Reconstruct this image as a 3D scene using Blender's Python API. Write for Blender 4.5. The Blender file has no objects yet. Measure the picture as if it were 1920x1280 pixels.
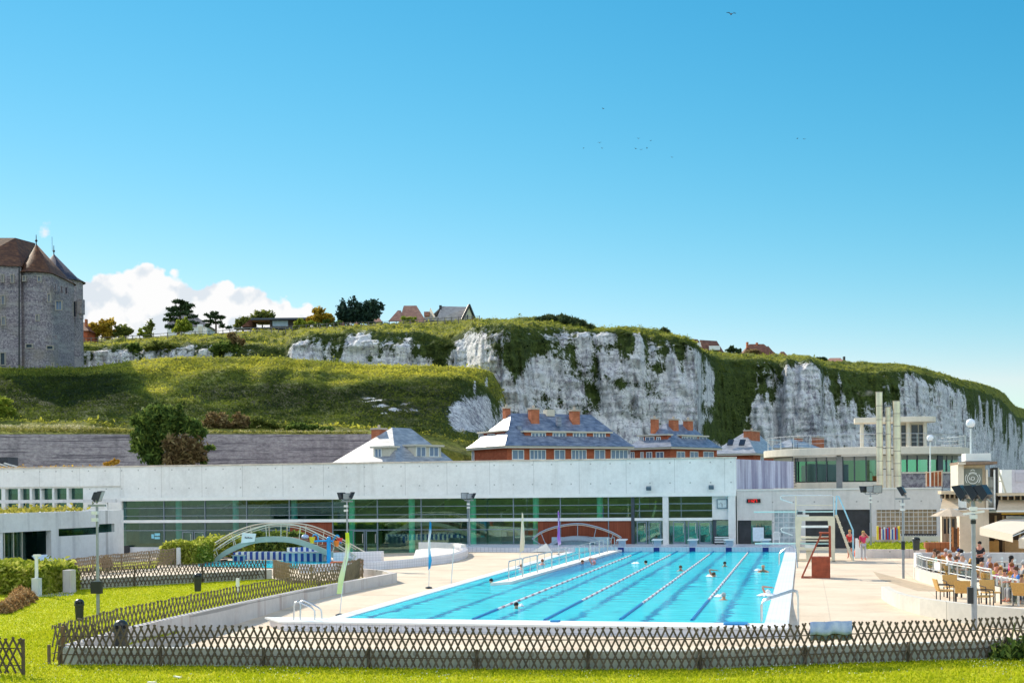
import bpy, bmesh, math, random
import numpy as np
from mathutils import Vector, Matrix, noise as mnoise
random.seed(7); rng = np.random.default_rng(7)
scene = bpy.context.scene
COL = scene.collection
# ---------------------------------------------------------------- camera model (world: X along the hall, Y along the pool lanes)
F=2450.; ROLL=.010; AZ=math.atan(547/2450.); CX,CY=960,915.5; H=4.43
cA,sA,cR,sR=math.cos(AZ),math.sin(AZ),math.cos(ROLL),math.sin(ROLL)
def ray(px,py):
    a=px-CX; b=CY-py
    u=(a*cR+b*sR)/F; v=(-a*sR+b*cR)/F
    return Vector((cA*u-sA, sA*u+cA, v))
def G(px,py,z=0.):                       # ground point seen at that pixel
    d=ray(px,py); t=(z-H)/d.z; return Vector((d.x*t,d.y*t,z))
def P(px,py,Y):                          # point on the plane y=Y
    d=ray(px,py); t=Y/d.y; return Vector((d.x*t,Y,H+d.z*t))
def D(px,py,dep):                        # point at a given distance
    d=ray(px,py); return Vector((d.x*dep,d.y*dep,H+d.z*dep))
def RP(px,py,p0,n):                      # point on a plane
    d=ray(px,py); o=Vector((0,0,H)); t=(Vector(p0)-o).dot(n)/d.dot(n); return o+d*t
R0=Vector((cA,sA,0)); U0=Vector((0,0,1)); FW=Vector((-sA,cA,0))
cam=bpy.data.cameras.new('camera'); co=bpy.data.objects.new('camera',cam); COL.objects.link(co)
cam.sensor_width=36; cam.lens=F/1920*36; cam.clip_end=9000; cam.clip_start=.1
cam.shift_x=0; cam.shift_y=(CY-640)/1920
Rv=R0*cR-U0*sR; Uv=R0*sR+U0*cR
m=Matrix((Rv,Uv,-FW)).transposed().to_4x4(); m.translation=Vector((0,0,H)); co.matrix_world=m
scene.camera=co
# ---------------------------------------------------------------- light
SAZ=math.radians(53); SEL=math.radians(33)
w=bpy.data.worlds.new('World'); scene.world=w; w.use_nodes=True
nt=w.node_tree; nt.nodes.clear()
sky=nt.nodes.new('ShaderNodeTexSky'); sky.sky_type='NISHITA'; sky.sun_disc=False
sky.sun_elevation=SEL; sky.sun_rotation=-SAZ; sky.air_density=1.0; sky.dust_density=0.; sky.ozone_density=4.0; sky.altitude=0

def wn(t,**k):
    o=nt.nodes.new(t)
    for x,y in k.items(): setattr(o,x,y)
    return o
def wm(op,a,b=0.,c=0.):
    x=wn('ShaderNodeMath',operation=op)
    for i,v in enumerate((a,b,c)):
        if isinstance(v,bpy.types.NodeSocket): nt.links.new(v,x.inputs[i])
        else: x.inputs[i].default_value=v
    return x.outputs[0]
sp=wn('ShaderNodeSeparateColor'); nt.links.new(sky.outputs[0],sp.inputs[0])
cc=wn('ShaderNodeCombineColor')
for i,(kk,pp,mxv) in enumerate(((.15,2.35,5.),(.97,1.0,14.),(1.57,.70,14.))):
    nt.links.new(wm('MINIMUM',wm('MULTIPLY',wm('POWER',sp.outputs[i],pp),kk),mxv),cc.inputs[i])
# a bank of cumulus low over the land: top edge by compass bearing, billows by noise over the sky direction
tc=wn('ShaderNodeTexCoord'); dirv=tc.outputs['Generated']
def wdot(v):
    d=wn('ShaderNodeVectorMath',operation='DOT_PRODUCT'); nt.links.new(dirv,d.inputs[0]); d.inputs[1].default_value=v; return d.outputs['Value']
fw=wdot(tuple(FW)); fwc=wm('MAXIMUM',fw,.05); cu=wm('DIVIDE',wdot(tuple(R0)),fwc); cv=wm('DIVIDE',wdot((0,0,1)),fwc)
def wnoise(sc,det,off=(0,0,0),ro=.55):
    mp=wn('ShaderNodeMapping'); nt.links.new(dirv,mp.inputs[0]); mp.inputs['Location'].default_value=off
    n=wn('ShaderNodeTexNoise'); nt.links.new(mp.outputs[0],n.inputs[0]); n.inputs['Scale'].default_value=sc; n.inputs['Detail'].default_value=det; n.inputs['Roughness'].default_value=ro
    return n.outputs['Fac']
def wbillow(sc,off=(0,0,0)):
    mp=wn('ShaderNodeMapping'); nt.links.new(dirv,mp.inputs[0]); mp.inputs['Location'].default_value=off
    n=wn('ShaderNodeTexVoronoi',feature='F1'); nt.links.new(mp.outputs[0],n.inputs['Vector']); n.inputs['Scale'].default_value=sc; n.inputs['Detail'].default_value=2; n.inputs['Roughness'].default_value=.5
    return n.outputs['Distance']
prof=[(-60,600),(20,560),(60,545),(100,510),(140,494),(170,496),(205,492),(228,476),(255,470),(285,468),(315,486),(345,498),(375,504),(400,516),(430,508),(460,520),(490,514),(515,525),(542,530),(552,550),(582,554),(598,575),(612,640)]
fc=wn('ShaderNodeFloatCurve'); cvm=fc.mapping.curves[0]
um=lambda px:((px-CX)/F+.45)/.4; vm=lambda py:(CY-py)/F/.2
for p_ in prof[1:-1]: cvm.points.new(um(p_[0]),vm(p_[1]))
cvm.points[0].location=(0,0)
cvm.points[-1].location=(1,0); cvm.points.new(um(612),vm(690)); cvm.points.new(um(-300),vm(640))
for q_ in cvm.points: q_.handle_type='VECTOR'
fc.mapping.update()
nt.links.new(wm('MULTIPLY',wm('ADD',cu,.45),2.5),fc.inputs[1])
top=wm('MULTIPLY',fc.outputs[0],.2)
edge=wm('ADD',wm('MULTIPLY',wm('SUBTRACT',wnoise(70,8),.5),.016),wm('MULTIPLY',wm('SUBTRACT',.35,wbillow(60)),.012))
dd_=wm('SUBTRACT',wm('ADD',top,edge),cv)
cmask=wm('MINIMUM',wm('MAXIMUM',wm('DIVIDE',dd_,.0035),0),1)
cmask=wm('MULTIPLY',cmask,wm('GREATER_THAN',fw,.3))
# small wisp
wx=wm('MULTIPLY',wm('SUBTRACT',cu,(87-CX)/F),1/.0050); wy=wm('MULTIPLY',wm('SUBTRACT',cv,(CY-421)/F),1/.0065)
wr=wm('SUBTRACT',1.05,wm('SQRT',wm('ADD',wm('MULTIPLY',wx,wx),wm('MULTIPLY',wy,wy))))
wr=wm('MINIMUM',wm('MAXIMUM',wm('ADD',wr,wm('MULTIPLY',wm('SUBTRACT',wnoise(130,5,(3,1,0)),.55),3.2)),0),.8)
cmask=wm('MAXIMUM',cmask,wr)
# billow light: nearer the sunny upper side brighter, folds a cool grey
f1=wnoise(26,6); f2=wnoise(26,6,(.010,-.003,-.012)); b1=wbillow(38); b2=wbillow(38,(.006,0,-.008))
lit=wm('ADD',wm('MULTIPLY',wm('SUBTRACT',f1,f2),1.6),wm('MULTIPLY',wm('SUBTRACT',b2,b1),.7))
depth=wm('MINIMUM',wm('MULTIPLY',wm('MAXIMUM',dd_,0),14.),1.)
lum=wm('ADD',wm('SUBTRACT',1.07,wm('MULTIPLY',depth,.20)),wm('MULTIPLY',lit,.95))
lum=wm('MINIMUM',wm('MAXIMUM',lum,.80),1.12)
cr=wn('ShaderNodeValToRGB'); nt.links.new(wm('MULTIPLY',wm('SUBTRACT',lum,.6),2.),cr.inputs[0])
cr.color_ramp.elements[0].color=(.56,.68,.80,1); cr.color_ramp.elements[1].color=(1,1,1,1); cr.color_ramp.elements[1].position=.85
cs=wn('ShaderNodeVectorMath',operation='SCALE'); nt.links.new(cr.outputs[0],cs.inputs[0]); cs.inputs[3].default_value=6.9
w.cycles.sampling_method='MANUAL'; w.cycles.sample_map_resolution=256
bg=wn('ShaderNodeBackground'); bg.inputs[1].default_value=.075; bgc=wn('ShaderNodeBackground'); bgc.inputs[1].default_value=.073
nt.links.new(cc.outputs[0],bg.inputs[0]); nt.links.new(cs.outputs[0],bgc.inputs[0])
def wmixs(f,a,b):
    x=wn('ShaderNodeMixShader'); nt.links.new(f,x.inputs[0]); nt.links.new(a.outputs[0],x.inputs[1]); nt.links.new(b.outputs[0],x.inputs[2]); return x
inner=wmixs(cmask,bg,bgc)
zone=wm('MULTIPLY',wm('GREATER_THAN',fw,.3),wm('MULTIPLY',wm('LESS_THAN',cu,(640-CX)/F),wm('MULTIPLY',wm('GREATER_THAN',cv,0.),wm('LESS_THAN',cv,(CY-380)/F))))
zone=wm('MULTIPLY',zone,wm('GREATER_THAN',cu,-.7))
# broken bright cumulus added unseen behind the viewer, to fill the shade
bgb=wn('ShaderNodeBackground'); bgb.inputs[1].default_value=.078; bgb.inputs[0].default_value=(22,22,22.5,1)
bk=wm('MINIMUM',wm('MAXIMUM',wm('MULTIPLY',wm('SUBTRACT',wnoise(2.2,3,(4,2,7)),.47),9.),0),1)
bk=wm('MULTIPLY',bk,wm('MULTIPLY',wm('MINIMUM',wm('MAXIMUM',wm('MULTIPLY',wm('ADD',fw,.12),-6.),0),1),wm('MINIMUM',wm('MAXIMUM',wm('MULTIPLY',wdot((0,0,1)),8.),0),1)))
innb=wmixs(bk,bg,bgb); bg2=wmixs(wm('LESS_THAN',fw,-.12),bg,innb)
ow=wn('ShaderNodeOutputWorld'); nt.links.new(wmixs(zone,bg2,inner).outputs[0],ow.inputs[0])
sl=bpy.data.lights.new('sun','SUN'); sl.energy=3.35; sl.angle=math.radians(.5); sl.color=(1,.905,.74)
so=bpy.data.objects.new('sun',sl); COL.objects.link(so)
SUN=Vector((-math.sin(SAZ)*math.cos(SEL),math.cos(SAZ)*math.cos(SEL),math.sin(SEL)))
so.rotation_euler=SUN.to_track_quat('Z','Y').to_euler(); so.location=(-40,30,60)
vs=scene.view_settings; scene.display_settings.display_device='sRGB'
vs.view_transform='Standard'; vs.look='None'; vs.gamma=1; vs.exposure=.97
scene.cycles.max_bounces=6; scene.cycles.transparent_max_bounces=24
scene.cycles.use_denoising=True
# ---------------------------------------------------------------- materials
def srgb(r,g,b):
    f=lambda c:(c/255/12.92 if c/255<=.04045 else ((c/255+.055)/1.055)**2.4)
    return (f(r),f(g),f(b),1)
class NT:
    def __init__(s,name):
        s.m=bpy.data.materials.new(name); s.m.use_nodes=True; s.t=s.m.node_tree; s.t.nodes.clear()
        s.out=s.n('ShaderNodeOutputMaterial')
    def n(s,t,**k):
        o=s.t.nodes.new(t)
        for a,b in k.items(): setattr(o,a,b)
        return o
    def l(s,a,b): s.t.links.new(a,b)
    def noise(s,vec,scale,detail=5,rough=.6,dist=0):
        o=s.n('ShaderNodeTexNoise'); o.inputs['Scale'].default_value=scale; o.inputs['Detail'].default_value=detail
        o.inputs['Roughness'].default_value=rough; o.inputs['Distortion'].default_value=dist
        if vec is not None: s.l(vec,o.inputs['Vector'])
        return o.outputs['Fac']
    def obj(s,scale=(1,1,1)):
        o=s.n('ShaderNodeTexCoord').outputs['Object']
        if scale!=(1,1,1):
            mp=s.n('ShaderNodeMapping'); mp.inputs['Scale'].default_value=scale; s.l(o,mp.inputs[0]); o=mp.outputs[0]
        return o
    def pos(s,scale=(1,1,1)):
        o=s.n('ShaderNodeNewGeometry').outputs['Position']
        if scale!=(1,1,1):
            mp=s.n('ShaderNodeMapping'); mp.inputs['Scale'].default_value=scale; s.l(o,mp.inputs[0]); o=mp.outputs[0]
        return o
    def ramp(s,fac,stops):
        r=s.n('ShaderNodeValToRGB'); e=r.color_ramp.elements
        while len(e)<len(stops): e.new(.5)
        for i,(p,c) in enumerate(stops):
            e[i].position=p; e[i].color=c if len(c)==4 else (*c,1)
        s.l(fac,r.inputs[0]); return r.outputs[0]
    def mix(s,fac,a,b,mode='MIX'):
        x=s.n('ShaderNodeMix',data_type='RGBA',blend_type=mode)
        for i,v in ((0,fac),(6,a),(7,b)):
            if hasattr(v,'is_output') or isinstance(v,bpy.types.NodeSocket): s.l(v,x.inputs[i])
            else: x.inputs[i].default_value=v if i==0 or len(v)==4 else (*v,1)
        return x.outputs[2]
    def math(s,op,a,b=0.,c=0.):
        x=s.n('ShaderNodeMath',operation=op)
        for i,v in enumerate((a,b,c)):
            if isinstance(v,bpy.types.NodeSocket): s.l(v,x.inputs[i])
            else: x.inputs[i].default_value=v
        return x.outputs[0]
    def attr(s,name):
        return s.n('ShaderNodeAttribute',attribute_name=name)
    def bump(s,h,strength=.3,dist=.05):
        b=s.n('ShaderNodeBump'); b.inputs['Strength'].default_value=strength; b.inputs['Distance'].default_value=dist
        s.l(h,b.inputs['Height']); return b.outputs[0]
    def bsdf(s,color,rough=.7,metal=0.,normal=None,spec=.4,coat=0):
        p=s.n('ShaderNodeBsdfPrincipled')
        if isinstance(color,bpy.types.NodeSocket): s.l(color,p.inputs['Base Color'])
        else: p.inputs['Base Color'].default_value=color if len(color)==4 else (*color,1)
        if isinstance(rough,bpy.types.NodeSocket): s.l(rough,p.inputs['Roughness'])
        else: p.inputs['Roughness'].default_value=rough
        p.inputs['Metallic'].default_value=metal; p.inputs['Specular IOR Level'].default_value=spec
        if normal is not None: s.l(normal,p.inputs['Normal'])
        return p
    def done(s,sh): s.l(sh.outputs[0] if hasattr(sh,'outputs') else sh,s.out.inputs[0]); return s.m
_MC={}
def PM(name,c,rough=.6,metal=0.,var=.12,scale=6.,bump=.0,spec=.4):
    """plain material with a little uneven wear"""
    if name in _MC: return _MC[name]
    t=NT(name); c=tuple(c[:3])
    f=t.noise(t.obj(),scale,6,.65)
    col=t.ramp(f,[(.3,tuple(x*(1-var) for x in c)),(.7,tuple(min(1,x*(1+var)) for x in c))])
    nrm=t.bump(t.noise(t.obj(),scale*5,3),bump,.02) if bump else None
    r=t.math('MULTIPLY_ADD',f,.2,rough-.1)
    _MC[name]=t.done(t.bsdf(col,r,metal,nrm,spec)); return _MC[name]
# ---------------------------------------------------------------- mesh builder
class MB:
    def __init__(s): s.v=[]; s.f=[]
    def add(s,vs,fs):
        o=len(s.v); s.v+= [tuple(p) for p in vs]; s.f+=[tuple(i+o for i in f) for f in fs]; return s
    def box(s,a,b):
        x0,x1=sorted((a[0],b[0])); y0,y1=sorted((a[1],b[1])); z0,z1=sorted((a[2],b[2]))
        return s.add([(x0,y0,z0),(x1,y0,z0),(x1,y1,z0),(x0,y1,z0),(x0,y0,z1),(x1,y0,z1),(x1,y1,z1),(x0,y1,z1)],
            [(0,3,2,1),(4,5,6,7),(0,1,5,4),(1,2,6,5),(2,3,7,6),(3,0,4,7)])
    def hexa(s,b,t):       # bottom ring, top ring
        n=len(b); return s.add(list(b)+list(t),[tuple(range(n-1,-1,-1)),tuple(range(n,2*n))]+[(i,(i+1)%n,n+(i+1)%n,n+i) for i in range(n)])
    def prism(s,poly,z0,z1):
        a=sum(poly[i][0]*poly[(i+1)%len(poly)][1]-poly[(i+1)%len(poly)][0]*poly[i][1] for i in range(len(poly)))
        if a<0: poly=poly[::-1]
        return s.hexa([(p[0],p[1],z0) for p in poly],[(p[0],p[1],z1) for p in poly])
    def obox(s,o,ax,ay,az,sx,sy,sz):   # oriented box from a corner frame: centre o
        o=Vector(o); ax=Vector(ax)*sx/2; ay=Vector(ay)*sy/2; az=Vector(az)*sz/2
        b=[o-ax-ay-az,o+ax-ay-az,o+ax+ay-az,o-ax+ay-az]; return s.hexa(b,[p+az*2 for p in b])
    def cyl(s,p0,p1,r0,r1=None,n=10,cap=True):
        r1=r0 if r1 is None else r1; p0=Vector(p0);p1=Vector(p1); d=(p1-p0).normalized()
        a=d.orthogonal().normalized(); b=d.cross(a)
        ring=lambda p,r:[p+(a*math.cos(2*math.pi*i/n)+b*math.sin(2*math.pi*i/n))*r for i in range(n)]
        vs=ring(p0,r0)+ring(p1,r1); fs=[(i,(i+1)%n,n+(i+1)%n,n+i) for i in range(n)]
        if cap: fs+=[tuple(range(n-1,-1,-1)),tuple(range(n,2*n))]
        return s.add(vs,fs)
    def tube(s,pts,r,n=8):
        pts=[Vector(p) for p in pts]; rs=r if isinstance(r,(list,tuple)) else [r]*len(pts); vs=[]; ref=None
        for i,p in enumerate(pts):
            d=(pts[min(i+1,len(pts)-1)]-pts[max(i-1,0)]).normalized()
            if ref is None: ref=d.orthogonal().normalized()
            a=(ref-d*ref.dot(d)).normalized(); b=d.cross(a); ref=a
            vs+=[p+(a*math.cos(2*math.pi*k/n)+b*math.sin(2*math.pi*k/n))*rs[i] for k in range(n)]
        fs=[(i*n+k,i*n+(k+1)%n,(i+1)*n+(k+1)%n,(i+1)*n+k) for i in range(len(pts)-1) for k in range(n)]
        fs+=[tuple(range(n-1,-1,-1)),tuple(range((len(pts)-1)*n,len(pts)*n))]
        return s.add(vs,fs)
    def bar(s,p0,p1,w,h,up=(0,0,1)):
        p0=Vector(p0);p1=Vector(p1); d=(p1-p0); L=d.length; d/=L
        up=Vector(up); a=d.cross(up)
        a=a.normalized() if a.length>1e-4 else d.orthogonal().normalized()
        u=a.cross(d); return s.obox((p0+p1)/2,a,d,u,w,L,h)
    def lathe(s,c,prof,n=20,a0=0,a1=2*math.pi):
        c=Vector(c); full=abs(a1-a0-2*math.pi)<1e-6; m=n if full else n+1
        vs=[c+Vector((r*math.cos(a0+(a1-a0)*k/n),r*math.sin(a0+(a1-a0)*k/n),z)) for r,z in prof for k in range(m)]
        fs=[(i*m+k,i*m+(k+1)%m,(i+1)*m+(k+1)%m,(i+1)*m+k) for i in range(len(prof)-1) for k in range(n)]
        return s.add(vs,fs)
    def ball(s,c,r,n=10,sz=(1,1,1)):
        m=max(4,n//2); return s.lathe_s(c,r,n,m,sz)
    def lathe_s(s,c,r,n,m,sz):
        c=Vector(c); vs=[c+Vector((0,0,-r*sz[2]))]
        for j in range(1,m):
            t=-math.pi/2+math.pi*j/m
            vs+=[c+Vector((r*math.cos(t)*math.cos(2*math.pi*k/n)*sz[0],r*math.cos(t)*math.sin(2*math.pi*k/n)*sz[1],r*math.sin(t)*sz[2])) for k in range(n)]
        vs.append(c+Vector((0,0,r*sz[2]))); T=len(vs)-1
        fs=[(0,1+(k+1)%n,1+k) for k in range(n)]+[(T,T-n+k,T-n+(k+1)%n) for k in range(n)]
        fs+=[(1+j*n+k,1+j*n+(k+1)%n,1+(j+1)*n+(k+1)%n,1+(j+1)*n+k) for j in range(m-2) for k in range(n)]
        return s.add(vs,fs)
    def quad(s,a,b,c,d): return s.add([a,b,c,d],[(0,1,2,3)])
    def strip(s,A,B): # ribbon between two polylines
        n=len(A); return s.add(list(A)+list(B),[(i,i+1,n+i+1,n+i) for i in range(n-1)])
    def wall(s,line,z0,z1,th):   # thick wall along an xy polyline
        L,Rr=offset(line,th/2),offset(line,-th/2); n=len(line)
        g=lambda z,i:(z[i] if isinstance(z,(list,tuple)) else z)
        vs=[]
        for i in range(n):
            vs+=[(*L[i],g(z0,i)),(*Rr[i],g(z0,i)),(*Rr[i],g(z1,i)),(*L[i],g(z1,i))]
        fs=[(0,1,2,3),(4*n-4,4*n-1,4*n-2,4*n-3)]
        for i in range(n-1):
            a=4*i;b=a+4
            fs+=[(a,a+3,b+3,b),(a+1,b+1,b+2,a+2),(a+3,a+2,b+2,b+3),(a,b,b+1,a+1)]
        return s.add(vs,fs)
    def build(s,name,mat,parent=None,smooth=False,bevel=0,loc=None):
        me=bpy.data.meshes.new(name); off=Vector((0,0,0)); q=parent
        while q is not None: off+=q.location; q=q.parent
        L=Vector(loc) if loc is not None else Vector((0,0,0))
        me.from_pydata([tuple(Vector(p)-off-L) for p in s.v],[],s.f)
        for m in (mat if isinstance(mat,(list,tuple)) else [mat]): me.materials.append(m)
        if smooth:
            me.polygons.foreach_set('use_smooth',[True]*len(me.polygons))
            try: me.set_sharp_from_angle(angle=math.radians(40))
            except Exception: pass
        me.update(); o=bpy.data.objects.new(name,me); COL.objects.link(o)
        if parent is not None: o.parent=parent
        o.location=L
        if bevel:
            bv=o.modifiers.new('bevel','BEVEL'); bv.width=bevel; bv.segments=1; bv.limit_method='ANGLE'
        return o
def offset(line,d):
    out=[];n=len(line)
    for i in range(n):
        a=Vector(line[max(i-1,0)][:2]); b=Vector(line[min(i+1,n-1)][:2]); t=(b-a).normalized()
        out.append((line[i][0]-t.y*d,line[i][1]+t.x*d))
    return out
def tag(o,label=None,cat=None,group=None,kind=None):
    if label: o['label']=label
    if cat: o['category']=cat
    if group: o['group']=group
    if kind: o['kind']=kind
    return o
def thing(name,loc,label,cat,group=None,rz=0):
    o=bpy.data.objects.new(name,None); COL.objects.link(o); o.location=Vector(loc); o.rotation_euler[2]=rz
    o.empty_display_size=.3
    return tag(o,label,cat,group)
_kids={}
def dup(root,loc,rz=0,label=None,group=None):
    if root.name not in _kids:
        ks={}
        for o in COL.objects:
            if o.parent: ks.setdefault(o.parent.name,[]).append(o)
        _kids[root.name]=ks
    ks=_kids[root.name]
    r=root.copy(); COL.objects.link(r); r.location=Vector(loc); r.rotation_euler=(0,0,rz)
    if label: r['label']=label
    if group: r['group']=group
    def rec(a,b):
        for ch in ks.get(a.name,[]):
            c=ch.copy(); COL.objects.link(c); c.parent=b; rec(ch,c)
    rec(root,r); return r
def npmesh(name,V,Fq,mat,parent=None,attrs=None,smooth=False):
    V=np.asarray(V,dtype=np.float32); Fq=np.asarray(Fq,dtype=np.int32); k=Fq.shape[1]
    me=bpy.data.meshes.new(name); me.vertices.add(len(V)); me.vertices.foreach_set('co',V.ravel())
    me.loops.add(Fq.size); me.loops.foreach_set('vertex_index',Fq.ravel())
    me.polygons.add(len(Fq)); me.polygons.foreach_set('loop_start',np.arange(0,Fq.size,k,dtype=np.int32))
    if smooth: me.polygons.foreach_set('use_smooth',np.ones(len(Fq),dtype=bool))
    me.materials.append(mat)
    for an,av in (attrs or {}).items():
        a=me.attributes.new(an,'FLOAT','POINT'); a.data.foreach_set('value',np.asarray(av,dtype=np.float32))
    me.update(calc_edges=True); me.validate()
    o=bpy.data.objects.new(name,me); COL.objects.link(o)
    if parent is not None: o.parent=parent
    return o
def leafcloud(name,pts,size,mat,parent=None,elong=1.5,up=0.,tri=False,rnd=None):
    """one small leaf face per point"""
    pts=np.asarray(pts,dtype=np.float32); n=len(pts)
    if parent is not None: pts=pts-np.array(parent.location,dtype=np.float32)
    a=rng.normal(size=(n,3)); a[:,2]+=up; a/=np.linalg.norm(a,axis=1)[:,None]
    b=rng.normal(size=(n,3)); b-=a*(a*b).sum(1)[:,None]; b/=np.linalg.norm(b,axis=1)[:,None]
    s=(np.asarray(size)*rng.uniform(.6,1.4,n))[:,None]
    A=a*s*elong*.5; B=b*s*.5
    V=np.stack([pts-A,pts+B*.9-A*.1,pts+A,pts-B*.9-A*.1],1).reshape(-1,3)
    Fq=np.arange(4*n).reshape(n,4)
    r=rng.random(n) if rnd is None else rnd
    return npmesh(name,V,Fq,mat,parent,{'rnd':np.repeat(r,4)})
def leafmat(name,c1,c2,c3=None,trans=.35,nscale=.35):
    if name in _MC: return _MC[name]
    t=NT(name); a=t.attr('rnd').outputs['Fac']; nz=t.noise(t.pos(),nscale,3)
    f=t.math('ADD',t.math('MULTIPLY',a,.5),t.math('MULTIPLY',nz,.6))
    col=t.ramp(f,[(.25,c1),(.55,c2),(.85,c3 or c2)])
    d=t.bsdf(col,.75,spec=.08); tr=t.n('ShaderNodeBsdfTranslucent'); t.l(col,tr.inputs[0])
    mx=t.n('ShaderNodeMixShader'); mx.inputs[0].default_value=trans
    t.l(d.outputs[0],mx.inputs[1]); t.l(tr.outputs[0],mx.inputs[2]); _MC[name]=t.done(mx); return _MC[name]
def fbm(p,oct=4,H_=.6):
    s=0;a=1
    for _ in range(oct): s+=a*mnoise.noise(p); p=p*2.03; a*=H_
    return s
def interp(xs,ys,x):
    return float(np.interp(x,xs,ys))
# ================================================================ terrain
def mat_ground_veg():
    """hill and cliff: chalk with flint bedding where 'chalk' is high, rough grass elsewhere"""
    t=NT('chalk_and_grass'); ps=t.pos(); ch=t.attr('chalk').outputs['Fac']; dry=t.attr('dry').outputs['Fac']
    n1=t.noise(ps,.55,6,.7); n2=t.noise(ps,2.2,5,.7); n3=t.noise(ps,.12,4,.6)
    # ragged boundary
    m=t.math('ADD',ch,t.math('MULTIPLY',t.math('SUBTRACT',n1,.5),1.9))
    m=t.math('ADD',m,t.math('MULTIPLY',t.math('SUBTRACT',n2,.5),.8))
    mask=t.math('MULTIPLY',t.math('SUBTRACT',m,.42),5.0); mask=t.n('ShaderNodeClamp') and t.math('MINIMUM',t.math('MAXIMUM',mask,0),1)
    # chalk colour: pale rock, thin flint beds, cracks, dark weathered patches
    bed=t.noise(t.pos((.10,.10,1.6)),1.0,5,.75); ver=t.noise(t.pos((.55,.55,.045)),1.0,6,.75)
    fine=t.noise(ps,1.5,9,.80); zone=t.noise(ps,.085,4,.6)
    c=t.ramp(t.noise(ps,.5,4,.6),[(.35,(.76,.755,.77)),(.65,(.94,.93,.91))])
    sx=t.n('ShaderNodeSeparateXYZ'); t.l(ps,sx.inputs[0])
    zz=t.math('ADD',t.math('MULTIPLY',sx.outputs[2],.72),t.math('MULTIPLY',t.noise(t.pos((.2,.2,.3)),1.,4,.65),2.6)); ln=t.math('ABSOLUTE',t.math('SUBTRACT',t.math('FRACT',zz),.5))
    lm=t.math('MULTIPLY',t.math('LESS_THAN',ln,.055),t.ramp(t.noise(ps,.7,4),[(.42,(0,0,0)),(.55,(1,1,1))])); c=t.mix(t.math('MULTIPLY',lm,.55),c,(.16,.15,.19))
    vo=t.n('ShaderNodeTexVoronoi',feature='DISTANCE_TO_EDGE'); t.l(t.pos((.42,.42,.30)),vo.inputs['Vector']); vo.inputs['Scale'].default_value=1.3
    c=t.mix(t.ramp(vo.outputs['Distance'],[(.0,(.6,.6,.6)),(.035,(0,0,0))]),c,(.20,.19,.23))
    wz=t.math('ADD',fine,t.math('MULTIPLY',t.math('SUBTRACT',zone,.5),-.55))
    c=t.mix(t.ramp(wz,[(.33,(.85,.85,.85)),(.45,(.30,.30,.30)),(.49,(0,0,0))]),c,(.13,.12,.16))
    c=t.mix(t.ramp(ver,[(.36,(.75,.75,.75)),(.46,(0,0,0))]),c,(.20,.18,.23))
    # grass colour; dry also paints sunlit crests pale and shaded steep faces dark
    g=t.ramp(n2,[(.25,(.06,.09,.02)),(.5,(.13,.18,.035)),(.75,(.24,.28,.055))])
    g2=t.ramp(n2,[(.25,(.16,.17,.03)),(.5,(.34,.34,.05)),(.75,(.48,.42,.11))])
    dm=t.math('ADD',dry,t.math('MULTIPLY',t.math('SUBTRACT',n3,.5),1.3)); dm=t.math('MINIMUM',t.math('MAXIMUM',dm,0),1)
    g=t.mix(dm,g,g2)
    dk=t.ramp(n1,[(.42,(1,1,1)),(.60,(0,0,0))]); g=t.mix(t.math('MULTIPLY',dk,.6),g,(.028,.040,.016)); g=t.mix(t.math('MINIMUM',t.math('MAXIMUM',t.math('MULTIPLY',dry,-3.),0),1),g,t.ramp(n2,[(.3,(.014,.022,.009)),(.55,(.032,.048,.016)),(.75,(.07,.09,.028))]))
    col=t.mix(mask,g,c)
    h=t.math('ADD',t.math('MULTIPLY',fine,1.0),t.math('ADD',t.math('MULTIPLY',bed,.6),t.math('MULTIPLY',n2,.8)))
    nr=t.bump(h,.9,.55)
    return t.done(t.bsdf(col,.92,normal=nr,spec=.15))
M_HILL=mat_ground_veg()
def sstep(x): x=max(0,min(1,x)); return x*x*(3-2*x)
def blot(px,py,L):
    s=0
    for (x,y,rx,ry,a) in L:
        d=((px-x)/rx)**2+((py-y)/ry)**2
        if d<2.2: s+=a*math.exp(-d*1.2)
    return s
def strip_mesh(name,cols,dpx,nsub,disp,chalkblots=(),drylitfun=None,drylitblots=()):
    """cols: {px: rows of (py,depth,chalk)}; rows are swept between columns"""
    xs=sorted(cols); R=len(cols[xs[0]])
    A=np.array([cols[x] for x in xs],dtype=float)      # cols,R,3
    X=np.arange(xs[0],xs[-1]+.1,dpx); ny=sum(nsub)+1
    V=[];CH=[];DR=[]
    for x in X:
        rows=[[np.interp(x,xs,A[:,r,k]) for k in range(3)] for r in range(R)]
        seq=[]
        for r in range(R-1):
            for j in range(nsub[r]):
                f=j/nsub[r]; seq.append([rows[r][k]*(1-f)+rows[r+1][k]*f for k in range(3)]+[r+f])
        seq.append(rows[-1]+[R-1])
        for py,dep,ch,rr in seq:
            p=D(x,py,dep); a,dz,dd=disp(p,x,py,ch,rr)
            dirn=Vector((ray(x,py).x,ray(x,py).y,0)).normalized()
            p=p-dirn*a+Vector((0,0,dz)); V.append(p); CH.append(ch+blot(x,py,chalkblots)+dd)
            DR.append((drylitfun(x,py,rr) if drylitfun else .2)+blot(x,py,drylitblots))
    nx=len(X); V=np.array([tuple(v) for v in V]); idx=np.arange(nx*ny).reshape(nx,ny)
    Fq=np.stack([idx[:-1,:-1].ravel(),idx[1:,:-1].ravel(),idx[1:,1:].ravel(),idx[:-1,1:].ravel()],1)
    o=npmesh(name,V,Fq,M_HILL,None,{'chalk':CH,'dry':DR},smooth=True); o['kind']='structure'
    return o,V.reshape(nx,ny,3),np.array(CH).reshape(nx,ny),np.array(DR).reshape(nx,ny)
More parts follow.
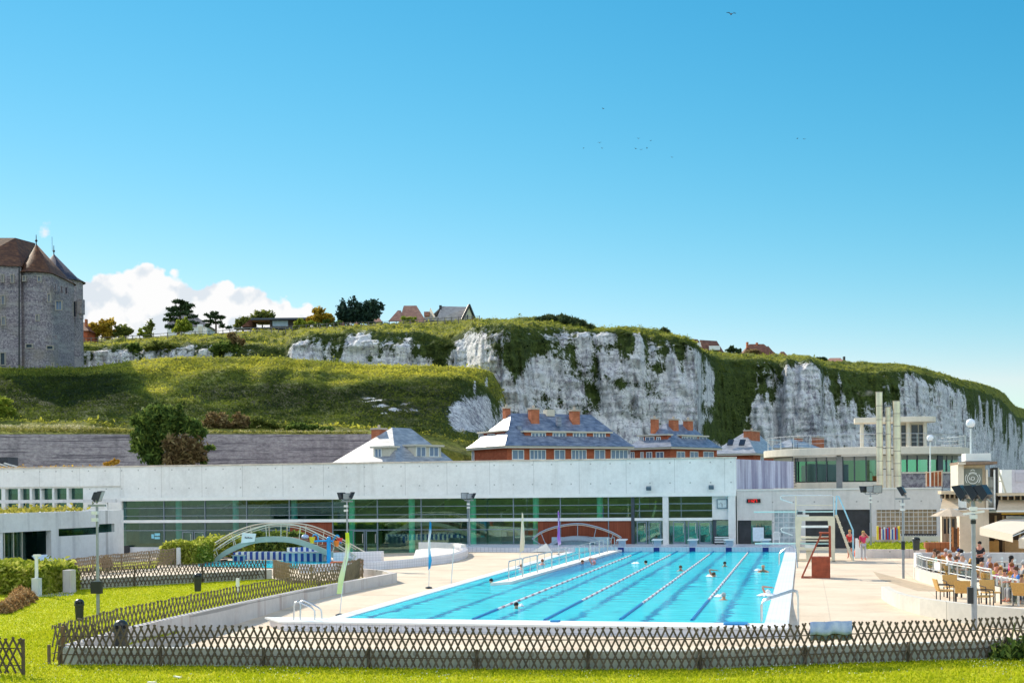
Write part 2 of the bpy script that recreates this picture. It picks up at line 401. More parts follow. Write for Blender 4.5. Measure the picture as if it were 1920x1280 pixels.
# ---- upper tier: plateau, chalk band and the sea cliff.  per column: lip y, lip depth, slope y, top y, top depth, chalk low, chalk high
UP=[(100,662,240,652,644,262,.1,.25),(165,660,240,651,641,262,1.1,1.1),(240,662,240,650,637,262,1.1,1.0),(262,668,241,652,636,262,.0,.1),(280,656,241,650,634,262,1.3,1.2),
 (330,656,241,648,630,263,1.3,1.1),(388,656,241,646,628,264,1.3,1.1),(410,660,242,646,627,264,0,0),(470,668,243,650,622,265,0,0),(535,672,243,655,619,266,.2,.1),
 (550,650,241,640,618,266,1.5,1.5),(590,650,242,630,615,266,1.5,1.4),(630,652,243,628,613,266,1.5,1.1),(660,646,243,624,612,266,1.5,1.0),(690,640,243,622,611,266,1.5,1.1),(715,650,243,622,610,266,1.4,.9),
 (750,648,243,624,608,266,1.4,1.0),(800,648,244,632,605,266,1.4,.9),(840,652,243,640,603,266,1.5,1.0),(872,656,240,626,601,266,1.5,1.0),(885,650,236,618,600,265,1.2,.9),
 (905,636,231,614,600,262,1.2,1.1),(945,632,226,612,600,258,1.2,1.0),(965,640,228,614,599,256,1.0,.5),(1000,642,233,616,598,256,.95,.25),(1050,636,238,618,600,258,.95,.4),
 (1090,632,240,620,606,260,1.0,.6),(1110,629,241,622,614,262,1.0,.7),(1135,628,242,622,617,263,1.0,.95),(1170,628,243,622,615,264,1.05,1.0),(1200,630,244,624,616,265,1.05,.8),
 (1215,660,246,636,617,266,1.0,.2),(1235,655,246,634,621,268,1.1,.6),(1262,650,246,634,628,266,1.2,1.0),(1285,646,247,638,635,262,1.2,1.1),(1302,655,248,648,646,262,1.2,1.1),
 (1309,668,252,655,653,266,1.1,1.0),(1316,672,272,662,657,290,.6,.1),(1335,676,284,666,659,310,.7,.5),(1350,700,288,676,661,315,.7,.5),(1372,705,294,676,663,320,.35,.05),
 (1405,700,298,676,664,325,.6,.05),(1420,690,298,674,665,326,1.1,.9),(1440,692,299,676,667,328,1.2,1.0),(1460,715,303,682,667,329,1.1,.5),(1476,688,299,676,667,330,1.2,1.0),
 (1495,700,302,680,667,330,1.2,.6),(1520,682,300,676,670,331,1.2,1.1),(1538,700,301,686,675,332,1.2,1.0),(1545,725,308,692,678,334,1.1,.6),(1580,722,314,694,679,338,1.1,.6),
 (1610,735,318,698,681,342,1.0,.3),(1640,738,320,700,681,345,1.0,.2),(1665,722,322,698,682,350,1.0,.6),(1700,712,330,696,684,360,1.0,.7),(1725,722,340,702,690,370,1.0,.6),(1750,726,350,708,696,380,1.0,.8),
 (1775,740,362,716,704,395,1.0,.6),(1800,744,378,726,712,410,1.0,.7),(1825,756,396,732,716,430,1.0,.4),(1850,752,420,740,723,450,1.0,.7),(1872,764,455,748,731,480,.9,.6),(1886,774,490,760,741,510,.9,.7),
 (1897,788,540,774,755,560,.9,.6),(1906,800,600,782,764,620,.8,.5),(1960,815,720,800,775,740,.8,.4),(2040,830,860,815,790,880,.8,.4)]
cols={}
for (x,ly,ld,sy,ty,td,cl,chh) in UP:
    if x>=1420: chh+=.4
    if 960<=x<=1305: chh+=.12
    yb=CY-(x-CX)*ROLL+(H+1.0)*F/(ld-10)
    cols[x]=[(yb,ld-10,cl*.9),(yb*.45+ly*.55,ld-4,cl),(yb*.16+ly*.84,ld-1,(cl+chh)/2),(ly,ld,chh*.75),(sy,ld+5,.12 if chh<.9 else .25),(ty,td,-.2),(ty-1,td+60,-.3),(ty+25,td+220,-.3)]
def disp_cliff(p,x,py,ch,rr):
    k=min(1,max(0,ch)) if rr<3.6 else 0
    but=fbm(Vector((p.x*.16,p.y*.16,p.z*.022)),4,.62)
    but2=fbm(Vector((p.x*.5,p.y*.5,p.z*.11))+Vector((7,3,1)),3,.6)
    led=fbm(Vector((p.x*.10,p.y*.10,p.z*.55)),3,.6)
    veg=fbm(p*.22,4,.65)
    e=1 if rr<5.5 else .25
    a=k*(2.6*but+1.1*but2+.9*led)+(1-k)*(.9*veg+1.2*but)*e
    dz=(1-k)*(.45*veg+.25*fbm(p*.9,2))*(1 if 2.8<rr<5.6 else .2)
    q=p.dot(R0); dd=-.55*max(0,-but-.12)-.3*max(0,veg)+(1.0*fbm(Vector((q*.20,3.1,p.z*.02)),4,.6)*sstep((rr-1.2)/1.0)*(1 if rr<3.7 else .3))
    return a,dz,dd
BL=[(1338,712,11,34,1.0),(1330,748,10,14,.9),(1332,790,16,16,.9),(1352,765,10,8,.8),(1404,782,16,14,.9),(1416,760,12,18,.8),(1360,805,14,8,.7),(1010,690,10,26,.7),(1040,705,10,30,.6),(975,672,34,42,-.9),(1010,650,50,22,-.6),(1085,690,34,40,-.8),(1060,660,20,30,-.6),(1110,735,16,22,-.6),(1165,720,22,10,-.6),(1140,650,20,12,-.7),(1185,650,14,20,-.7),(1010,745,20,30,-.3),
 (1230,690,10,8,-.6),(1140,712,14,10,-.5),(1200,720,24,8,-.4),(1080,765,26,14,-.4),(955,672,14,22,-.9),(930,650,10,8,-.3),
 (1375,760,42,50,-1.1),(1350,800,22,22,-.9),(1385,715,30,40,-.8),(1340,690,10,40,-.4),(1430,730,10,8,-.8),(1345,800,20,24,-.8),(1450,745,7,14,-.5),(1325,805,8,20,-.7),
 (1615,728,34,18,-.9),(1660,745,14,10,-.7),(1560,730,10,10,-.5),(1835,770,10,40,-.6),(1865,790,6,40,-.6),(1780,755,7,16,-.6),(1745,750,6,12,-.5),(1885,800,8,50,-.5),
 (700,640,22,16,-.4),(690,672,18,14,-1.2),(820,625,30,20,-.8),(790,660,12,14,-.8),(640,660,14,14,-.5)]
cliff,CV,CC,CD=strip_mesh('cliff',{k:v for k,v in cols.items()},1.9,[26,44,26,14,14,6,4],disp_cliff,BL,
   drylitfun=lambda x,y,rr: (.75 if x<900 else .55) if rr>4.1 else -.15)
# ---- lower hill below the castle
LO=[(-120,812,166,797,172,745,188,704,202,692,208),(0,812,166,792,172,745,188,700,202,690,208),(100,813,166,794,172,745,188,700,202,690,208),(160,814,166,798,172,745,188,698,203,688,209),(205,814,166,803,171,745,188,696,203,683,210),
 (255,814,166,802,172,750,186,697,200,677,206),(330,814,166,800,172,748,185,692,200,671,206),(400,813,166,797,172,748,185,690,200,670,206),(480,813,166,797,173,746,186,688,200,669,206),
 (560,814,166,800,173,746,186,690,200,673,206),(620,814,166,803,173,748,186,694,201,679,207),(690,816,166,806,173,750,187,700,202,684,208),(760,826,168,812,174,755,188,702,203,686,209),(820,838,170,822,176,760,190,704,204,687,210),
 (870,852,172,834,178,772,193,708,206,688,212),(905,862,175,840,182,785,198,716,210,692,216),(925,868,178,850,186,800,203,735,214,700,220),(945,874,184,862,194,815,210,765,219,735,226),(962,880,190,866,202,835,218,800,226,780,234),(985,888,200,880,212,860,226,845,234,830,244)]
cols={}
for (x,y0,d0,y1,d1,y2,d2,y3,d3,y4,d4) in LO:
    cc=sstep((x-838)/40)
    cols[x]=[(y0+26,d0-1.,0),(y0,d0,-.2),(y1,d1,-.2),(y2,d2,.9*cc-.15),(y3,d3,(.8 if x>930 else -.2)),(y4,d4,-.3),(y4+14,d4+26,-.3),(y4+60,d4+34,-.3)]
def disp_hill(p,x,py,ch,rr):
    v=fbm(p*.16,3,.55); f=fbm(p*.7,2,.6)
    q=p.dot(R0); r=fbm(Vector((q*.055,p.z*.02,3.)),3,.5)+.5*fbm(Vector((q*.13+p.z*.05,p.z*.05,8.)),2)
    e=sstep((rr-1.3)/.8)*(1-.6*sstep((rr-4.2)/.8))
    return (.8*v+3.5*r)*e,(.25*v+.15*f)*e,-.1*max(0,v)
BL2=[(700,752,26,3,1.3),(715,762,20,3,1.3),(740,768,16,3,1.2),(690,745,16,2.5,1.2),(720,775,10,3,1.1),(775,770,22,4,1.0),(760,758,14,3,1.0),(860,785,22,22,1.0),(885,780,26,26,.9),(905,760,16,24,.9),(890,722,4,12,1.1),(912,716,4,14,1.1),(730,722,12,2,.8)]
DB=[(520,735,110,30,-.5),(760,752,110,36,-.5),(390,742,50,24,-.25),(480,702,16,24,.7),(590,700,12,16,.6),(655,718,34,6,.9),(295,735,34,9,.9),(340,752,40,6,.9),(560,690,10,24,.6),(740,712,60,8,.5),(100,730,160,40,-.5),(360,690,30,24,.5),(300,700,60,40,.7),(420,690,90,26,.4),(700,700,80,14,1.0),(850,695,80,10,1.0),(560,712,30,10,.7),(630,720,50,8,.7),(400,755,50,14,.5),(60,805,160,12,.8),(500,805,200,8,.6),(800,690,120,8,.7)]  # paints dark shrubs, the castle-shadowed slope and sunlit ridges into the grass tone
hill,HV,HC,HD=strip_mesh('hillside',cols,1.9,[3,8,30,34,16,8,4],disp_hill,BL2,drylitfun=lambda x,y,rr:(.62 if rr>3.9 or rr<2.1 else -.10),drylitblots=DB)  # crest painted pale as if sunlit, face below dark as if shaded
# ---- scrub tufts over both slopes (uncountable ground cover)
def tufts(name,Vg,Cg,Dg,n,rows,size,mat,blades=7,lim=.28):
    nx,ny,_=Vg.shape; i=rng.integers(0,nx-1,n); j=rng.integers(rows[0],rows[1],n)
    keep=Cg[i,j]<lim; i,j=i[keep],j[keep]; k=len(i)
    f=rng.random((k,1)); g=rng.random((k,1))
    p=Vg[i,j]*(1-f)+Vg[i+1,j]*f; p=p*(1-g)+Vg[i,np.minimum(j+1,ny-1)]*g
    s=rng.gamma(3.,size/3.,k); pts=np.repeat(p,blades,0); ss=np.repeat(s,blades)
    off=rng.normal(size=(k*blades,3))*ss[:,None]*np.array([.55,.55,.4]); off[:,2]=np.abs(off[:,2])
    r=np.clip(np.repeat(Dg[i,j]*.75+rng.random(k)*.35,blades)+rng.random(k*blades)*.2,0,1)
    o=leafcloud(name,pts+off,np.minimum(ss,1.0)*.34,mat,None,elong=1.7,up=.5,rnd=r); o['kind']='stuff'; return o
M_SCRUB=leafmat('scrub_leaf',(.034,.054,.013),(.17,.21,.035),(.66,.60,.08),.35,.10)
tufts('hillside_scrub',HV,HC,HD,52000,(12,98),.24,M_SCRUB,6)
tufts('cliff_top_scrub',CV,CC,CD,34000,(98,128),.24,M_SCRUB,6)
tufts('cliff_ledge_scrub',CV,CC,CD,14000,(30,98),.34,leafmat('ledge_leaf',(.016,.026,.009),(.04,.058,.016),(.09,.11,.028),.2,.2),6,lim=.25)
# pale plume grass on the ledge over the old wall (uncountable)
pp=[];ra=[]
for k in range(5200):
    x=rng.uniform(-110,252) if rng.random()<.72 else rng.uniform(395,690); s_=1. if x<260 else .35
    q=D(x,810,166.6+rng.random()*(3.4 if x<260 else 2.)); top=rng.random()**.7*1.15*s_*(1-.5*max(0,(x-150)/100 if x<260 else 0)); pp.append((q.x,q.y,D(x,813,167).z+top)); ra.append(min(1,max(0,top/s_*.75+rng.normal()*.15)))
o=leafcloud('ledge_grass',pp,.16,leafmat('plume_grass',(.10,.11,.02),(.36,.34,.08),(.62,.56,.40),.4,.05),None,2.6,.8,rnd=np.array(ra)); o['kind']='stuff'
# far ground so that nothing is open to the horizon
MB().quad((-2500,92,-.9),(2500,92,-.9),(2500,4000,-.9),(-2500,4000,-.9)).build('ground',PM('earth',(.10,.10,.06),.95,scale=.2)).__setitem__('kind','structure')
# ================================================================ castle
def mat_flint():
    t=NT('flint_wall'); ps=t.pos(); n=t.noise(ps,3.4,7,.8); b=t.noise(t.pos((.15,.15,1.2)),1.,4,.7); s=t.noise(ps,.25,3)
    c=t.ramp(n,[(.3,(.055,.046,.065)),(.45,(.18,.155,.19)),(.55,(.34,.30,.33)),(.69,(.60,.55,.53))])
    c=t.mix(t.ramp(b,[(.5,(0,0,0)),(.62,(.55,.55,.55))]),c,(.42,.40,.40))
    c=t.mix(t.ramp(s,[(.55,(0,0,0)),(.7,(.5,.5,.5))]),c,(.30,.26,.21))
    return t.done(t.bsdf(c,.9,normal=t.bump(n,.6,.2),spec=.2))
M_FLINT=mat_flint()
def mat_tiles(name,c1,c2,c3,sc=3.0,bump=.4,rough=.75,spec=.3):
    t=NT(name); n=t.noise(t.pos(),1.2,6,.7); r=t.noise(t.pos((.4,.4,3.)),sc,3,.6); b=t.noise(t.pos(),.15,2)
    c=t.ramp(n,[(.3,c1),(.5,c2),(.72,c3)]); c=t.mix(t.ramp(r,[(.4,(.5,.5,.5)),(.55,(0,0,0))]),c,tuple(x*.55 for x in c1))
    return t.done(t.bsdf(c,rough,normal=t.bump(r,bump,.06),spec=spec))
M_CTILE=mat_tiles('old_clay_tile',(.06,.028,.018),(.12,.055,.03),(.24,.11,.05))
M_SLATE_D=mat_tiles('old_slate',(.03,.03,.05),(.06,.06,.085),(.11,.10,.13))
M_STONE=PM('pale_stone',(.38,.34,.29),.85,scale=3,bump=.3)
M_DARKGLASS=PM('window_dark',(.03,.04,.06),.15,scale=2)
M_BLUEPANE=PM('window_blue_pane',(.16,.22,.34),.12,scale=2)
M_IRON=PM('dark_iron',(.03,.03,.035),.5)
cb=D(70,690,216); cas=thing('castle',(cb.x,cb.y,cb.z-3),'old flint castle with round towers and steep brown roofs on the left hilltop','castle')
ZB=cb.z-4
def ring2(c,r,n=28,a0=0.,a1=2*math.pi): return [(c.x+r*math.cos(a0+(a1-a0)*k/n),c.y+r*math.sin(a0+(a1-a0)*k/n)) for k in range(n)]
def hull(pts):
    pts=sorted(set((round(a,4),round(b,4)) for a,b in pts)); 
    def half(ps):
        h=[]
        for p in ps:
            while len(h)>1 and (h[-1][0]-h[-2][0])*(p[1]-h[-2][1])-(h[-1][1]-h[-2][1])*(p[0]-h[-2][0])<=0: h.pop()
            h.append(p)
        return h
    a=half(pts); b=half(pts[::-1]); return a[:-1]+b[:-1]
def wall_poly(poly,z0,z1,name,mat,par):
    return MB().prism(poly,z0,z1).build(name,mat,par)
# round tower in front, oblong towards the back
c1=D(70,600,217); c1.z=0; r1=2.85; c2=D(108,600,226.5); c2.z=0
poly1=hull(ring2(c1,r1)+ring2(c2,2.7)); ze1=D(60,508,214).z
wall_poly(poly1,ZB,ze1,'tower',M_FLINT,cas)
ap=D(68,457,217)
def cone_roof(poly,ze,apex,name,mat,par,over=.35,flare=.6):
    cx=sum(p[0] for p in poly)/len(poly); cy=sum(p[1] for p in poly)/len(poly)
    sc=lambda k,z:[(cx+(p[0]-cx)*k,cy+(p[1]-cy)*k,z) for p in poly]
    o=sc(1+over/3.2,ze-.15); i=[(p[0]*.82+apex.x*.18,p[1]*.82+apex.y*.18,ze+(apex.z-ze)*.14) for p in sc(1.0,ze)]
    n=len(poly); m=MB(); m.add(o+i+[tuple(apex)],[(k,(k+1)%n,n+(k+1)%n,n+k) for k in range(n)]+[(n+k,n+(k+1)%n,2*n) for k in range(n)]+[tuple(range(n-1,-1,-1))])
    ro=m.build(name,mat,par,smooth=True)
    f=MB().cyl(apex-Vector((0,0,.4)),apex+Vector((0,0,1.5)),.10,.05).ball(apex+Vector((0,0,.5)),.22).build('finial',M_IRON,ro); return ro
cone_roof(poly1,ze1,ap,'roof',M_CTILE,cas)
c3=D(106,600,233); c3.z=0; poly3=ring2(c3,4.55); ze3=D(150,527,233).z
wall_poly(poly3,ZB,ze3,'tower',M_FLINT,cas); cone_roof(poly3,ze3,D(101,476,233),'roof',M_SLATE_D,cas)
# main block on the left
q0=D(-60,600,212);q1=D(40,600,214);q2=D(66,600,232);q3=D(-40,600,230)
polyb=[(q.x,q.y) for q in (q0,q1,q2,q3)]; zeb=D(20,497,213).z
wall_poly(polyb,ZB,zeb,'main_block',M_FLINT,cas)
ra=D(29,446,221); rb=D(66,456,228); rc=D(-50,446,221)
ev=[Vector((*p,zeb-.1)) for p in polyb]; cm=sum(ev,Vector())/4; ev=[cm+(e-cm)*1.05 for e in ev]; 
for e in ev: e.z=zeb-.1
MB().add([*ev,rc,ra,rb],[(0,1,5,4),(1,2,6,5),(2,3,4,5,6),(3,0,4),(3,2,1,0)]).build('main_roof',M_CTILE,cas)
def cwin(px0,py0,px1,py1,dep,frame=M_STONE,pane=M_BLUEPANE,mull=True,off=.25):
    a=D(px0,py1,dep-off);b=D(px1,py0,dep-off); fx=R0; w=(b-a).dot(fx); h=b.z-a.z; c=(a+b)/2
    f=MB()
    for s in (-1,1): f.obox(c+fx*s*(w/2),fx,FW,U0,.10,.42,h+.2); f.obox(c+U0*s*(h/2),fx,FW,U0,w+.2,.40,.10)
    if mull: f.obox(c-FW*.02,fx,FW,U0,.06,.12,h)
    fo=f.build('window',frame,cas); MB().obox(c+FW*.06,fx,FW,U0,w,.1,h).build('pane',pane,fo)
for a in [(71,518,77,528,213.5),(43,518,48,527,213.9),(105,564,116,581,216.2),(90,551,95,566,214.4),(68,590,73,601,213.2),(3,515,7,529,212.8),(21,515,26,530,213.2),(3,554,9,571,212.8),(4,594,10,609,212.8)]: cwin(*a)
for a in [(104,533,106.5,545,216.0),(115,537,118,548,217.6),(123,539,126.5,551,218.8),(88,648,100,655,214.2),(49,645,61,652,213.4),(134,565,143,594,228.2),(1,661,10,684,212.8),(98,680,101,686,215),(56,610,58,615,213.2),(104,630,106,634,215.4)]: cwin(*a,M_FLINT if a[1]<640 else M_STONE,M_DARKGLASS,False)
for (x,y0,y1,dd) in [(36,500,690,213.0),(137,528,690,227.2)]:
    a=D(x,y0,dd); b=D(x,y1,dd); MB().cyl(b,a,.12,n=6).build('drainpipe',M_IRON,cas)
kx=D(152,572,228.4); MB().obox(kx-U0*.3,R0,FW,U0,.8,1.6,2.6).obox(kx-U0*2.0,R0,FW,U0,.5,1.0,.8).build('corbelled_turret',M_FLINT,cas)
a=D(98,470,233); MB().cyl(a,D(97.5,444,233),.035,n=5).build('antenna',M_IRON,cas)
# ================================================================ retaining wall
def mat_oldbrick():
    t=NT('old_brick_wall'); ps=t.pos(); b=t.noise(t.pos((.09,.09,3.6)),1.,4,.7); n=t.noise(t.pos((1,1,2.2)),1.6,7,.8); s=t.noise(t.pos((.35,.35,.06)),1.,4)
    c=t.ramp(n,[(.3,(.19,.155,.165)),(.5,(.40,.34,.35)),(.7,(.62,.54,.52))])
    c=t.mix(t.ramp(b,[(.40,(.7,.7,.7)),(.47,(0,0,0))]),c,(.09,.075,.095)); c=t.mix(t.ramp(s,[(.35,(.4,.4,.4)),(.5,(0,0,0))]),c,(.09,.08,.09))
    return t.done(t.bsdf(c,.9,normal=t.bump(b,.5,.15),spec=.15))
M_OLDB=mat_oldbrick()
ln=[D(x,815,165.2) for x in range(-140,700,60)]+[D(694,815,165.4)]; ln.append(D(712,815,178))
zt=[D(x,814,165.2).z for x in range(-140,700,60)]; zt+= [zt[-1],zt[-1]]
wl=MB().wall([(p.x,p.y) for p in ln],-1,zt,.8).build('retaining_wall',M_OLDB); tag(wl,'long weathered grey brick retaining wall below the hillside','wall')
# ================================================================ ground round the pool
def st(o): o['kind']='structure'; return o
def mat_deck():
    t=NT('pale_deck'); ps=t.pos(); n=t.noise(ps,.35,6,.65); f=t.noise(ps,9,4,.6); s=t.noise(t.pos((.25,1.2,1)),.5,5,.7)
    c=t.ramp(n,[(.3,(.60,.47,.34)),(.5,(.69,.56,.42)),(.7,(.75,.63,.49))])
    c=t.mix(t.ramp(s,[(.32,(.55,.55,.55)),(.46,(0,0,0))]),c,(.42,.32,.22)); wet=t.ramp(t.noise(ps,.22,6,.7),[(.60,(0,0,0)),(.66,(.5,.5,.5))]); c=t.mix(wet,c,(.46,.37,.28))
    sx=t.n('ShaderNodeSeparateXYZ'); t.l(ps,sx.inputs[0])
    def joint(o,per,off):
        q=t.math('ABSOLUTE',t.math('SUBTRACT',t.math('FRACT',t.math('ADD',t.math('DIVIDE',o,per),off)),.5)); return t.math('LESS_THAN',q,.02/per)
    j=t.math('MAXIMUM',joint(sx.outputs[0],4.2,.3),joint(sx.outputs[1],5.0,.1))
    c=t.mix(t.math('MULTIPLY',j,.30),c,(.28,.23,.18)); c=t.mix(.12,c,t.ramp(f,[(.3,(.3,.25,.2)),(.7,(.8,.7,.6))]))
    return t.done(t.bsdf(c,.85,normal=t.bump(f,.15,.01),spec=.2))
M_DECK=mat_deck()
def zdeck(x,y):
    z=-.02-.26*(1-sstep((y-41)/11))
    if x<-20: z+=0
    if y>80 and x<-19: z=-.02-.40*sstep((y-82)/6)*sstep((-24-x)/6)
    return z
xs=[-75,-60,-50,-45,-40,-36,-32,-28,-25,-22,-20,-18,-15,-10,-5,0,5,10,16,30]; ys=[30,33,37,40,41,43,45,47,49,52,56,60,66,72,78,80,82,84,86,88,90,94,101]
V=[(x,y,zdeck(x,y)) for x in xs for y in ys]; ny=len(ys)
mb=MB().add(V,[(i*ny+j,(i+1)*ny+j,(i+1)*ny+j+1,i*ny+j+1) for i in range(len(xs)-1) for j in range(ny-1)])
st(mb.build('pool_deck',M_DECK))
FWALL=[(16,43.5),(9.5,38.6),(6.8,36.5),(4.35,35.0),(1.2,33.75),(-2.65,32.0),(-6,31.45),(-9.2,31.15),(-13.4,30.95),(-18.75,30.55)]
LWALL=[(-18.9,30.9),(-19.5,35.2),(-19.64,38.8),(-19.76,44),(-19.76,49.2),(-19.5,55),(-19.22,60.0)]
BW0=Vector((-32.9,53.6,0)); BW1=Vector((-26.4,61.7,0))     # wall at the back of the lawn
CURV=[G(512,1084),G(545,1093),G(585,1095),G(630,1092),G(682,1082)]
def mat_lawn():
    t=NT('mown_lawn'); ps=t.pos(); n=t.noise(ps,.5,5,.65); f=t.noise(ps,14,5,.75); m_=t.noise(ps,2.5,4,.6)
    c=t.ramp(n,[(.3,(.36,.41,.010)),(.5,(.45,.48,.012)),(.7,(.54,.53,.025))])
    c=t.mix(t.ramp(f,[(.35,(.6,.6,.6)),(.55,(0,0,0))]),c,(.27,.34,.010)); c=t.mix(t.ramp(m_,[(.55,(0,0,0)),(.70,(.55,.55,.55))]),c,(.52,.44,.09))
    return t.done(t.bsdf(c,.9,normal=t.bump(f,.6,.04),spec=.1))
M_LAWN=mat_lawn()
lawn=[(p[0],p[1]-.0) for p in FWALL]+[(p[0]-.1,p[1]) for p in LWALL]+[(CURV[i].x,CURV[i].y) for i in (4,3,2,1,0)]+[(BW1.x,BW1.y),(BW0.x,BW0.y),(-33.2,51.6),(-36,52.2),(-75,52),(-75,-60),(60,-60),(60,43.5)]
bm=bmesh.new(); bm.faces.new([bm.verts.new((*p,0)) for p in lawn]); bmesh.ops.triangulate(bm,faces=bm.faces[:]); 
me=bpy.data.meshes.new('lawn'); bmesh.ops.recalc_face_normals(bm,faces=bm.faces[:])
if sum(f.normal.z for f in bm.faces)<0: bmesh.ops.reverse_faces(bm,faces=bm.faces[:])
bm.to_mesh(me); bm.free(); me.materials.append(M_LAWN); o=bpy.data.objects.new('lawn',me); COL.objects.link(o); st(o)
# grassy rise of the promenade behind the viewer, and a small planted strip behind the back wall
st(MB().add([(-75,6,.01),(60,6,.01),(60,-8,2.6),(-75,-8,2.6),(60,-60,3.2),(-75,-60,3.2)],[(0,1,2,3),(3,2,4,5)]).build('promenade_slope',PM('promenade_scrub',(.10,.12,.03),.95,var=.6,scale=.35)))
lp=[G(135,1072),G(290,1064),G(300,1052),G(200,1056),G(95,1068)]
st(MB().prism([(p.x,p.y) for p in lp],0.,.05).build('planted_strip',M_LAWN))
# grass blades on the lawn (uncountable)
def blades(name,poly_fn,n,h,xr,yr,zf=lambda x,y:0):
    x=rng.uniform(*xr,n*2); y=rng.uniform(*yr,n*2); k=np.array([poly_fn(a,b) for a,b in zip(x,y)]); x,y=x[k][:n],y[k][:n]; n=len(x)
    hh=h*rng.uniform(.5,1.5,n); a=rng.uniform(0,6.28,n); w_=.012+.018*rng.random(n); lean=rng.normal(size=(n,2))*.5*hh[:,None]
    b=np.stack([x,y,np.full(n,0.)],1); d=np.stack([np.cos(a)*w_,np.sin(a)*w_,np.zeros(n)],1)
    t_=b+np.stack([lean[:,0],lean[:,1],hh],1); V=np.stack([b-d,b+d,t_],1).reshape(-1,3)
    o=npmesh(name,V,np.arange(3*n).reshape(n,3),leafmat('lawn_blade',(.30,.37,.010),(.45,.49,.012),(.58,.55,.05),.45,.6),None,{'rnd':np.repeat(rng.random(n),3)}); o['kind']='stuff'
def inside_front(x,y):
    yw=np.interp(x,[p[0] for p in FWALL[::-1]],[p[1] for p in FWALL[::-1]]); return y<yw-.12 or x<-19.2
blades('lawn_grass',inside_front,90000,.06,(-24,9),(24,38))
def inside_left(x,y):
    if x>-19.9: return False
    c=(BW1-BW0).xy; q=Vector((x,y))-BW0.xy; 
    return (c.x*q.y-c.y*q.x)<-.6 and not(y>60.5)
blades('lawn_grass',inside_left,60000,.055,(-37,-20),(36,62))
# ================================================================ concrete
def mat_concrete(name,base,joint=None,holes=False,streak=.35,dark=(.25,.25,.26),rough=.8):
    t=NT(name); ps=t.pos(); n=t.noise(ps,.5,6,.65); f=t.noise(ps,4,5,.7); s=t.noise(t.pos((1.2,1.2,.07)),1.,5,.7)
    b=Vector(base); c=t.ramp(n,[(.3,tuple(b*.88)),(.5,tuple(b)),(.72,tuple(b*1.08))])
    c=t.mix(t.ramp(s,[(.36-.1*(1-streak)+(.07 if streak>.85 else 0),(streak,)*3),(.47+(.09 if streak>.85 else 0),(0,0,0))]),c,dark)
    c=t.mix(.15,c,t.ramp(f,[(.35,tuple(b*.7)),(.65,tuple(b*1.15))]))
    if joint:
        sx=t.n('ShaderNodeSeparateXYZ'); t.l(ps,sx.inputs[0])
        d=t.math('DIVIDE',sx.outputs[0],joint); k=t.math('FLOOR',d)
        jit=t.math('MULTIPLY',t.math('SINE',t.math('MULTIPLY',k,12.9)),.16)
        q=t.math('ABSOLUTE',t.math('SUBTRACT',t.math('FRACT',d),t.math('ADD',.5,jit))); j=t.math('LESS_THAN',q,.016/joint)
        c=t.mix(t.math('MULTIPLY',j,.55),c,tuple(b*.35))
        if holes:
            hx=t.math('SUBTRACT',t.math('FRACT',t.math('DIVIDE',sx.outputs[0],1.45)),.5); hz=t.math('SUBTRACT',t.math('FRACT',t.math('DIVIDE',t.math('ADD',sx.outputs[2],.35),1.45)),.5)
            r=t.math('ADD',t.math('POWER',t.math('ABSOLUTE',hx),2),t.math('POWER',t.math('ABSOLUTE',hz),2)); h=t.math('LESS_THAN',r,.0016)
            c=t.mix(t.math('MULTIPLY',h,.6),c,tuple(b*.3))
    return t.done(t.bsdf(c,rough,normal=t.bump(f,.2,.02),spec=.3))
M_FASC=mat_concrete('fascia_concrete',(.78,.78,.77),3.45,True,.30,(.46,.43,.40))
M_CONC=mat_concrete('grey_concrete',(.62,.63,.65),3.0,True,.5,(.28,.29,.33))
M_CONCW=mat_concrete('weathered_concrete',(.66,.62,.60),4.0,True,.35,(.36,.33,.32))
M_STREAK=mat_concrete('streaked_concrete',(.56,.56,.66),2.6,False,.9,(.20,.18,.28))
M_LOWW=mat_concrete('stained_low_wall',(.60,.55,.52),2.5,True,.75,(.36,.24,.20))
M_LOWB=mat_concrete('mossy_low_wall',(.62,.64,.61),2.5,True,.8,(.26,.28,.25))
M_WHITE=PM('white_paint',(.80,.80,.78),.55,var=.06,scale=2)
M_WHITEW=mat_concrete('white_render',(.80,.77,.72),3.2,False,.15,(.5,.45,.4))
def mat_tilewall(name,c,per=.25,grout=(.35,.36,.42),horiz=.5):
    t=NT(name); ps=t.pos(); sx=t.n('ShaderNodeSeparateXYZ'); t.l(ps,sx.inputs[0])
    u=t.math('ADD',sx.outputs[0],t.math('MULTIPLY',sx.outputs[1],.8))
    a=t.math('LESS_THAN',t.math('FRACT',t.math('DIVIDE',u,per)),.12); b=t.math('LESS_THAN',t.math('FRACT',t.math('DIVIDE',t.math('ADD',sx.outputs[2],.07),horiz*.32)),.10)
    j=t.math('MAXIMUM',a,b); n=t.noise(ps,1.2,5); cc_=t.ramp(n,[(.3,tuple(x*.88 for x in c)),(.7,c)])
    return t.done(t.bsdf(t.mix(t.math('MULTIPLY',j,.65),cc_,grout),.35,spec=.4))
M_TILE=mat_tilewall('white_tile_wall',(.74,.73,.78))
M_TILEB=mat_tilewall('pale_blue_pool_tile',(.52,.70,.78),.25,(.25,.42,.55))
def mat_coping():
    t=NT('white_coping'); ps=t.pos(); n=t.noise(ps,.7,5); sx=t.n('ShaderNodeSeparateXYZ'); t.l(ps,sx.inputs[0])
    g=t.math('LESS_THAN',t.math('FRACT',t.math('DIVIDE',sx.outputs[0],.14)),.14)
    c=t.ramp(n,[(.3,(.72,.73,.76)),(.7,(.84,.85,.86))])
    return t.done(t.bsdf(t.mix(t.math('MULTIPLY',g,.3),c,(.45,.47,.55)),.4,spec=.4))
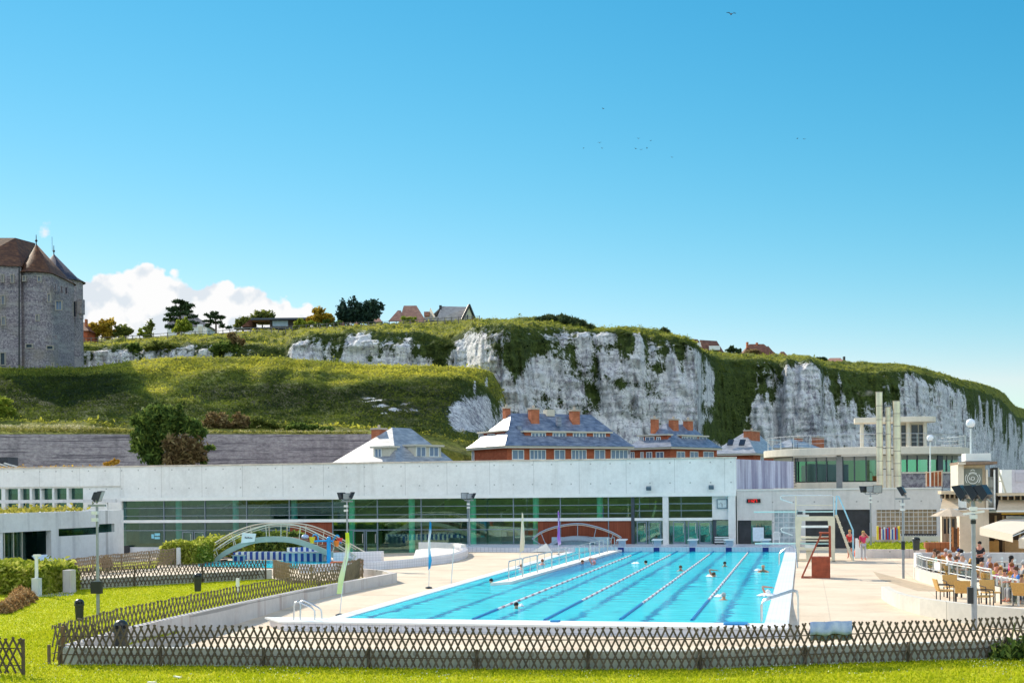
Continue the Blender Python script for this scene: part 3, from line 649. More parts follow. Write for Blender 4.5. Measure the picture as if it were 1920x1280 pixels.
M_COP=mat_coping()
# ================================================================ pool
PX0,PX1,PY0,PY1=-15.5,-1.27,42.6,90.3; ZP=.30
LANE=[-11.0,-8.53,-6.05,-3.67]; BLK=[-12.43,-9.96,-7.5,-5.03,-2.56]
def mat_water(name,lines=True):
    t=NT(name); ps=t.pos(); sx=t.n('ShaderNodeSeparateXYZ'); t.l(ps,sx.inputs[0])
    rip=t.noise(t.pos((.55,1.6,1)),1.3,5,.62); rip2=t.noise(t.pos((1.0,2.4,1)),2.6,4,.65); big=t.noise(ps,.10,3)
    X=t.math('ADD',sx.outputs[0],t.math('ADD',t.math('MULTIPLY',t.math('SUBTRACT',rip,.5),1.1),t.math('MULTIPLY',t.math('SUBTRACT',rip2,.5),.55)))
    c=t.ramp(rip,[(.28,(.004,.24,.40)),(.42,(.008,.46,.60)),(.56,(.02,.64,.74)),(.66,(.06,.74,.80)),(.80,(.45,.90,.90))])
    c=t.mix(t.ramp(rip2,[(.34,(.55,.55,.55)),(.47,(0,0,0))]),c,(.004,.30,.46)); gl_=t.noise(t.pos((.8,2.6,1)),3.4,4,.7); c=t.mix(t.ramp(gl_,[(.60,(0,0,0)),(.72,(.6,.6,.6))]),c,(.42,.86,.88))  # pale ripple highlights and dark troughs are painted into the water colour
    if lines:
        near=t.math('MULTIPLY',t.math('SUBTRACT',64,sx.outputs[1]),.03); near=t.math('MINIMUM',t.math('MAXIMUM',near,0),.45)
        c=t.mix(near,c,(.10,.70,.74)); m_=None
        for x in BLK[:]+[-14.6]:
            d=t.math('ABSOLUTE',t.math('SUBTRACT',X,x-.12)); k=t.math('MULTIPLY',t.math('SUBTRACT',.19,d),9.); k=t.math('MINIMUM',t.math('MAXIMUM',k,0),1)
            m_=k if m_ is None else t.math('MAXIMUM',m_,k)
        patch=t.ramp(t.noise(t.pos((.3,.25,1)),.6,3),[(.30,(.25,.25,.25)),(.45,(1,1,1))])
        c=t.mix(t.math('MULTIPLY',t.math('MULTIPLY',m_,.80),patch),c,(.002,.12,.34))
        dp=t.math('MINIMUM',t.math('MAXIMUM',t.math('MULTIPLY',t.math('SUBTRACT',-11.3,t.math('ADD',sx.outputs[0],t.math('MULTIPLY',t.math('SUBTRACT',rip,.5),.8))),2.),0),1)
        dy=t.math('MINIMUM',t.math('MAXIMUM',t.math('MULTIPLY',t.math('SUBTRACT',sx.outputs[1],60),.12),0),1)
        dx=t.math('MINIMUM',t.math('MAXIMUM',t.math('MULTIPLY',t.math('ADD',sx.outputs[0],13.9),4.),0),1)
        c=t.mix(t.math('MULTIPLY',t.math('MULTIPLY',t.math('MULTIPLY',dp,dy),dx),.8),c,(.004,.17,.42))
    h=t.math('ADD',rip,t.math('MULTIPLY',rip2,.5)); nr=t.bump(h,.55,.12)
    b=t.bsdf(c,.10,normal=nr,spec=.13); b.inputs['IOR'].default_value=1.2
    return t.done(b)
M_WATER=mat_water('pool_water'); M_WATER2=mat_water('shallow_water',False)
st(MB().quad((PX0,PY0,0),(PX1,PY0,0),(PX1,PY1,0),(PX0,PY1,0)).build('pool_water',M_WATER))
rim=thing('pool_surround',(-8.4,66,-.3),'white tiled rim framing the long swimming pool','pool rim')
MB().box((PX0-.55,PY0,-.3),(PX0,PY1,.035)).build('left_coping',M_COP,rim)
MB().box((PX1,PY0,-.3),(PX1+.75,PY1,.035)).build('right_coping',M_COP,rim)
MB().prism([(-17.3,41.25),(PX1+.75,41.25),(PX1+.75,PY0),(PX0-.55,PY0),(-18.4,PY0)],-.02,.04).build('near_coping',M_WHITE,rim)
MB().prism([(-17.2,41.3),(PX1+.7,41.3),(PX1+.7,PY0-.05),(-18.2,PY0-.05)],-.4,-.021).build('end_wall',M_TILE,rim)
st(MB().prism([(-27,90.9),(-24,90.3),(-20,89.3),(-17.5,89.2),(-16.6,PY1),(-.45,PY1),(-.45,94.9),(-27,94.9)],-.5,ZP).build('tiled_platform',M_TILE))
MB().box((PX0+1.6,PY1-.08,-.1),(PX1,PY1-.004,ZP-.02)).build('far_tile_face',M_TILEB,rim)
sg=MB()
for x in BLK: sg.box((x-.2,PY1-.11,-.1),(x+.2,PY1-.082,ZP-.03)).build('lane_end_mark',PM('navy_tile',(.01,.03,.20),.3),rim); sg=MB()
# ramp wall beside the channel, with its handrail
MB().prism([(-14.05,58.2),(-13.3,59.2),(-12.35,PY1-.1),(-13.0,PY1-.1),(-13.9,60.4)],-.1,.12).build('ramp_wall',M_WHITEW,rim)
M_STEEL=PM('brushed_steel',(.62,.63,.64),.30,.85,var=.1,scale=12)
M_RAILW=PM('pale_rail',(.70,.72,.72),.4,.2)
hr=thing('handrail',(-13.3,60,.1),'long stainless steel handrail along the pool ramp','railing')
def hrx(y): return -13.55+(y-59.8)*.0285
ys_=[59.8,62.6,65.8,69.2,73,76.8,80.2,83.4,86.4,89.2]
for i in range(0,len(ys_)-1):
    a,b=ys_[i],ys_[i+1]-.12; xa,xb=hrx(a),hrx(b)
    f=MB().tube([(xa,a,.1),(xa,a,.92),(xa+.003,a+.1,1.02),(xb,b-.1,1.02),(xb,b,.92),(xb,b,.1)],.028,6).build('rail_frame',M_STEEL,hr)
    MB().tube([(xa,a,.55),(xb,b,.55)],.016,5).build('mid_rail',M_STEEL,f); MB().cyl((hrx((a+b)/2),(a+b)/2,.1),(hrx((a+b)/2),(a+b)/2,1.0),.018,n=5).build('baluster',M_STEEL,f)
a=P(1079,1026,79.5); b=P(1103,1034,79.5); x=hrx(79.5)
sgn=MB().box((x-.03,79.1,.70),(x+.01,80.3,1.0)); o=MB().box((a.x,79.4,a.z-.28),(b.x,79.44,a.z)).build('notice_board',PM('aqua_sign',(.25,.62,.66),.4)); tag(o,'pale turquoise notice board on the pool ramp handrail','sign')
# starting blocks
def start_block():
    r=thing('starting_block',(0,0,0),'x','starting block','starting blocks along the far end of the pool')
    MB().hexa([(-.25,.45,0),(.25,.45,0),(.22,.75,0),(-.22,.75,0)],[(-.25,.35,.42),(.25,.35,.42),(.22,.7,.42),(-.22,.7,.42)]).build('pedestal',PM('block_blue_grey',(.45,.55,.68),.5),r)
    MB().hexa([(-.36,.0,.42),(.36,.0,.42),(.36,.85,.46),(-.36,.85,.46)],[(-.36,.0,.49),(.36,.0,.49),(.36,.85,.54),(-.36,.85,.54)]).build('standing_board',M_WHITE,r,bevel=.02)
    for s in (-1,1): MB().tube([(s*.30,.05,.12),(s*.30,.02,.38)],.025,6).build('grip',M_STEEL,r)
    return r
sb=start_block(); BL_=['white starting block leftmost of five, by the end of the ramp railing','second starting block from the left at the far pool end, before the wooden panel edge','middle starting block of five in front of the glass doors','fourth starting block, in front of the white column and bench','rightmost starting block, partly behind the low springboard']
for i,x in enumerate(BLK):
    q=sb if i==0 else dup(sb,(x,PY1,ZP)); q.location=(x,PY1+.05,ZP); q['label']=BL_[i]
# lane ropes
def mat_rope():
    t=NT('lane_rope'); sx=t.n('ShaderNodeSeparateXYZ'); t.l(t.pos(),sx.inputs[0])
    f=t.math('FRACT',t.math('DIVIDE',sx.outputs[1],1.35)); k=t.math('LESS_THAN',f,.34)
    return t.done(t.bsdf(t.mix(k,(.86,.85,.83),(.55,.22,.26)),.5))
M_ROPE=mat_rope(); M_RBLUE=PM('rope_blue',(.015,.20,.48),.4)
LR=['leftmost red and white lane rope, nearest the ramp','second red and white lane rope from the left','third lane rope from the left, with the longest blue end','rightmost red and white lane rope, nearest the springboards']
for i,x in enumerate(LANE):
    y0,y1=(46.6,84.5) if i<1 else ((50.5,85.5) if i==1 else ((49.6,86) if i==2 else (51.2,88)))
    r=thing('lane_rope',(x,66,0),LR[i],'lane rope','floating lane ropes in the pool')
    n=int((y1-y0)/.45); m=MB()
    pts=[(x,y0+k*(y1-y0)/n,.015) for k in range(n+1)]; m.tube(pts,.05,6).build('floats',M_ROPE,r)
    MB().tube([(x,PY0+1.0 if i>1 else PY0+.4,.0),(x,y0,.01)],.06,6).build('blue_end',M_RBLUE,r); MB().tube([(x,y1,.01),(x,PY1-.1,.02)],.035,5).build('far_end',M_RBLUE,r)
# ================================================================ pool hall
FY=95.
hall=thing('pool_hall',(-28,97,-.5),'long low concrete swimming hall with a glass front and broad blank fascia','building')
def fp(px,py): q=P(px,py,FY); return q.x,q.z
zf0=3.84; zt=6.45; xL=-53.0
MB().box((xL,FY-.35,4.0),(-4.72,FY+.4,zt)).build('fascia',M_FASC,hall); MB().box((-76,FY-.35,4.95),(xL-.002,FY+.4,zt)).build('fascia',M_FASC,hall)
MB().box((xL,FY-.45,zf0-.10),(-4.72,FY+.1,3.998)).build('fascia_trim',M_WHITE,hall)
MB().box((-76,FY-.42,zt+.002),(-4.68,FY+.5,zt+.10)).build('roof_edge',PM('rusty_flashing',(.60,.52,.44),.7,var=.3,scale=1.5),hall)
MB().box((-76,FY+.402,4.4),(-5.0,FY+21,zt-.05)).build('roof_body',M_CONC,hall)
q=P(1488,868,FY+13); MB().prism([(-5.0,FY+.402),(-4.72,FY+.402),(q.x,q.y),(q.x-.3,q.y)],4.23,zt-.06).build('side_wall',M_STREAK,hall)
# hall inside
M_INT=PM('hall_inside',(.15,.22,.20),.8,scale=.5,var=.4); M_INTF=PM('hall_floor',(.28,.33,.30),.35,scale=.5)
MB().box((xL,FY+13,-.5),(-5,FY+13.3,4.3)).build('back_wall',M_INT,hall); MB().quad((xL,FY+.3,-.35),(-5,FY+.3,-.35),(-5,FY+13,-.35),(xL,FY+13,-.35)).build('hall_floor',M_INTF,hall)
MB().box((xL-.3,FY+.4,-.5),(xL,FY+13,4.0)).build('end_wall',M_INT,hall)
M_GCOL=PM('green_column',(.22,.72,.58),.5,scale=3)
for px in (335,442,552,660,772,887,1005,1125):
    q=P(px,960,FY+.7); MB().cyl((q.x,FY+.7,-.4),(q.x,FY+.7,4.3),.24,n=16).build('column',M_GCOL,hall,smooth=True)
ip=MB()
for k in range(26):
    x=rng.uniform(-50,-13); h=rng.uniform(.8,2.2); MB().box((x,FY+6+k*.2,-.34),(x+rng.uniform(.4,2.4),FY+6.4+k*.2,h-.3)).build('inside_fitting',PM('inside_fit%d'%(k%3),[(.20,.24,.16),(.09,.12,.08),(.34,.36,.30)][k%3],.6),hall)
for k in range(12):
    x=-51+k*3.3; MB().bar((x,FY+12.9,2.6),(x+1.8,FY+12.9,3.7),.18,.12).build('inside_truss',PM('truss_pale',(.5,.55,.5),.5),hall)
MB().box((-30,FY+12.8,2.7),(-12.5,FY+12.95,3.5)).build('bright_backdrop',PM('inside_green_panel',(.20,.42,.14),.6,scale=.6,var=.5),hall)
def mat_glass(name,tint,refl,rough=.02):
    t=NT(name); g=t.n('ShaderNodeBsdfGlossy'); g.inputs['Roughness'].default_value=rough; g.inputs['Color'].default_value=(.62,.95,.80,1)
    tr=t.n('ShaderNodeBsdfTransparent'); tr.inputs[0].default_value=(*tint,1)
    nb=t.bump(t.noise(t.pos((.35,.35,.35)),1,2),.05,.05); t.l(nb,g.inputs['Normal'])
    mx=t.n('ShaderNodeMixShader'); mx.inputs[0].default_value=refl; t.l(tr.outputs[0],mx.inputs[1]); t.l(g.outputs[0],mx.inputs[2]); return t.done(mx)
M_GLASS=mat_glass('green_glass',(.54,.84,.72),.17); M_GLASSD=mat_glass('dark_glass',(.30,.52,.54),.12)
M_FRAME=PM('grey_blue_frame',(.20,.25,.30),.4,.3); M_FRAMED=PM('dark_frame',(.06,.07,.09),.4,.3)
def pane(px0,px1,py0,py1,mat=M_GLASS,y=FY,name='glass'):
    a=P(px0,py0,y); b=P(px1,py1,y); return MB().quad((a.x,y,b.z),(b.x,y,b.z),(b.x,y,a.z),(a.x,y,a.z)).build(name,mat,hall)
mull=[228,308,385,463,543,624,708,790,877,963,1051,1141,1187]
zt_,zs,zb=3.74,2.10,-.42
zr=[P(600,950,FY).z,P(600,965,FY).z,P(600,993,FY).z]
for i in range(len(mull)-1):
    a=P(mull[i],960,FY).x; b=P(mull[i+1],960,FY).x; mt=M_GLASSD if i<5 else M_GLASS
    wood=mull[i]>=1000 or mull[i]==543
    gl=MB().quad((a,FY,zs+.12),(b,FY,zs+.12),(b,FY,zt_),(a,FY,zt_)).build('upper_glass',mt,hall)
    if not wood: MB().quad((a,FY,zb),(b,FY,zb),(b,FY,zs-.1),(a,FY,zs-.1)).build('lower_glass',mt,hall)
    m=MB().box((a-.035,FY-.09,zb),(a+.035,FY+.04,zt_))
    m.build('mullion',M_FRAME,hall)
for z in zr[:2]: MB().box((xL,FY-.06,z-.026),(-12.2,FY+.03,z+.026)).build('transom',M_FRAME,hall)
for a,b in ((228,543),(624,1009)): MB().box((P(a,990,FY).x,FY-.06,zr[2]-.03),(P(b,990,FY).x,FY+.03,zr[2]+.03)).build('transom',M_FRAME,hall)
MB().box((xL,FY-.16,zs-.1),(-12.25,FY+.05,zs+.13)).build('sill_band',M_WHITE,hall)
def mat_wood(name,c1,c2,per=.13):
    t=NT(name); ps=t.pos(); sx=t.n('ShaderNodeSeparateXYZ'); t.l(ps,sx.inputs[0]); n=t.noise(t.pos((6,6,.5)),1,5,.7); n2=t.noise(t.pos((1.4,1.4,.15)),1,4)
    c=t.mix(n2,t.ramp(n,[(.3,c1),(.7,c2)]),tuple(x*.6 for x in c1)); g=t.math('LESS_THAN',t.math('FRACT',t.math('DIVIDE',sx.outputs[0],per)),.1)
    return t.done(t.bsdf(t.mix(t.math('MULTIPLY',g,.6),c,(.03,.012,.01)),.6,spec=.25))
M_WOOD=mat_wood('red_cedar_panel',(.25,.055,.025),(.42,.11,.05))
a=P(1009,1000,FY).x; b=P(1187,1000,FY).x; MB().box((a,FY-.05,-.4),(b,FY+.1,zs-.102)).build('cedar_panel',M_WOOD,hall)
a=P(543,1000,FY).x; b=P(624,1000,FY).x; MB().box((a,FY-.05,-.4),(b,FY+.1,zs-.102)).build('cedar_panel',M_WOOD,hall)
pl=[(p[0],p[1]) for p in [(P(234,1,FY).x,0),(P(300,1,FY).x,0)]]; MB().box((pl[0][0],FY-.2,-.6),(P(345,1,FY).x,FY-.02,P(260,1025,FY).z)).build('plinth',M_CONC,hall)
MB().box((P(228,1,FY).x,FY-.5,-.6),(P(236,1,FY).x,FY-.22,P(230,1022,FY).z)).build('vent_box',M_IRON,hall)
def door(px0,px1,pyt,zbot,y=FY-.1,leaf=1):
    a=P(px0,pyt,y); b=P(px1,pyt,y); zt2=a.z
    d=MB(); w_=.07
    d.box((a.x,y-.06,zbot),(a.x+w_,y+.02,zt2)).box((b.x-w_,y-.06,zbot),(b.x,y+.02,zt2)).box((a.x+w_,y-.06,zt2-w_),(b.x-w_,y+.02,zt2)).box((a.x+w_,y-.06,zbot),(b.x-w_,y+.02,zbot+.14))
    f=d.build('door',M_FRAME,hall); MB().quad((a.x+w_,y,zbot+.14),(b.x-w_,y,zbot+.14),(b.x-w_,y,zt2-w_),(a.x+w_,y,zt2-w_)).build('door_glass',M_GLASS if px0>600 else M_GLASSD,f)
    MB().cyl((b.x-.14,y-.13,zbot+.8),(b.x-.14,y-.13,zbot+1.5),.02,n=6).build('handle',M_STEEL,f); return f
for a in [(342,362,996,-.4),(364,384,996,-.4),(662,684,994,-.4),(686,708,994,-.4),(1194,1213,977,.3),(1216,1240,977,.3),(1262,1285,977,.3),(1290,1308,977,.3),(1311,1334,977,.3)]: door(*a)
for r in ((284,289,1001,1009),(290,300,999,1004),(290,300,1006,1010)):
    a=P(r[0],r[2],FY-.03);b=P(r[1],r[3],FY-.03); MB().box((a.x,FY-.05,b.z),(b.x,FY-.02,a.z)).build('paper_notice',PM('paper_blue',(.25,.60,.72),.5),hall)
# right end: posts, two bays, clock wall
def xb(px): return P(px,960,FY).x
M_PILL=mat_concrete('pale_pillar',(.74,.73,.71),None,False,.2,(.5,.45,.4))
MB().box((xb(1184),FY-.2,.3),(xb(1190),FY+.1,zf0-.11)).build('end_post',M_FRAMED,hall)
MB().box((xb(1243.5),FY-.4,.3),(xb(1254),FY+.1,zf0-.11)).build('white_column',M_PILL,hall)
MB().box((xb(1366),FY-.4,.3),(xb(1379.5),FY+.3,4.0)).build('white_column',M_PILL,hall)
MB().box((xb(1335.5),FY-.1,2.05),(xb(1366)-.003,FY+.3,zf0-.11)).build('clock_wall',M_PILL,hall)
for (a,b) in ((1190,1243.5),(1254,1335.5)):
    MB().quad((xb(a),FY,2.2),(xb(b),FY,2.2),(xb(b),FY,3.72),(xb(a),FY,3.72)).build('upper_glass',M_GLASS,hall)
    MB().box((xb(a),FY-.15,2.0),(xb(b),FY+.05,2.2)).build('sill_band',M_WHITE,hall)
    MB().quad((xb(a),FY+.02,.3),(xb(b),FY+.02,.3),(xb(b),FY+.02,2.0),(xb(a),FY+.02,2.0)).build('lower_glass',M_GLASS,hall)
    for z in (2.72,3.22): MB().box((xb(a),FY-.05,z-.03),(xb(b),FY+.03,z+.03)).build('transom',M_FRAME,hall)
    MB().box((xb((a+b)/2-18),FY-.05,2.2),(xb((a+b)/2-17),FY+.03,3.7)).build('mullion',M_FRAME,hall)
MB().quad((xb(1343),FY-.02,.7),(xb(1366),FY-.02,.7),(xb(1366),FY-.02,2.0),(xb(1343),FY-.02,2.0)).build('lower_glass',M_GLASS,hall)
MB().box((xb(1336),FY,.3),(xb(1366),FY+.1,2.04)).build('dark_recess',M_FRAMED,hall)
# low wall to the right of the hall
def rw(px,py): q=P(px,py,FY); return q
zr0=-.4
def wall_with_holes(x0,x1,z0,z1,holes,y0,y1,name,mat,par):
    """wall slab in XZ with rectangular openings"""
    xs=sorted({x0,x1,*[h[0] for h in holes],*[h[1] for h in holes]}); zs=sorted({z0,z1,*[h[2] for h in holes],*[h[3] for h in holes]}); m=MB()
    for i in range(len(xs)-1):
        run=None
        for j in range(len(zs)-1):
            cx,cz=(xs[i]+xs[i+1])/2,(zs[j]+zs[j+1])/2
            solid=not any(h[0]<cx<h[1] and h[2]<cz<h[3] for h in holes)
            if solid: run=[zs[j],zs[j+1]] if run is None else [run[0],zs[j+1]]
            if (not solid or j==len(zs)-2) and run: m.box((xs[i],y0,run[0]),(xs[i+1],y1,run[1])); run=None
    return m.build(name,mat,par)
hx=lambda a:rw(a,960).x
H1=(hx(1383),hx(1447),.30,rw(1400,975).z); H2=(hx(1452),hx(1497),.0,rw(1460,956).z); H3=(hx(1510),hx(1632),-.3,rw(1570,955).z); H4=(hx(1643),hx(1756),rw(1700,1000).z,rw(1700,955).z)
wall_with_holes(-4.7,hx(1765),zr0,4.12,[H1,H2,H3,H4],FY,FY+.4,'right_wall',M_CONCW,hall)
MB().box((-4.72,FY-.06,4.122),(hx(1766),FY+.5,4.22)).build('wall_cap',M_PILL,hall)
MB().box((-4.7,FY+.402,3.6),(hx(1765),FY+20,4.10)).build('flat_roof',M_CONCW,hall)
M_BLK=PM('black_shutter',(.035,.035,.04),.5,scale=1.5,var=.4)
MB().box((H3[0],FY+.15,H3[2]),(H3[1],FY+.3,H3[3])).build('black_shutter',M_BLK,hall)
MB().box((hx(1385),FY+.1,.3),(hx(1408),FY+.2,H1[3])).build('black_door',M_BLK,hall)
MB().quad((hx(1408),FY+.15,.3),(H1[1],FY+.15,.3),(H1[1],FY+.15,H1[3]),(hx(1408),FY+.15,H1[3])).build('lower_glass',M_GLASS,hall)
MB().box((-4.6,FY+3,-.3),(hx(1765),FY+3.2,3.6)).build('inner_wall',M_INT,hall)
def mat_glassblock(name,c,per,grout):
    t=NT(name); ps=t.pos(); sx=t.n('ShaderNodeSeparateXYZ'); t.l(ps,sx.inputs[0])
    a=t.math('LESS_THAN',t.math('FRACT',t.math('DIVIDE',sx.outputs[0],per)),.14); b=t.math('LESS_THAN',t.math('FRACT',t.math('DIVIDE',sx.outputs[2],per)),.14)
    n=t.noise(ps,2.2,5,.7); cc_=t.ramp(n,[(.3,tuple(x*.55 for x in c)),(.7,tuple(min(1,x*1.35) for x in c))])
    return t.done(t.bsdf(t.mix(t.math('MAXIMUM',a,b),cc_,grout),.25,spec=.5))
MB().box((H2[0],FY+.1,H2[2]),(H2[1],FY+.2,H2[3])).build('glass_blocks',mat_glassblock('glass_block',(.36,.42,.45),.36,(.55,.56,.58)),hall)
MB().box((H4[0],FY+.1,H4[2]),(H4[1],FY+.2,H4[3])).build('glass_blocks',mat_glassblock('amber_glass_block',(.30,.22,.14),.31,(.58,.55,.52)),hall)
# left wing
wing=thing('left_wing',(-50,78,-.3),'low blue grey concrete wing with a slit window at the far left','building')
w0=G(0,1063); e=(G(232,1043)-w0).normalized(); wn_=Vector((e.y,-e.x,0)); ZW=3.23
def wp(px,py): return RP(px,py,w0,wn_)
def su(px,py):
    q=wp(px,py); return (q-w0).dot(e),q.z
S1=su(232,1000)[0]; A1=(su(10,1)[0],su(86,1)[0],-.3,su(50,996)[1]); A2=(su(100,1)[0],su(176,1)[0],su(150,1003)[1],su(150,989)[1]); A3=(su(176,1)[0],su(205,1)[0],su(190,998)[1],su(190,982)[1])
A1=(-14,A1[1],-.3,A1[3])
xs=sorted({-16,S1,*A1[:2],*A2[:2],*A3[:2]}); zs=sorted({-.4,ZW,*A1[2:],*A2[2:],*A3[2:]}); m=MB()
for i in range(len(xs)-1):
    for j in range(len(zs)-1):
        cx,cz=(xs[i]+xs[i+1])/2,(zs[j]+zs[j+1])/2
        if not any(h[0]<cx<h[1] and h[2]<cz<h[3] for h in (A1,A2,A3)):
            p=w0+e*cx; p.z=cz; m.obox(p-wn_*.2,e,-wn_,U0,xs[i+1]-xs[i],.4,zs[j+1]-zs[j])
m.build('wing_wall',M_CONC,wing)
def wbox(s0,s1,d0,d1,z0,z1,name,mat): 
    c=w0+e*(s0+s1)/2-wn_*(d0+d1)/2; c.z=(z0+z1)/2; return MB().obox(c,e,-wn_,U0,s1-s0,d1-d0,z1-z0).build(name,mat,wing)
wbox(A1[0],A1[1]+.1,1.2,1.3,-.3,A1[3]+.1,'entrance_glass',M_GLASSD); wbox(-16,S1-.1,4,4.2,-.3,ZW-.3,'inside_wall',M_INT); wbox(-16,S1-.1,.41,10,ZW-.35,ZW-.08,'roof_slab',M_CONC); wbox(S1-.4,S1,.41,12,-.4,ZW,'end_face',M_CONC)
wbox(A2[0],A3[1],.25,.3,A2[2]-.02,A3[3],'slit_glass',M_GLASSD)
for px in (20,33,50,66): s_=su(px,1000)[0]; wbox(s_-.05,s_+.05,1.0,1.15,-.3,A1[3],'glazing_bar',M_STEEL)
s_=su(4,1000)[0]; q=w0+e*s_-wn_*.3; MB().cyl((q.x,q.y,-.3),(q.x,q.y,A1[3]),.28,n=14).build('round_column',M_CONC,wing,smooth=True)
# planted roof of the wing
gp=[]
for k in range(2600):
    s_=rng.uniform(-16,S1-3); d=rng.uniform(.3,4.); q=w0+e*s_-wn_*d; gp.append((q.x,q.y,ZW+abs(rng.normal())*.16))
leafcloud('roof_planting',gp,.16,leafmat('roof_plant_leaf',(.20,.20,.03),(.36,.32,.05),(.50,.42,.08),.4,.5),wing)['kind']='stuff'
# upper window wall at the left (in the plane of the hall)
HW=[(P(a,1,FY).x,P(b,1,FY).x,2.6,P(60,914,FY).z) for a,b in ((-60,-36),(-28,-4),(3,27),(31,49),(53,68),(71,91),(95,118),(122,149))]
wall_with_holes(-76,xL-.004,1.5,4.948,[(h[0],h[1],2.3,4.82) for h in HW],FY-.2,FY+.4,'window_wall',M_FASC,hall)
MB().box((-76,FY+.25,2.2),(xL-1,FY+.3,4.9)).build('upper_glass',M_GLASSD,hall); MB().box((-76,FY+4,1),(xL-1,FY+4.2,4.4)).build('inside_wall',M_INT,hall)
zb_=P(100,939,FY).z; MB().box((-76,FY-1.6,zb_-.13),(xL+.2,FY-1.3,zb_+.13)).build('sun_beam',M_CONC,hall)
for px in (60,134,200): x=P(px,950,FY-1.4).x; MB().box((x-.12,FY-1.55,1.8),(x+.12,FY-1.35,zb_-.131)).build('beam_post',M_FASC,hall)
# small building fittings
ck=thing('wall_clock',(xb(1354),FY-.2,3.1),'square grey wall clock on the white wall by the doors','clock')
a=P(1344,935,FY-.12); b=P(1364,953,FY-.12)
MB().box((a.x,FY-.2,b.z),(b.x,FY-.102,a.z)).build('clock_case',PM('clock_grey',(.16,.22,.26),.4),ck); MB().box((a.x+.07,FY-.22,b.z+.07),(b.x-.07,FY-.201,a.z-.07)).build('clock_face',PM('clock_face',(.55,.62,.63),.4),ck)
c=(a+b)/2; h=MB().bar((c.x,FY-.23,c.z),(c.x-.12,FY-.23,c.z+.08),.03,.02).bar((c.x,FY-.23,c.z),(c.x,FY-.23,c.z-.22),.03,.02).bar((c.x-.25,FY-.23,c.z),(c.x-.18,FY-.23,c.z),.03,.02).bar((c.x+.25,FY-.23,c.z),(c.x+.18,FY-.23,c.z),.03,.02); h.build('clock_hands',M_IRON,ck)
sg=thing('display_sign',(xb(1412),FY-.2,3.4),'red illuminated digital time display on the concrete wall','display')
a=P(1400,935,FY-.05); b=P(1426,942,FY-.05); MB().box((a.x,FY-.12,b.z),(b.x,FY-.002,a.z)).build('display_case',PM('display_black',(.02,.004,.004),.3),sg)
t=NT('red_led'); em=t.n('ShaderNodeEmission'); em.inputs[0].default_value=(1,.03,.03,1); em.inputs[1].default_value=1.1; M_LED=t.done(em)
dg=MB(); SEG={'1':'bc','2':'abged','7':'abc','4':'fgbc','0':'abcdef'}; w_=(b.x-a.x-.12)/5.6; hh=(a.z-b.z-.08)
def dig(ch,x):
    z0=b.z+.04; m={'a':((0,1),(1,1)),'d':((0,0),(1,0)),'g':((0,.5),(1,.5)),'f':((0,.5),(0,1)),'b':((1,.5),(1,1)),'e':((0,0),(0,.5)),'c':((1,0),(1,.5))}
    for s in SEG[ch]:
        p,q=m[s]; dg.bar((x+p[0]*w_*.7,FY-.13,z0+p[1]*hh),(x+q[0]*w_*.7,FY-.13,z0+q[1]*hh),.02,.045,(0,1,0))
x=a.x+.06
for ch in '11:27':
    if ch==':': dg.box((x+w_*.2,FY-.135,b.z+.09),(x+w_*.4,FY-.121,b.z+.13)).box((x+w_*.2,FY-.135,a.z-.13),(x+w_*.4,FY-.121,a.z-.09)); x+=w_*.6
    else: dig(ch,x); x+=w_
dg.build('digits',M_LED,sg)
def wall_lamp():
    r=thing('wall_floodlight',(0,0,0),'x','wall light','floodlights fixed under the hall fascia')
    MB().obox((0,-.25,0),(1,0,0),Vector((0,-.8,-.6)).normalized(),Vector((0,-.6,.8)),.36,.2,.24).build('lamp_housing',PM('lamp_blue_grey',(.10,.16,.20),.4),r); MB().box((-.03,-.2,-.05),(.03,0,.05)).build('bracket',M_IRON,r); return r
wl_=wall_lamp()
for i,(px,py) in enumerate(((1217,915),(1334,913))):
    q=P(px,py,FY-.35); o=wl_ if i==0 else dup(wl_,q); o.location=q; o['label']=['small wall floodlight on the hall fascia, the left one above the glass bay','small wall floodlight on the hall fascia, the right one above the clock wall'][i]
# ================================================================ hipped brick houses behind the hall
def mat_brick(name,c1,c2):
    t=NT(name); ps=t.pos(); n=t.noise(ps,1.5,5,.7); r=t.noise(t.pos((1.5,1.5,9)),1.,3,.6); c=t.ramp(n,[(.3,c1),(.7,c2)])
    return t.done(t.bsdf(t.mix(t.ramp(r,[(.4,(.4,.4,.4)),(.5,(0,0,0))]),c,tuple(x*.6 for x in c1)),.85,spec=.15))
M_BRICK=mat_brick('red_brick',(.36,.085,.04),(.52,.15,.075)); M_BRICKD=mat_brick('chimney_brick',(.38,.12,.06),(.58,.21,.11))
M_SLATE=mat_tiles('blue_slate',(.22,.23,.27),(.36,.37,.40),(.52,.52,.53),2.0,.15,.40,.8)
M_SLATEM=mat_tiles('mossy_slate',(.06,.08,.14),(.20,.23,.31),(.32,.35,.42),2.0,.15,.40,.8)
M_CREAM=PM('cream_trim',(.62,.56,.46),.6,var=.08); M_POT=PM('clay_pot',(.5,.42,.34),.8)
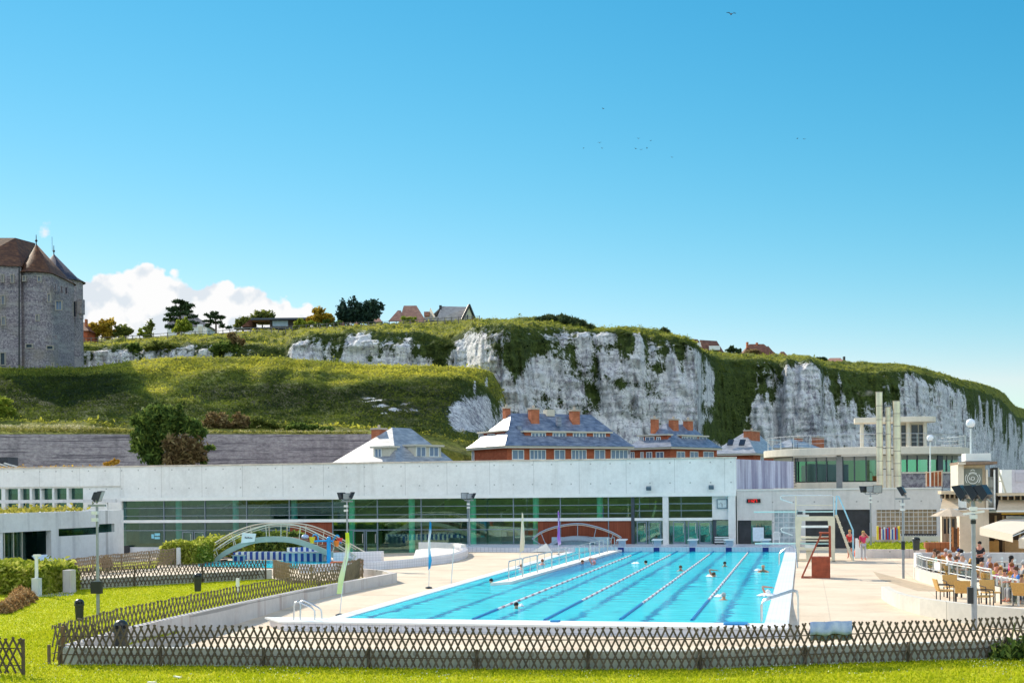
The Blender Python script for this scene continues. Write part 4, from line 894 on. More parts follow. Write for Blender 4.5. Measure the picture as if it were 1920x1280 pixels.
class House:
    def __init__(s,corner,left,right,label,D0,DL,DR,roofm,name='brick_house'):
        s.B=D(*corner,D0); s.A=D(*left,DL); s.C=D(*right,DR); ze=s.B.z; s.ze=ze
        for q in (s.A,s.C): q.z=ze
        s.e1=(s.C-s.B).normalized(); w=(s.C-s.B).length; a=(s.A-s.B); s.e2=Vector((-s.e1.y,s.e1.x,0)); dep=a.dot(s.e2); s.w=w; s.d=dep
        s.r=thing(name,(s.B.x,s.B.y,-.5),label,'house'); s.roofm=roofm
    def L(s,u,v,z): q=s.B+s.e1*u+s.e2*v; q.z=z; return q
    def front(s,px,py,v=0.):
        q=RP(px,py,s.B+s.e2*v,s.e2); return (q-s.B).dot(s.e1),q.z
    def side(s,px,py,u=0.):
        q=RP(px,py,s.B+s.e1*u,s.e1); return (q-s.B).dot(s.e2),q.z
    def lbox(s,u0,u1,v0,v1,z0,z1,mb=None):
        mb=mb or MB(); b=[s.L(u0,v0,z0),s.L(u1,v0,z0),s.L(u1,v1,z0),s.L(u0,v1,z0)]; return mb.hexa(b,[q+U0*(z1-z0) for q in b])
    def body(s,ridge,zr,wall=M_BRICK,inset=.55,fascia=.28):
        """ridge: (u0,v0,u1,v1)"""
        i=inset
        s.lbox(i,s.w-i,i,s.d-i,-.5,s.ze-.12).build('wall',wall,s.r)
        s.lbox(0,s.w,0,s.d,s.ze-fascia,s.ze).build('eaves',M_CREAM,s.r)
        u0,v0,u1,v1=ridge; b=[s.L(-.1,-.1,s.ze+.004),s.L(s.w+.1,-.1,s.ze+.004),s.L(s.w+.1,s.d+.1,s.ze+.004),s.L(-.1,s.d+.1,s.ze+.004)]
        p,q=s.L(u0,v0,zr),s.L(u1,v1,zr)
        # slight bell-cast: mid ring
        mid=[b[0].lerp(p,.16)-U0*.12,b[1].lerp(q,.16)-U0*.12,b[2].lerp(q,.16)-U0*.12,b[3].lerp(p,.16)-U0*.12]
        m=MB().add([*b,*mid,p,q],[(0,1,5,4),(1,2,6,5),(2,3,7,6),(3,0,4,7),(4,5,9,8),(5,6,9),(6,7,8,9),(7,4,8),(3,2,1,0)]); s.roof=m.build('roof',s.roofm,s.r)
        hp=MB()
        s.zr=zr; s.rg=ridge
    def roofz(s,u,v):
        """height of the roof plane over a plan point"""
        u0,v0,u1,v1=s.rg; k=min(v/max(v0,.01),(s.d-v)/max(s.d-v1,.01),u/max(u0,.01),(s.w-u)/max(s.w-u1,.01),1.); return s.ze+(s.zr-s.ze)*max(k,0)
    def dormer(s,px0,px1,pyt,pyb,v,wins,face='f',mat=M_CREAM,panel=M_BRICK,trim=M_CREAM,deep=None):
        f=s.front if face=='f' else s.side
        lim=s.w-1.0 if face=='f' else s.d-1.0
        (a,zt),(b,zb)=f(px0,pyt,v),f(px1,pyb,v); a,b=sorted((a,b)); k=max(v+.8,deep or 0)
        a=max(a,.9); b=min(b,lim)
        if b-a<1: return None
        d=0
        while d<7:
            d+=.2; zz=s.roofz((a+b)/2,v+d) if face=='f' else s.roofz(v+d,(a+b)/2)
            if zz>zt: break
        box=(lambda x0,x1,y0,y1,z0,z1:s.lbox(x0,x1,y0,y1,z0,z1)) if face=='f' else (lambda x0,x1,y0,y1,z0,z1:s.lbox(y0,y1,x0,x1,z0,z1))
        o=box(a,b,v,v+d,zb,zt).build('dormer',panel,s.r); box(a-.25,b+.25,v-.3,v+d+.2,zt+.003,zt+.2).build('dormer_roof',trim,o); box(a-.08,b+.08,v-.1,v-.003,zb-.15,zb+.02).build('dormer_sill',trim,o)
        for (w0,w1) in wins: s.window(w0,w1,pyt+2,pyb-1,v-.02,face,par=o)
        return o
    def window(s,px0,px1,pyt,pyb,v=.53,face='f',par=None,frame=M_WHITE,pane=M_BLUEPANE,n=2):
        f=s.front if face=='f' else s.side; (a,zt),(b,zb)=f(px0,pyt,v),f(px1,pyb,v); a,b=sorted((a,b)); par=par or s.r
        box=(lambda x0,x1,y0,y1,z0,z1,mb:s.lbox(x0,x1,y0,y1,z0,z1,mb)) if face=='f' else (lambda x0,x1,y0,y1,z0,z1,mb:s.lbox(y0,y1,x0,x1,z0,z1,mb))
        m=MB(); t=.09
        box(a-t,a,v-.08,v+.1,zb-t,zt+t,m); box(b,b+t,v-.08,v+.1,zb-t,zt+t,m); box(a,b,v-.08,v+.1,zt,zt+t,m); box(a,b,v-.08,v+.1,zb-t,zb,m)
        for k in range(1,n): x=a+(b-a)*k/n; box(x-.045,x+.045,v-.06,v+.05,zb,zt,m)
        w=m.build('window',frame,par)
        if w.parent.parent is None: box(a,b,v-.01,v+.08,zb,zt,MB()).build('pane',pane,w)
        else: box(a,b,v-.01,v+.08,zb,zt,MB()).build('window_pane',pane,par)
    def chimney(s,px,py,pw,ph,v,mat=M_BRICKD,dth=.8):
        u,zt=s.front(px,py,v); u2,_=s.front(px+pw,py,v); _,zb=s.front(px,py+ph,v); zb-=1.2
        o=s.lbox(u,u2,v-dth/2,v+dth/2,zb,zt-.25).build('chimney',mat,s.r); s.lbox(u-.08,u2+.08,v-dth/2-.08,v+dth/2+.08,zt-.249,zt-.05).build('cap',M_POT,o)
        c=s.L((u+u2)/2,v,zt-.05); MB().cyl(c,c+U0*.35,.16,n=8).build('chimney_pot',M_POT,o)
# big house
h=House((947,835),(868,840),(1189,837),'large red brick house with long slate hip roof and three chimneys',155,163.5,164,M_SLATEM)
v=h.d/2; u0,_=h.front(959,770,v); u1,zr=h.front(1108,776,v); h.body((u0,v,u1,v),zr-.1)
h.dormer(984,1144,810,828,1.6,[(997,1009),(1011,1022),(1037,1047),(1049,1060),(1075,1085),(1087,1098),(1113,1122),(1124,1134)])
h.dormer(897,946,813,826,1.4,[(915,927),(899,906),(934,944)],'s')
for (a,b) in ((961,981),(994,1022),(1040,1058),(1072,1098),(1115,1133),(1146,1176)): h.window(a,b,844,860,n=2 if b-a<22 else 4)
h.window(886,889,846,870,.53,'s',n=1)
h.chimney(945,762,9,22,v+.8); h.chimney(993,764,15,26,v-1.2); h.chimney(1070,767,14,26,v-1.2)
for (px,py) in ((1048,782),(973,800)):
    u,zt=h.front(px,py,2.6); MB().obox(h.L(u,2.7,zt-.5),h.e1,h.e2,U0,.55,.5,1.2).build('roof_vent',M_SLATEM,h.r)
u,zt=h.front(1022,768,v); h.lbox(u,u+1.1,v-.5,v+.5,zr-.4,zt).build('white_stack',M_CREAM,h.r)
# left house
h=House((744,874),(628,878),(866,876),'grey slate hip roofed house with one tall brick chimney, nearest the retaining wall',138,146,147,M_SLATE)
v=h.d*.5; u0,_=h.front(733,803,v); u1,zr=h.front(770,801,v); h.body((u0+.2,v,u1,v),zr-.1)
h.dormer(777,827,836,856,1.5,[(781,797),(805,821)],'f',panel=M_CREAM); h.dormer(700,731,840,857,1.5,[(704,715)],'s',panel=M_CREAM)
h.chimney(703,801,15,32,v+1.6,dth=1.1)
# third house
h=House((1259,837),(1180,840),(1354,840),'smaller brick house with three tall chimneys, right of the large red one',180,186,189.8,M_SLATEM)
v=h.d*.5; u0,_=h.front(1249,790,v); u1,zr=h.front(1290,796,v); h.body((u0,v,u1,v),zr)
h.dormer(1276,1325,817,830,1.6,[(1279,1287),(1289,1299),(1301,1306),(1311,1324)]); h.dormer(1199,1252,818,830,1.5,[(1211,1226),(1232,1238),(1201,1206)],'s')
for (a,b) in ((1269,1283),(1294,1308),(1319,1337)): h.window(a,b,847,860)
for (a,b) in ((1231,1244),(1213,1222),(1202,1206),(1183,1189)): h.window(a,b,848,862,.53,'s')
h.chimney(1224,783,7,22,v+1.); h.chimney(1258,784,10,24,v-.8); h.chimney(1285,786,10,22,v-.6)
# fourth house
h=House((1417,849),(1340,852),(1462,851),'small brick house with a pale roof and a wide chimney beside the round pavilion',200,206,212,M_SLATE)
v=h.d*.5; u0,_=h.front(1397,810,v); u1,zr=h.front(1421,812,v); h.body((u0,v,u1,v),zr)
for px in (1369,1391):
    a,z=h.side(px,829,2.0); MB().obox(h.L(2.2,a,z),h.e2,(h.e1*.7+U0*.7).normalized(),(U0*.7-h.e1*.7).normalized(),.9,1.2,.15).build('skylight',M_DARKGLASS,h.r)
h.chimney(1401,805,17,24,v-.9,dth=1.2); h.window(1426,1431,855,866)
# roofs farther right, beyond the pavilion railing
h=House((1490,838),(1455,840),(1545,840),'cream walled house behind the round pavilion roof railing',215,222,225,M_SLATE)
h.body((h.w*.35,h.d/2,h.w*.65,h.d/2),D(1500,822,218).z,wall=M_CREAM)
h.chimney(1493,819,8,14,h.d/2); h.chimney(1526,818,15,14,h.d/2)
# ================================================================ houses on the plateau
M_PINK=mat_tiles('pink_tile',(.30,.15,.11),(.42,.22,.16),(.52,.30,.22)); M_GREYT=mat_tiles('grey_shingle',(.30,.27,.27),(.40,.37,.36),(.5,.46,.44)); M_BROWNT=mat_tiles('brown_tile',(.12,.05,.035),(.20,.085,.055),(.32,.15,.09)); M_THATCH=mat_tiles('thatch',(.10,.09,.10),(.20,.18,.19),(.3,.27,.27))
M_PALEW=PM('pale_wall',(.66,.62,.50),.8)
def gable(name,label,px0,px1,pye,pyr,pr0,pr1,dep,rm,wm,depth=8.,right_gable=True,base=None):
    a=D(px0,pye,dep);b=D(px1,pye,dep+3.); b.z=a.z; r0=D(pr0,pyr,dep+4);r1=D(pr1,pyr,dep+5.5); r1.z=r0.z
    e1=(b-a).normalized(); e2=Vector((-e1.y,e1.x,0)); r=thing(name,(a.x,a.y,a.z-4),label,'house')
    c,d=a+e2*depth,b+e2*depth; g=[a,b,d,c]; z0=a.z-5
    ins=[a+e1*.3+e2*.4,b-e1*.3+e2*.4,d-e1*.3-e2*.4,c+e1*.3-e2*.4]
    w=MB().hexa([Vector((q.x,q.y,z0)) for q in ins],[q+U0*.05 for q in ins])
    gr=b.lerp(d,.5); gl=a.lerp(c,.5)
    w.add([ins[1],ins[2],Vector((*(ins[1]+ins[2]).xy/2,r0.z-.3)),ins[0],ins[3],Vector((*(ins[0]+ins[3]).xy/2,r0.z-.3))],[(0,1,2),(4,3,5)]) ; w.build('wall',wm,r)
    MB().hexa([a-U0*.1,b-U0*.1,r1-U0*.25,r0-U0*.25],[a+U0*.15,b+U0*.15,r1,r0]).build('roof',rm,r); MB().hexa([d-U0*.1,c-U0*.1,r0-U0*.25+e2*.01,r1-U0*.25+e2*.01],[d+U0*.15,c+U0*.15,r0+e2*.01,r1+e2*.01]).build('roof',rm,r)
    return r,a,b,e1,e2
def pbox(par,name,mat,px0,px1,py0,py1,dep,th=1.,off=0):
    a=D(px0,py1,dep);b=D(px1,py0,dep); c=(a+b)/2; return MB().obox(c+FW*th/2,R0,FW,U0,(b-a).dot(R0),th,b.z-a.z).build(name,mat,par)
# white gable house with dark chimney
r,a,b,e1,e2=gable('gabled_house','pale gabled house with a grey shingle roof on the cliff top',818,871,600,574,828,881,292,M_GREYT,M_PALEW,8)
q=[D(866,600,292.6),D(892,601,297),D(880,571.5,293.5)]; 
MB().add([q[0],q[1],q[2],q[0]+FW*6,q[1]+FW*6,q[2]+FW*6],[(0,1,2),(3,5,4),(0,3,4,1),(1,4,5,2),(2,5,3,0)]).build('gable_wall',M_PALEW,r)
MB().bar(q[0]-FW*.2,q[2]-FW*.2,.3,.5).bar(q[2]-FW*.21,q[1]-FW*.21,.3,.5).build('barge_board',M_IRON,r)
pbox(r,'chimney',M_IRON,823.5,828,572,584,295,.8); pbox(r,'porch_roof',M_GREYT,795,822,594,601,291,3); pbox(r,'window',M_DARKGLASS,875,878,590,601,291.8,.4); pbox(r,'window',M_DARKGLASS,884,887,593,601,292.4,.4)
def hip_small(name,label,eL,eR,rl,rr_,ye,yr,dep,rm,wm,depth=8,h=3.):
    a=D(eL,ye,dep);b=D(eR,ye,dep); b.z=a.z; e1=(b-a).normalized(); e2=Vector((-e1.y,e1.x,0)); p=D(rl,yr,dep+depth/2);q=D(rr_,yr,dep+depth/2); q.z=p.z
    r=thing(name,(a.x,a.y,a.z-h),label,'house'); c,d=a+e2*depth,b+e2*depth
    i=.4; MB().hexa([a+e1*i+e2*i-U0*(h+2),b-e1*i+e2*i-U0*(h+2),d-e1*i-e2*i-U0*(h+2),c+e1*i-e2*i-U0*(h+2)],[a+e1*i+e2*i,b-e1*i+e2*i,d-e1*i-e2*i,c+e1*i-e2*i]).build('wall',wm,r)
    MB().add([a,b,d,c,p,q],[(0,1,5,4),(1,2,5),(2,3,4,5),(3,0,4),(3,2,1,0)]).build('roof',rm,r); return r
r=hip_small('tiled_house','pink tiled house with steep hip roofs beside the grey gabled house',748,800,757,781,604,573,290,M_PINK,M_PALEW,8)
q=[D(727,603,287),D(758,603,287),D(757,603,294),D(727,603,294),D(746,581.5,290),D(752,582,293)]
MB().add(q,[(0,1,4),(1,2,5,4),(2,3,4,5),(3,0,4)]).build('wing_roof',M_PINK,r); pbox(r,'chimney',M_PINK,795,805,584,592,296,2.5)
r=thing('modern_house',D(520,612,285),'low modern flat roofed house with big panes and a terrace, above the fence','house')
pbox(r,'flat_roof',PM('zinc',(.08,.09,.12),.5),470,585,595,599.5,283,9); pbox(r,'wood_wall',mat_wood('brown_cladding',(.10,.07,.06),(.18,.13,.11)),506,574,599.6,613,284.5,6); pbox(r,'window',PM('pale_pane',(.45,.52,.60),.15),511,540,601,611.5,284.2,.25)
pbox(r,'soffit',PM('orange_wood',(.42,.20,.10),.6),473,505,599.6,602,284,4); pbox(r,'terrace_wall',PM('grey_board',(.16,.17,.18),.7),438,560,613,616,283,3); q=[D(452,612,283),D(473,612,285),D(473,596,285)]
MB().add([q[0],q[1],q[2],q[0]+FW*5,q[1]+FW*5,q[2]+FW*5],[(0,1,2),(3,5,4),(0,3,4,1),(1,4,5,2),(2,5,3,0)]).build('side_gable',M_BROWNT,r)
r=hip_small('thatched_house','dark thatched house half hidden behind the big pine',309,391,330,360,612,588,288,M_THATCH,M_WHITE,9); pbox(r,'white_wall',M_WHITE,370,380,608,626,286,.5); pbox(r,'yellow_gable',M_PALEW,372,379,611,625,285.8,.15)
r=hip_small('castle_annex','brown roofed annex just right of the castle',140,166,152,158,620,604,262,M_BROWNT,M_BRICK,8); pbox(r,'chimney',M_BRICKD,159,162,598,612,264,.9)
r=hip_small('tiled_house','brown roof glimpsed behind the dark cypress clump',690,717,695,704,604,586,300,M_PINK,M_PALEW,8)
# right-hand plateau
r=thing('modern_house',D(1318,658,330),'white semi-detached houses with slanting brown roofs at the cliff edge','house')
for (x0,x1,y0,y1) in ((1281,1322,633,655),(1312,1358,636,661)):
    q=[D(x0,y0+1,333),D(x0+8,y1-4,330),D(x1,y1,332),D(x1-14,y0+3,337)]
    MB().hexa([p-U0*.35 for p in q],q).build('roof',M_BROWNT,r)
    q=[D(x0,y0+2,333.3),D(x0+9,y1+1,330.5),D(x1-2,y1+2,332.4),D(x1-4,y1-6,337)]; MB().hexa([Vector((p.x,p.y,p.z-3)) for p in q],[p-U0*.4 for p in q]).build('wall',M_WHITE,r)
    pbox(r,'dormer_window',M_WHITE,x0+18,x1-8,y1-13,y1-5,330.5,1.2)
r=hip_small('brown_roofed_house','brown steep roofed house with two chimneys, right of the white semi-detached pair',1392,1456,1405,1432,664,645,345,M_BROWNT,M_BRICK,9); pbox(r,'chimney',M_BRICKD,1400,1403.5,641,652,347,1); pbox(r,'chimney',M_BRICKD,1418,1421.5,642,650,349,1)
q=[D(1424,666,343),D(1457,667,343),D(1440,648,346),D(1424,666,350),D(1457,667,350)]; MB().add(q,[(0,1,2),(1,4,2),(4,3,2),(3,0,2)]).build('front_gable',M_BROWNT,r)
hip_small('small_cabin','tiny brown roofed cabin right of the brown steep house',1461,1477,1464,1470,667,659,346,M_BROWNT,M_PALEW,4)
r=hip_small('low_house','distant low pink roofed house on the right cliff top',1549,1584,1556,1576,679,671,350,M_PINK,M_BRICK,7); pbox(r,'chimney',M_IRON,1582,1585,668,680,352,1)
# ================================================================ round pavilion
M_RIM=mat_concrete('cream_concrete',(.66,.60,.50),None,False,.3,(.35,.3,.25))
pc=D(1620,700,119.); pc.z=4.1; pav=thing('round_pavilion',pc,'round cream concrete pavilion with a curved glazed front and a railed roof terrace','building')
RR=9.05
MB().lathe(Vector((pc.x,pc.y,0)),[(.01,7.0),(RR-.5,7.0),(RR,7.02),(RR,7.62),(RR-.4,7.66),(.01,7.66)],72).build('roof_slab',M_RIM,pav)
RW=8.0
def RC(px,py,R=RW):
    d=ray(px,py); ox,oy=-pc.x,-pc.y; a=d.x*d.x+d.y*d.y; b_=2*(d.x*ox+d.y*oy); c=ox*ox+oy*oy-R*R; s=b_*b_-4*a*c; t=(-b_-math.sqrt(max(s,0)))/(2*a); return Vector((d.x*t,d.y*t,H+d.z*t))
def ang(p): return math.atan2(p.y-pc.y,p.x-pc.x)
def arcwall(px0,px1,z0,z1,R0_,th,name,mat,n=6):
    a0,a1=ang(RC(px0,880)),ang(RC(px1,880)); ln=[]
    for k in range(n+1):
        a=a0+(a1-a0)*k/n; ln.append((pc.x+math.cos(a)*R0_,pc.y+math.sin(a)*R0_))
    return MB().wall(ln,z0,z1,th).build(name,mat,pav)
MB().lathe(Vector((pc.x,pc.y,0)),[(RW-1.2,4.1),(RW-1.2,7.0)],48).build('inner_core',PM('pavilion_inside',(.05,.09,.08),.7),pav)
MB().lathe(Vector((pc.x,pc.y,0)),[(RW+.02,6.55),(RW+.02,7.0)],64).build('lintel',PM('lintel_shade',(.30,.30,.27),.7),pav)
M_TEAL=mat_glass('teal_glass',(.16,.36,.34),.20)
zw0,zw1=RC(1540,902).z,RC(1540,857).z
for (a,b) in ((1442,1492),(1569,1580)): arcwall(a,b,4.1,6.9,RW,.3,'wall',M_RIM if a<1500 else PM('grey_pier',(.22,.23,.23),.7))
arcwall(1492,1646,4.1,zw0-.08,RW,.28,'sill_wall',M_RIM,10)
for (a,b,n) in ((1492,1569,4),(1580,1646,3)):
    arcwall(a,b,zw0,zw1,RW-.02,.04,'glass',M_TEAL,6); 
    for k in range(n+1): q=RC(a+(b-a)*k/n,880,RW+.01); MB().box((q.x-.05,q.y-.06,zw0-.06),(q.x+.05,q.y+.06,zw1)).build('window_bar',M_FRAMED,pav)
    arcwall(a-1,b+1,zw1+.02,zw1+.2,RW+.25,.16,'sun_blind',M_WHITE,8)
M_TEALB=mat_glass('bright_teal_glass',(.10,.42,.55),.28)
zr0_,zr1_=RC(1720,884).z,RC(1720,853).z
arcwall(1689,1795,4.1,zr0_-.15,RW-.02,.28,'flint_base',M_FLINT,10); arcwall(1689,1797,zr0_-.15,zr0_-.01,RW+.12,.2,'pale_sill',M_RIM,10); arcwall(1689,1757,zr0_,zr1_,RW-.02,.04,'glass',M_TEALB,6); arcwall(1766,1795,zr0_,zr1_,RW-.02,.04,'glass',M_TEALB,4)
arcwall(1757,1766,zr0_,zr1_,RW,.25,'dark_pier',M_FRAMED,2); arcwall(1689,1797,zr1_+.02,zr1_+.16,RW+.25,.14,'sun_blind',M_WHITE,10); arcwall(1655,1689,4.1,6.9,RW,.3,'wall',M_RIM,4)
for px in (1701,1720,1741,1775,1785): q=RC(px,870,RW+.01); MB().box((q.x-.05,q.y-.06,zr0_),(q.x+.05,q.y+.06,zr1_)).build('window_bar',M_FRAMED,pav)
# roof railing
def circ(a,R=RR-.35,z=0): return Vector((pc.x+math.cos(a)*R,pc.y+math.sin(a)*R,z))
A0=math.radians(150);A1=math.radians(395); pts=[A0+(A1-A0)*k/60 for k in range(61)]
MB().tube([circ(a,z=8.75) for a in pts],.03,6).build('top_rail',M_STEEL,pav); MB().tube([circ(a,z=8.4) for a in pts],.016,5).build('middle_rail',M_STEEL,pav); MB().tube([circ(a,z=8.05) for a in pts],.016,5).build('lower_rail',M_STEEL,pav)
for k in range(0,61,3): MB().cyl(circ(pts[k],z=7.66),circ(pts[k],z=8.75),.022,n=6).build('rail_post',M_STEEL,pav)
# canopy and cabin on the roof
cy=pc.y+1.5
a=P(1602,789,cy);b=P(1756,785,cy); zc=P(1700,786,cy).z
rd=(b.x-a.x)*.5*.48; cx2=b.x-rd*.95
MB().prism(hull(ring2(Vector((cx2,cy+.5,0)),rd*.95,32)+[(a.x,cy-.6),(a.x,cy+1.6)]),zc-.28,zc+.22).build('canopy',M_RIM,pav,bevel=.04)
for px in (1616,1734,1703,1679): x=P(px,800,cy-.2).x; MB().cyl((x,cy-.1,7.66),(x,cy-.1,zc-.281),.17,n=12).build('canopy_column',M_RIM,pav,smooth=True)
x0,x1=P(1686,800,cy+.6).x,P(1738,800,cy+.6).x; MB().box((x0,cy+.5,7.66),(x1,cy+2.2,zc-.282)).build('cabin',M_RIM,pav)
for (p0,p1) in ((1690,1698),(1709,1721),(1723,1733)):
    x0,x1=P(p0,800,cy+.4).x,P(p1,800,cy+.4).x; MB().box((x0,cy+.44,7.9),(x1,cy+.5,zc-.5)).build('cabin_window',M_DARKGLASS,pav)
ld=MB(); x=P(1484,870,107).x; y=RC(1486,880).y-.6
for dx in (0,.45): ld.cyl((x+dx,y,4.2),(x+dx,y,8.2),.03,n=5)
for k in range(14): ld.cyl((x,y,4.4+k*.26),(x+.45,y,4.4+k*.26),.018,n=5)
tag(ld.build('roof_ladder',M_FRAMED),'dark metal ladder up to the pavilion roof terrace','ladder')
# three flue pipes
M_FLUE=PM('dull_steel',(.70,.61,.47),.32,.65,var=.2,scale=1.2)
LBF=['tallest of three steel flue pipes, with a slanted top and faint smoke','thinnest and shortest steel flue pipe, in the middle','thick steel flue pipe on the right of the three']
for i,(px0,px1,pyt) in enumerate(((1642,1654.5,735),(1660,1670,763),(1674,1688,752))):
    y=104.; a=P(px0,pyt,y); b=P(px1,pyt,y); r=(b.x-a.x)/2; x=(a.x+b.x)/2
    f=thing('flue_pipe',(x,y,4.15),LBF[i],'chimney pipe','steel flue pipes on the flat roof'); n=7 if i!=1 else 6; z=4.15; seg=(a.z-4.15)/n
    for k in range(n):
        s_=MB().cyl((x,y,z),(x,y,z+seg-.03),r,n=20).build('pipe_section',M_FLUE,f,smooth=True); MB().cyl((x,y,z+seg-.035),(x,y,z+seg+.03),r*1.06,n=20).build('pipe_collar',PM('collar_steel',(.40,.34,.27),.5,.6),s_,smooth=True); z+=seg
    if i<2:
        for zz in (5.6,7.2,9.0): MB().box((x+r*.9,y-.04,zz),(x+r*.9+.42,y+.04,zz+.07)).build('clamp',M_FRAMED,f)
# ================================================================ restaurant at the right
RY=80.
M_OCH=mat_concrete('ochre_concrete',(.60,.47,.33),None,False,.4,(.30,.22,.15)); M_CRM=mat_concrete('cream_wall',(.70,.61,.50),None,False,.35,(.42,.33,.26))
rest=thing('restaurant',P(1850,1030,RY),'cream concrete seaside restaurant with awnings and a small balcony tower at the right edge','building')
def rb(px0,px1,py0,py1,name,mat,y=RY,th=.5,par=rest,z0=None):
    a=P(px0,py1,y);b=P(px1,py0,y); return MB().box((a.x,y,a.z if z0 is None else z0),(b.x,y+th,b.z)).build(name,mat,par)
rb(1800,1854,955,1050,'lower_wall',M_CRM,RY,6,z0=-.3); rb(1853.6,1990,960,1050,'recess_wall',PM('dark_recess',(.10,.07,.05),.7),RY+1.6,.3,z0=-.3)
for px in (1866,1880,1896,1911): rb(px,px+3,966,1050,'door_bar',PM('timber_bar',(.50,.36,.20),.6),RY+1.45,.1,z0=-.3)
rb(1866,1872,1012,1034,'wooden_bar',PM('bar_wood',(.55,.25,.07),.5),RY+1.0,.4); rb(1853,1873,1014,1046,'counter',PM('counter_wood',(.55,.28,.08),.5),RY+.6,.5,z0=-.3); rb(1884,1920,1012,1046,'timber_door',PM('door_wood',(.50,.30,.14),.5),RY+1.2,.3,z0=-.3)
# tower with the round emblem sign
rb(1797,1807,868,955,'tower_side',M_CRM,RY,4.); rb(1807.3,1847,871,955,'tower_front',M_OCH,RY+.25,3.5); rb(1847.2,1866,893,955,'tower_back',PM('tower_glass',(.42,.42,.38),.3),RY+.6,2.6); rb(1849,1852.5,880,955,'tower_post',M_CRM,RY+.1,.3)
rb(1797,1870,864.5,870.5,'tower_roof',PM('rusty_slab',(.25,.17,.12),.8,var=.4,scale=2),RY-.3,4.6); rb(1797,1811,866.2,870.6,'roof_corner',M_CRM,RY-.33,.2); rb(1810.5,1858,849,864,'white_box',M_WHITE,RY+.6,2.)
rb(1864,1866,880,955,'tower_post',M_WHITE,RY+.05,.2); rb(1851,1863,899,913,'tower_window',PM('grey_pane',(.45,.45,.42),.3),RY+.5,.05); rb(1851,1863,918,948,'tower_window',PM('grey_pane',(.45,.45,.42),.3),RY+.5,.05)
rb(1866,1871,876,955,'dark_gap',M_BLK,RY+.4,2.)
em=thing('emblem_sign',P(1824,900,RY+.2),'grey square panel with a white ring emblem and arrow on the tower','sign')
sa=P(1806.5,922,RY+.18); sb2=P(1841.5,878,RY+.18); MB().box((sa.x,RY+.16,sa.z),(sb2.x,RY+.245,sb2.z)).build('panel',PM('sign_grey',(.19,.20,.17),.6),em)
c=P(1824,896.5,RY+.14); k=(sb2.x-sa.x)/35.; 
def arc(r0,a0,a1,w_,m,n=24):
    A=[];B=[]
    for i in range(n+1):
        a=math.radians(a0+(a1-a0)*i/n); A.append((c.x+math.cos(a)*(r0-w_/2),RY+.15,c.z+math.sin(a)*(r0-w_/2))); B.append((c.x+math.cos(a)*(r0+w_/2),RY+.15,c.z+math.sin(a)*(r0+w_/2)))
    m.strip(A,B)
m=MB(); arc(10*k,0,360,1.0*k,m,40); arc(13.6*k,-38,35,1.1*k,m); arc(13.6*k,145,218,1.1*k,m); arc(11.8*k,52,128,1.2*k,m); arc(3.2*k,0,360,.9*k,m)
m.bar((c.x-4*k,RY+.15,c.z+15*k),(c.x,RY+.15,c.z+17.5*k),.01,1.4*k,(0,0,1)).bar((c.x,RY+.15,c.z+17.5*k),(c.x+4*k,RY+.15,c.z+15*k),.01,1.4*k,(0,0,1)).bar((c.x-6*k,RY+.15,c.z+2.5*k),(c.x-6*k,RY+.15,c.z-2*k),.01,.8*k).bar((c.x-6*k,RY+.15,c.z-2*k),(c.x-3*k,RY+.15,c.z-2*k),.01,.8*k)
m.build('emblem',M_WHITE,em)
# balcony front, cornices, canvas rolls
for (p0,p1,y0) in ((1765,1797,921),(1871,1990,924)):
    rb(p0,p1,y0-1,y0+5,'cornice',M_OCH,RY-.5,2); rb(p0+2,p1,y0+5.2,y0+13,'vent_recess',PM('vent_dark',(.06,.045,.035),.8),RY+.3,1.2)
    for q in range(int(p0)+6,int(p1),12 if p0>1800 else 9): rb(q,q+2.2,y0+5.2,y0+13,'vent_fin',M_OCH,RY+.1,.18)
    a=P(p0+2,y0+13,RY+.2);b=P(p1,y0+13,RY+.2);c_=P(p0-2,y0+33,RY-1.0);d_=P(p1,y0+33,RY-1.0)
    MB().hexa([c_-U0*.12,d_-U0*.12,b-U0*.12,a-U0*.12],[c_,d_,b,a]).build('sloping_panel',M_OCH,rest); rb(p0-2,p1,y0+32,y0+35,'panel_lip',M_WHITE,RY-1.05,.2); rb(p0+8,p1,y0+37,y0+40,'yellow_strip',PM('yellow_awning',(.75,.42,.02),.5),RY-.6,.25)
rb(1767,1800,955,1046,'side_wall',M_CRM,RY+2,1.,z0=-.3); rb(1770,1790,972,1000,'dark_glazing',M_DARKGLASS,RY+1.9,.08)
m=MB()
for px in (1767,1775,1783,1791): x=P(px,960,RY+1.85).x; m.box((x-.04,RY+1.8,.3),(x+.04,RY+1.88,2.8))
m.build('glazing_bars',PM('timber_bar2',(.28,.22,.15),.6),rest)
rb(1797,1812,918,956,'balcony_rail',M_WHITE,RY-.5,.05); rb(1797,1866,951.5,954.5,'balcony_lip',M_WHITE,RY-.5,.3)
for k in range(7): rb(1797+k*2.4,1797.8+k*2.4,920,952,'baluster',M_WHITE,RY-.52,.05)
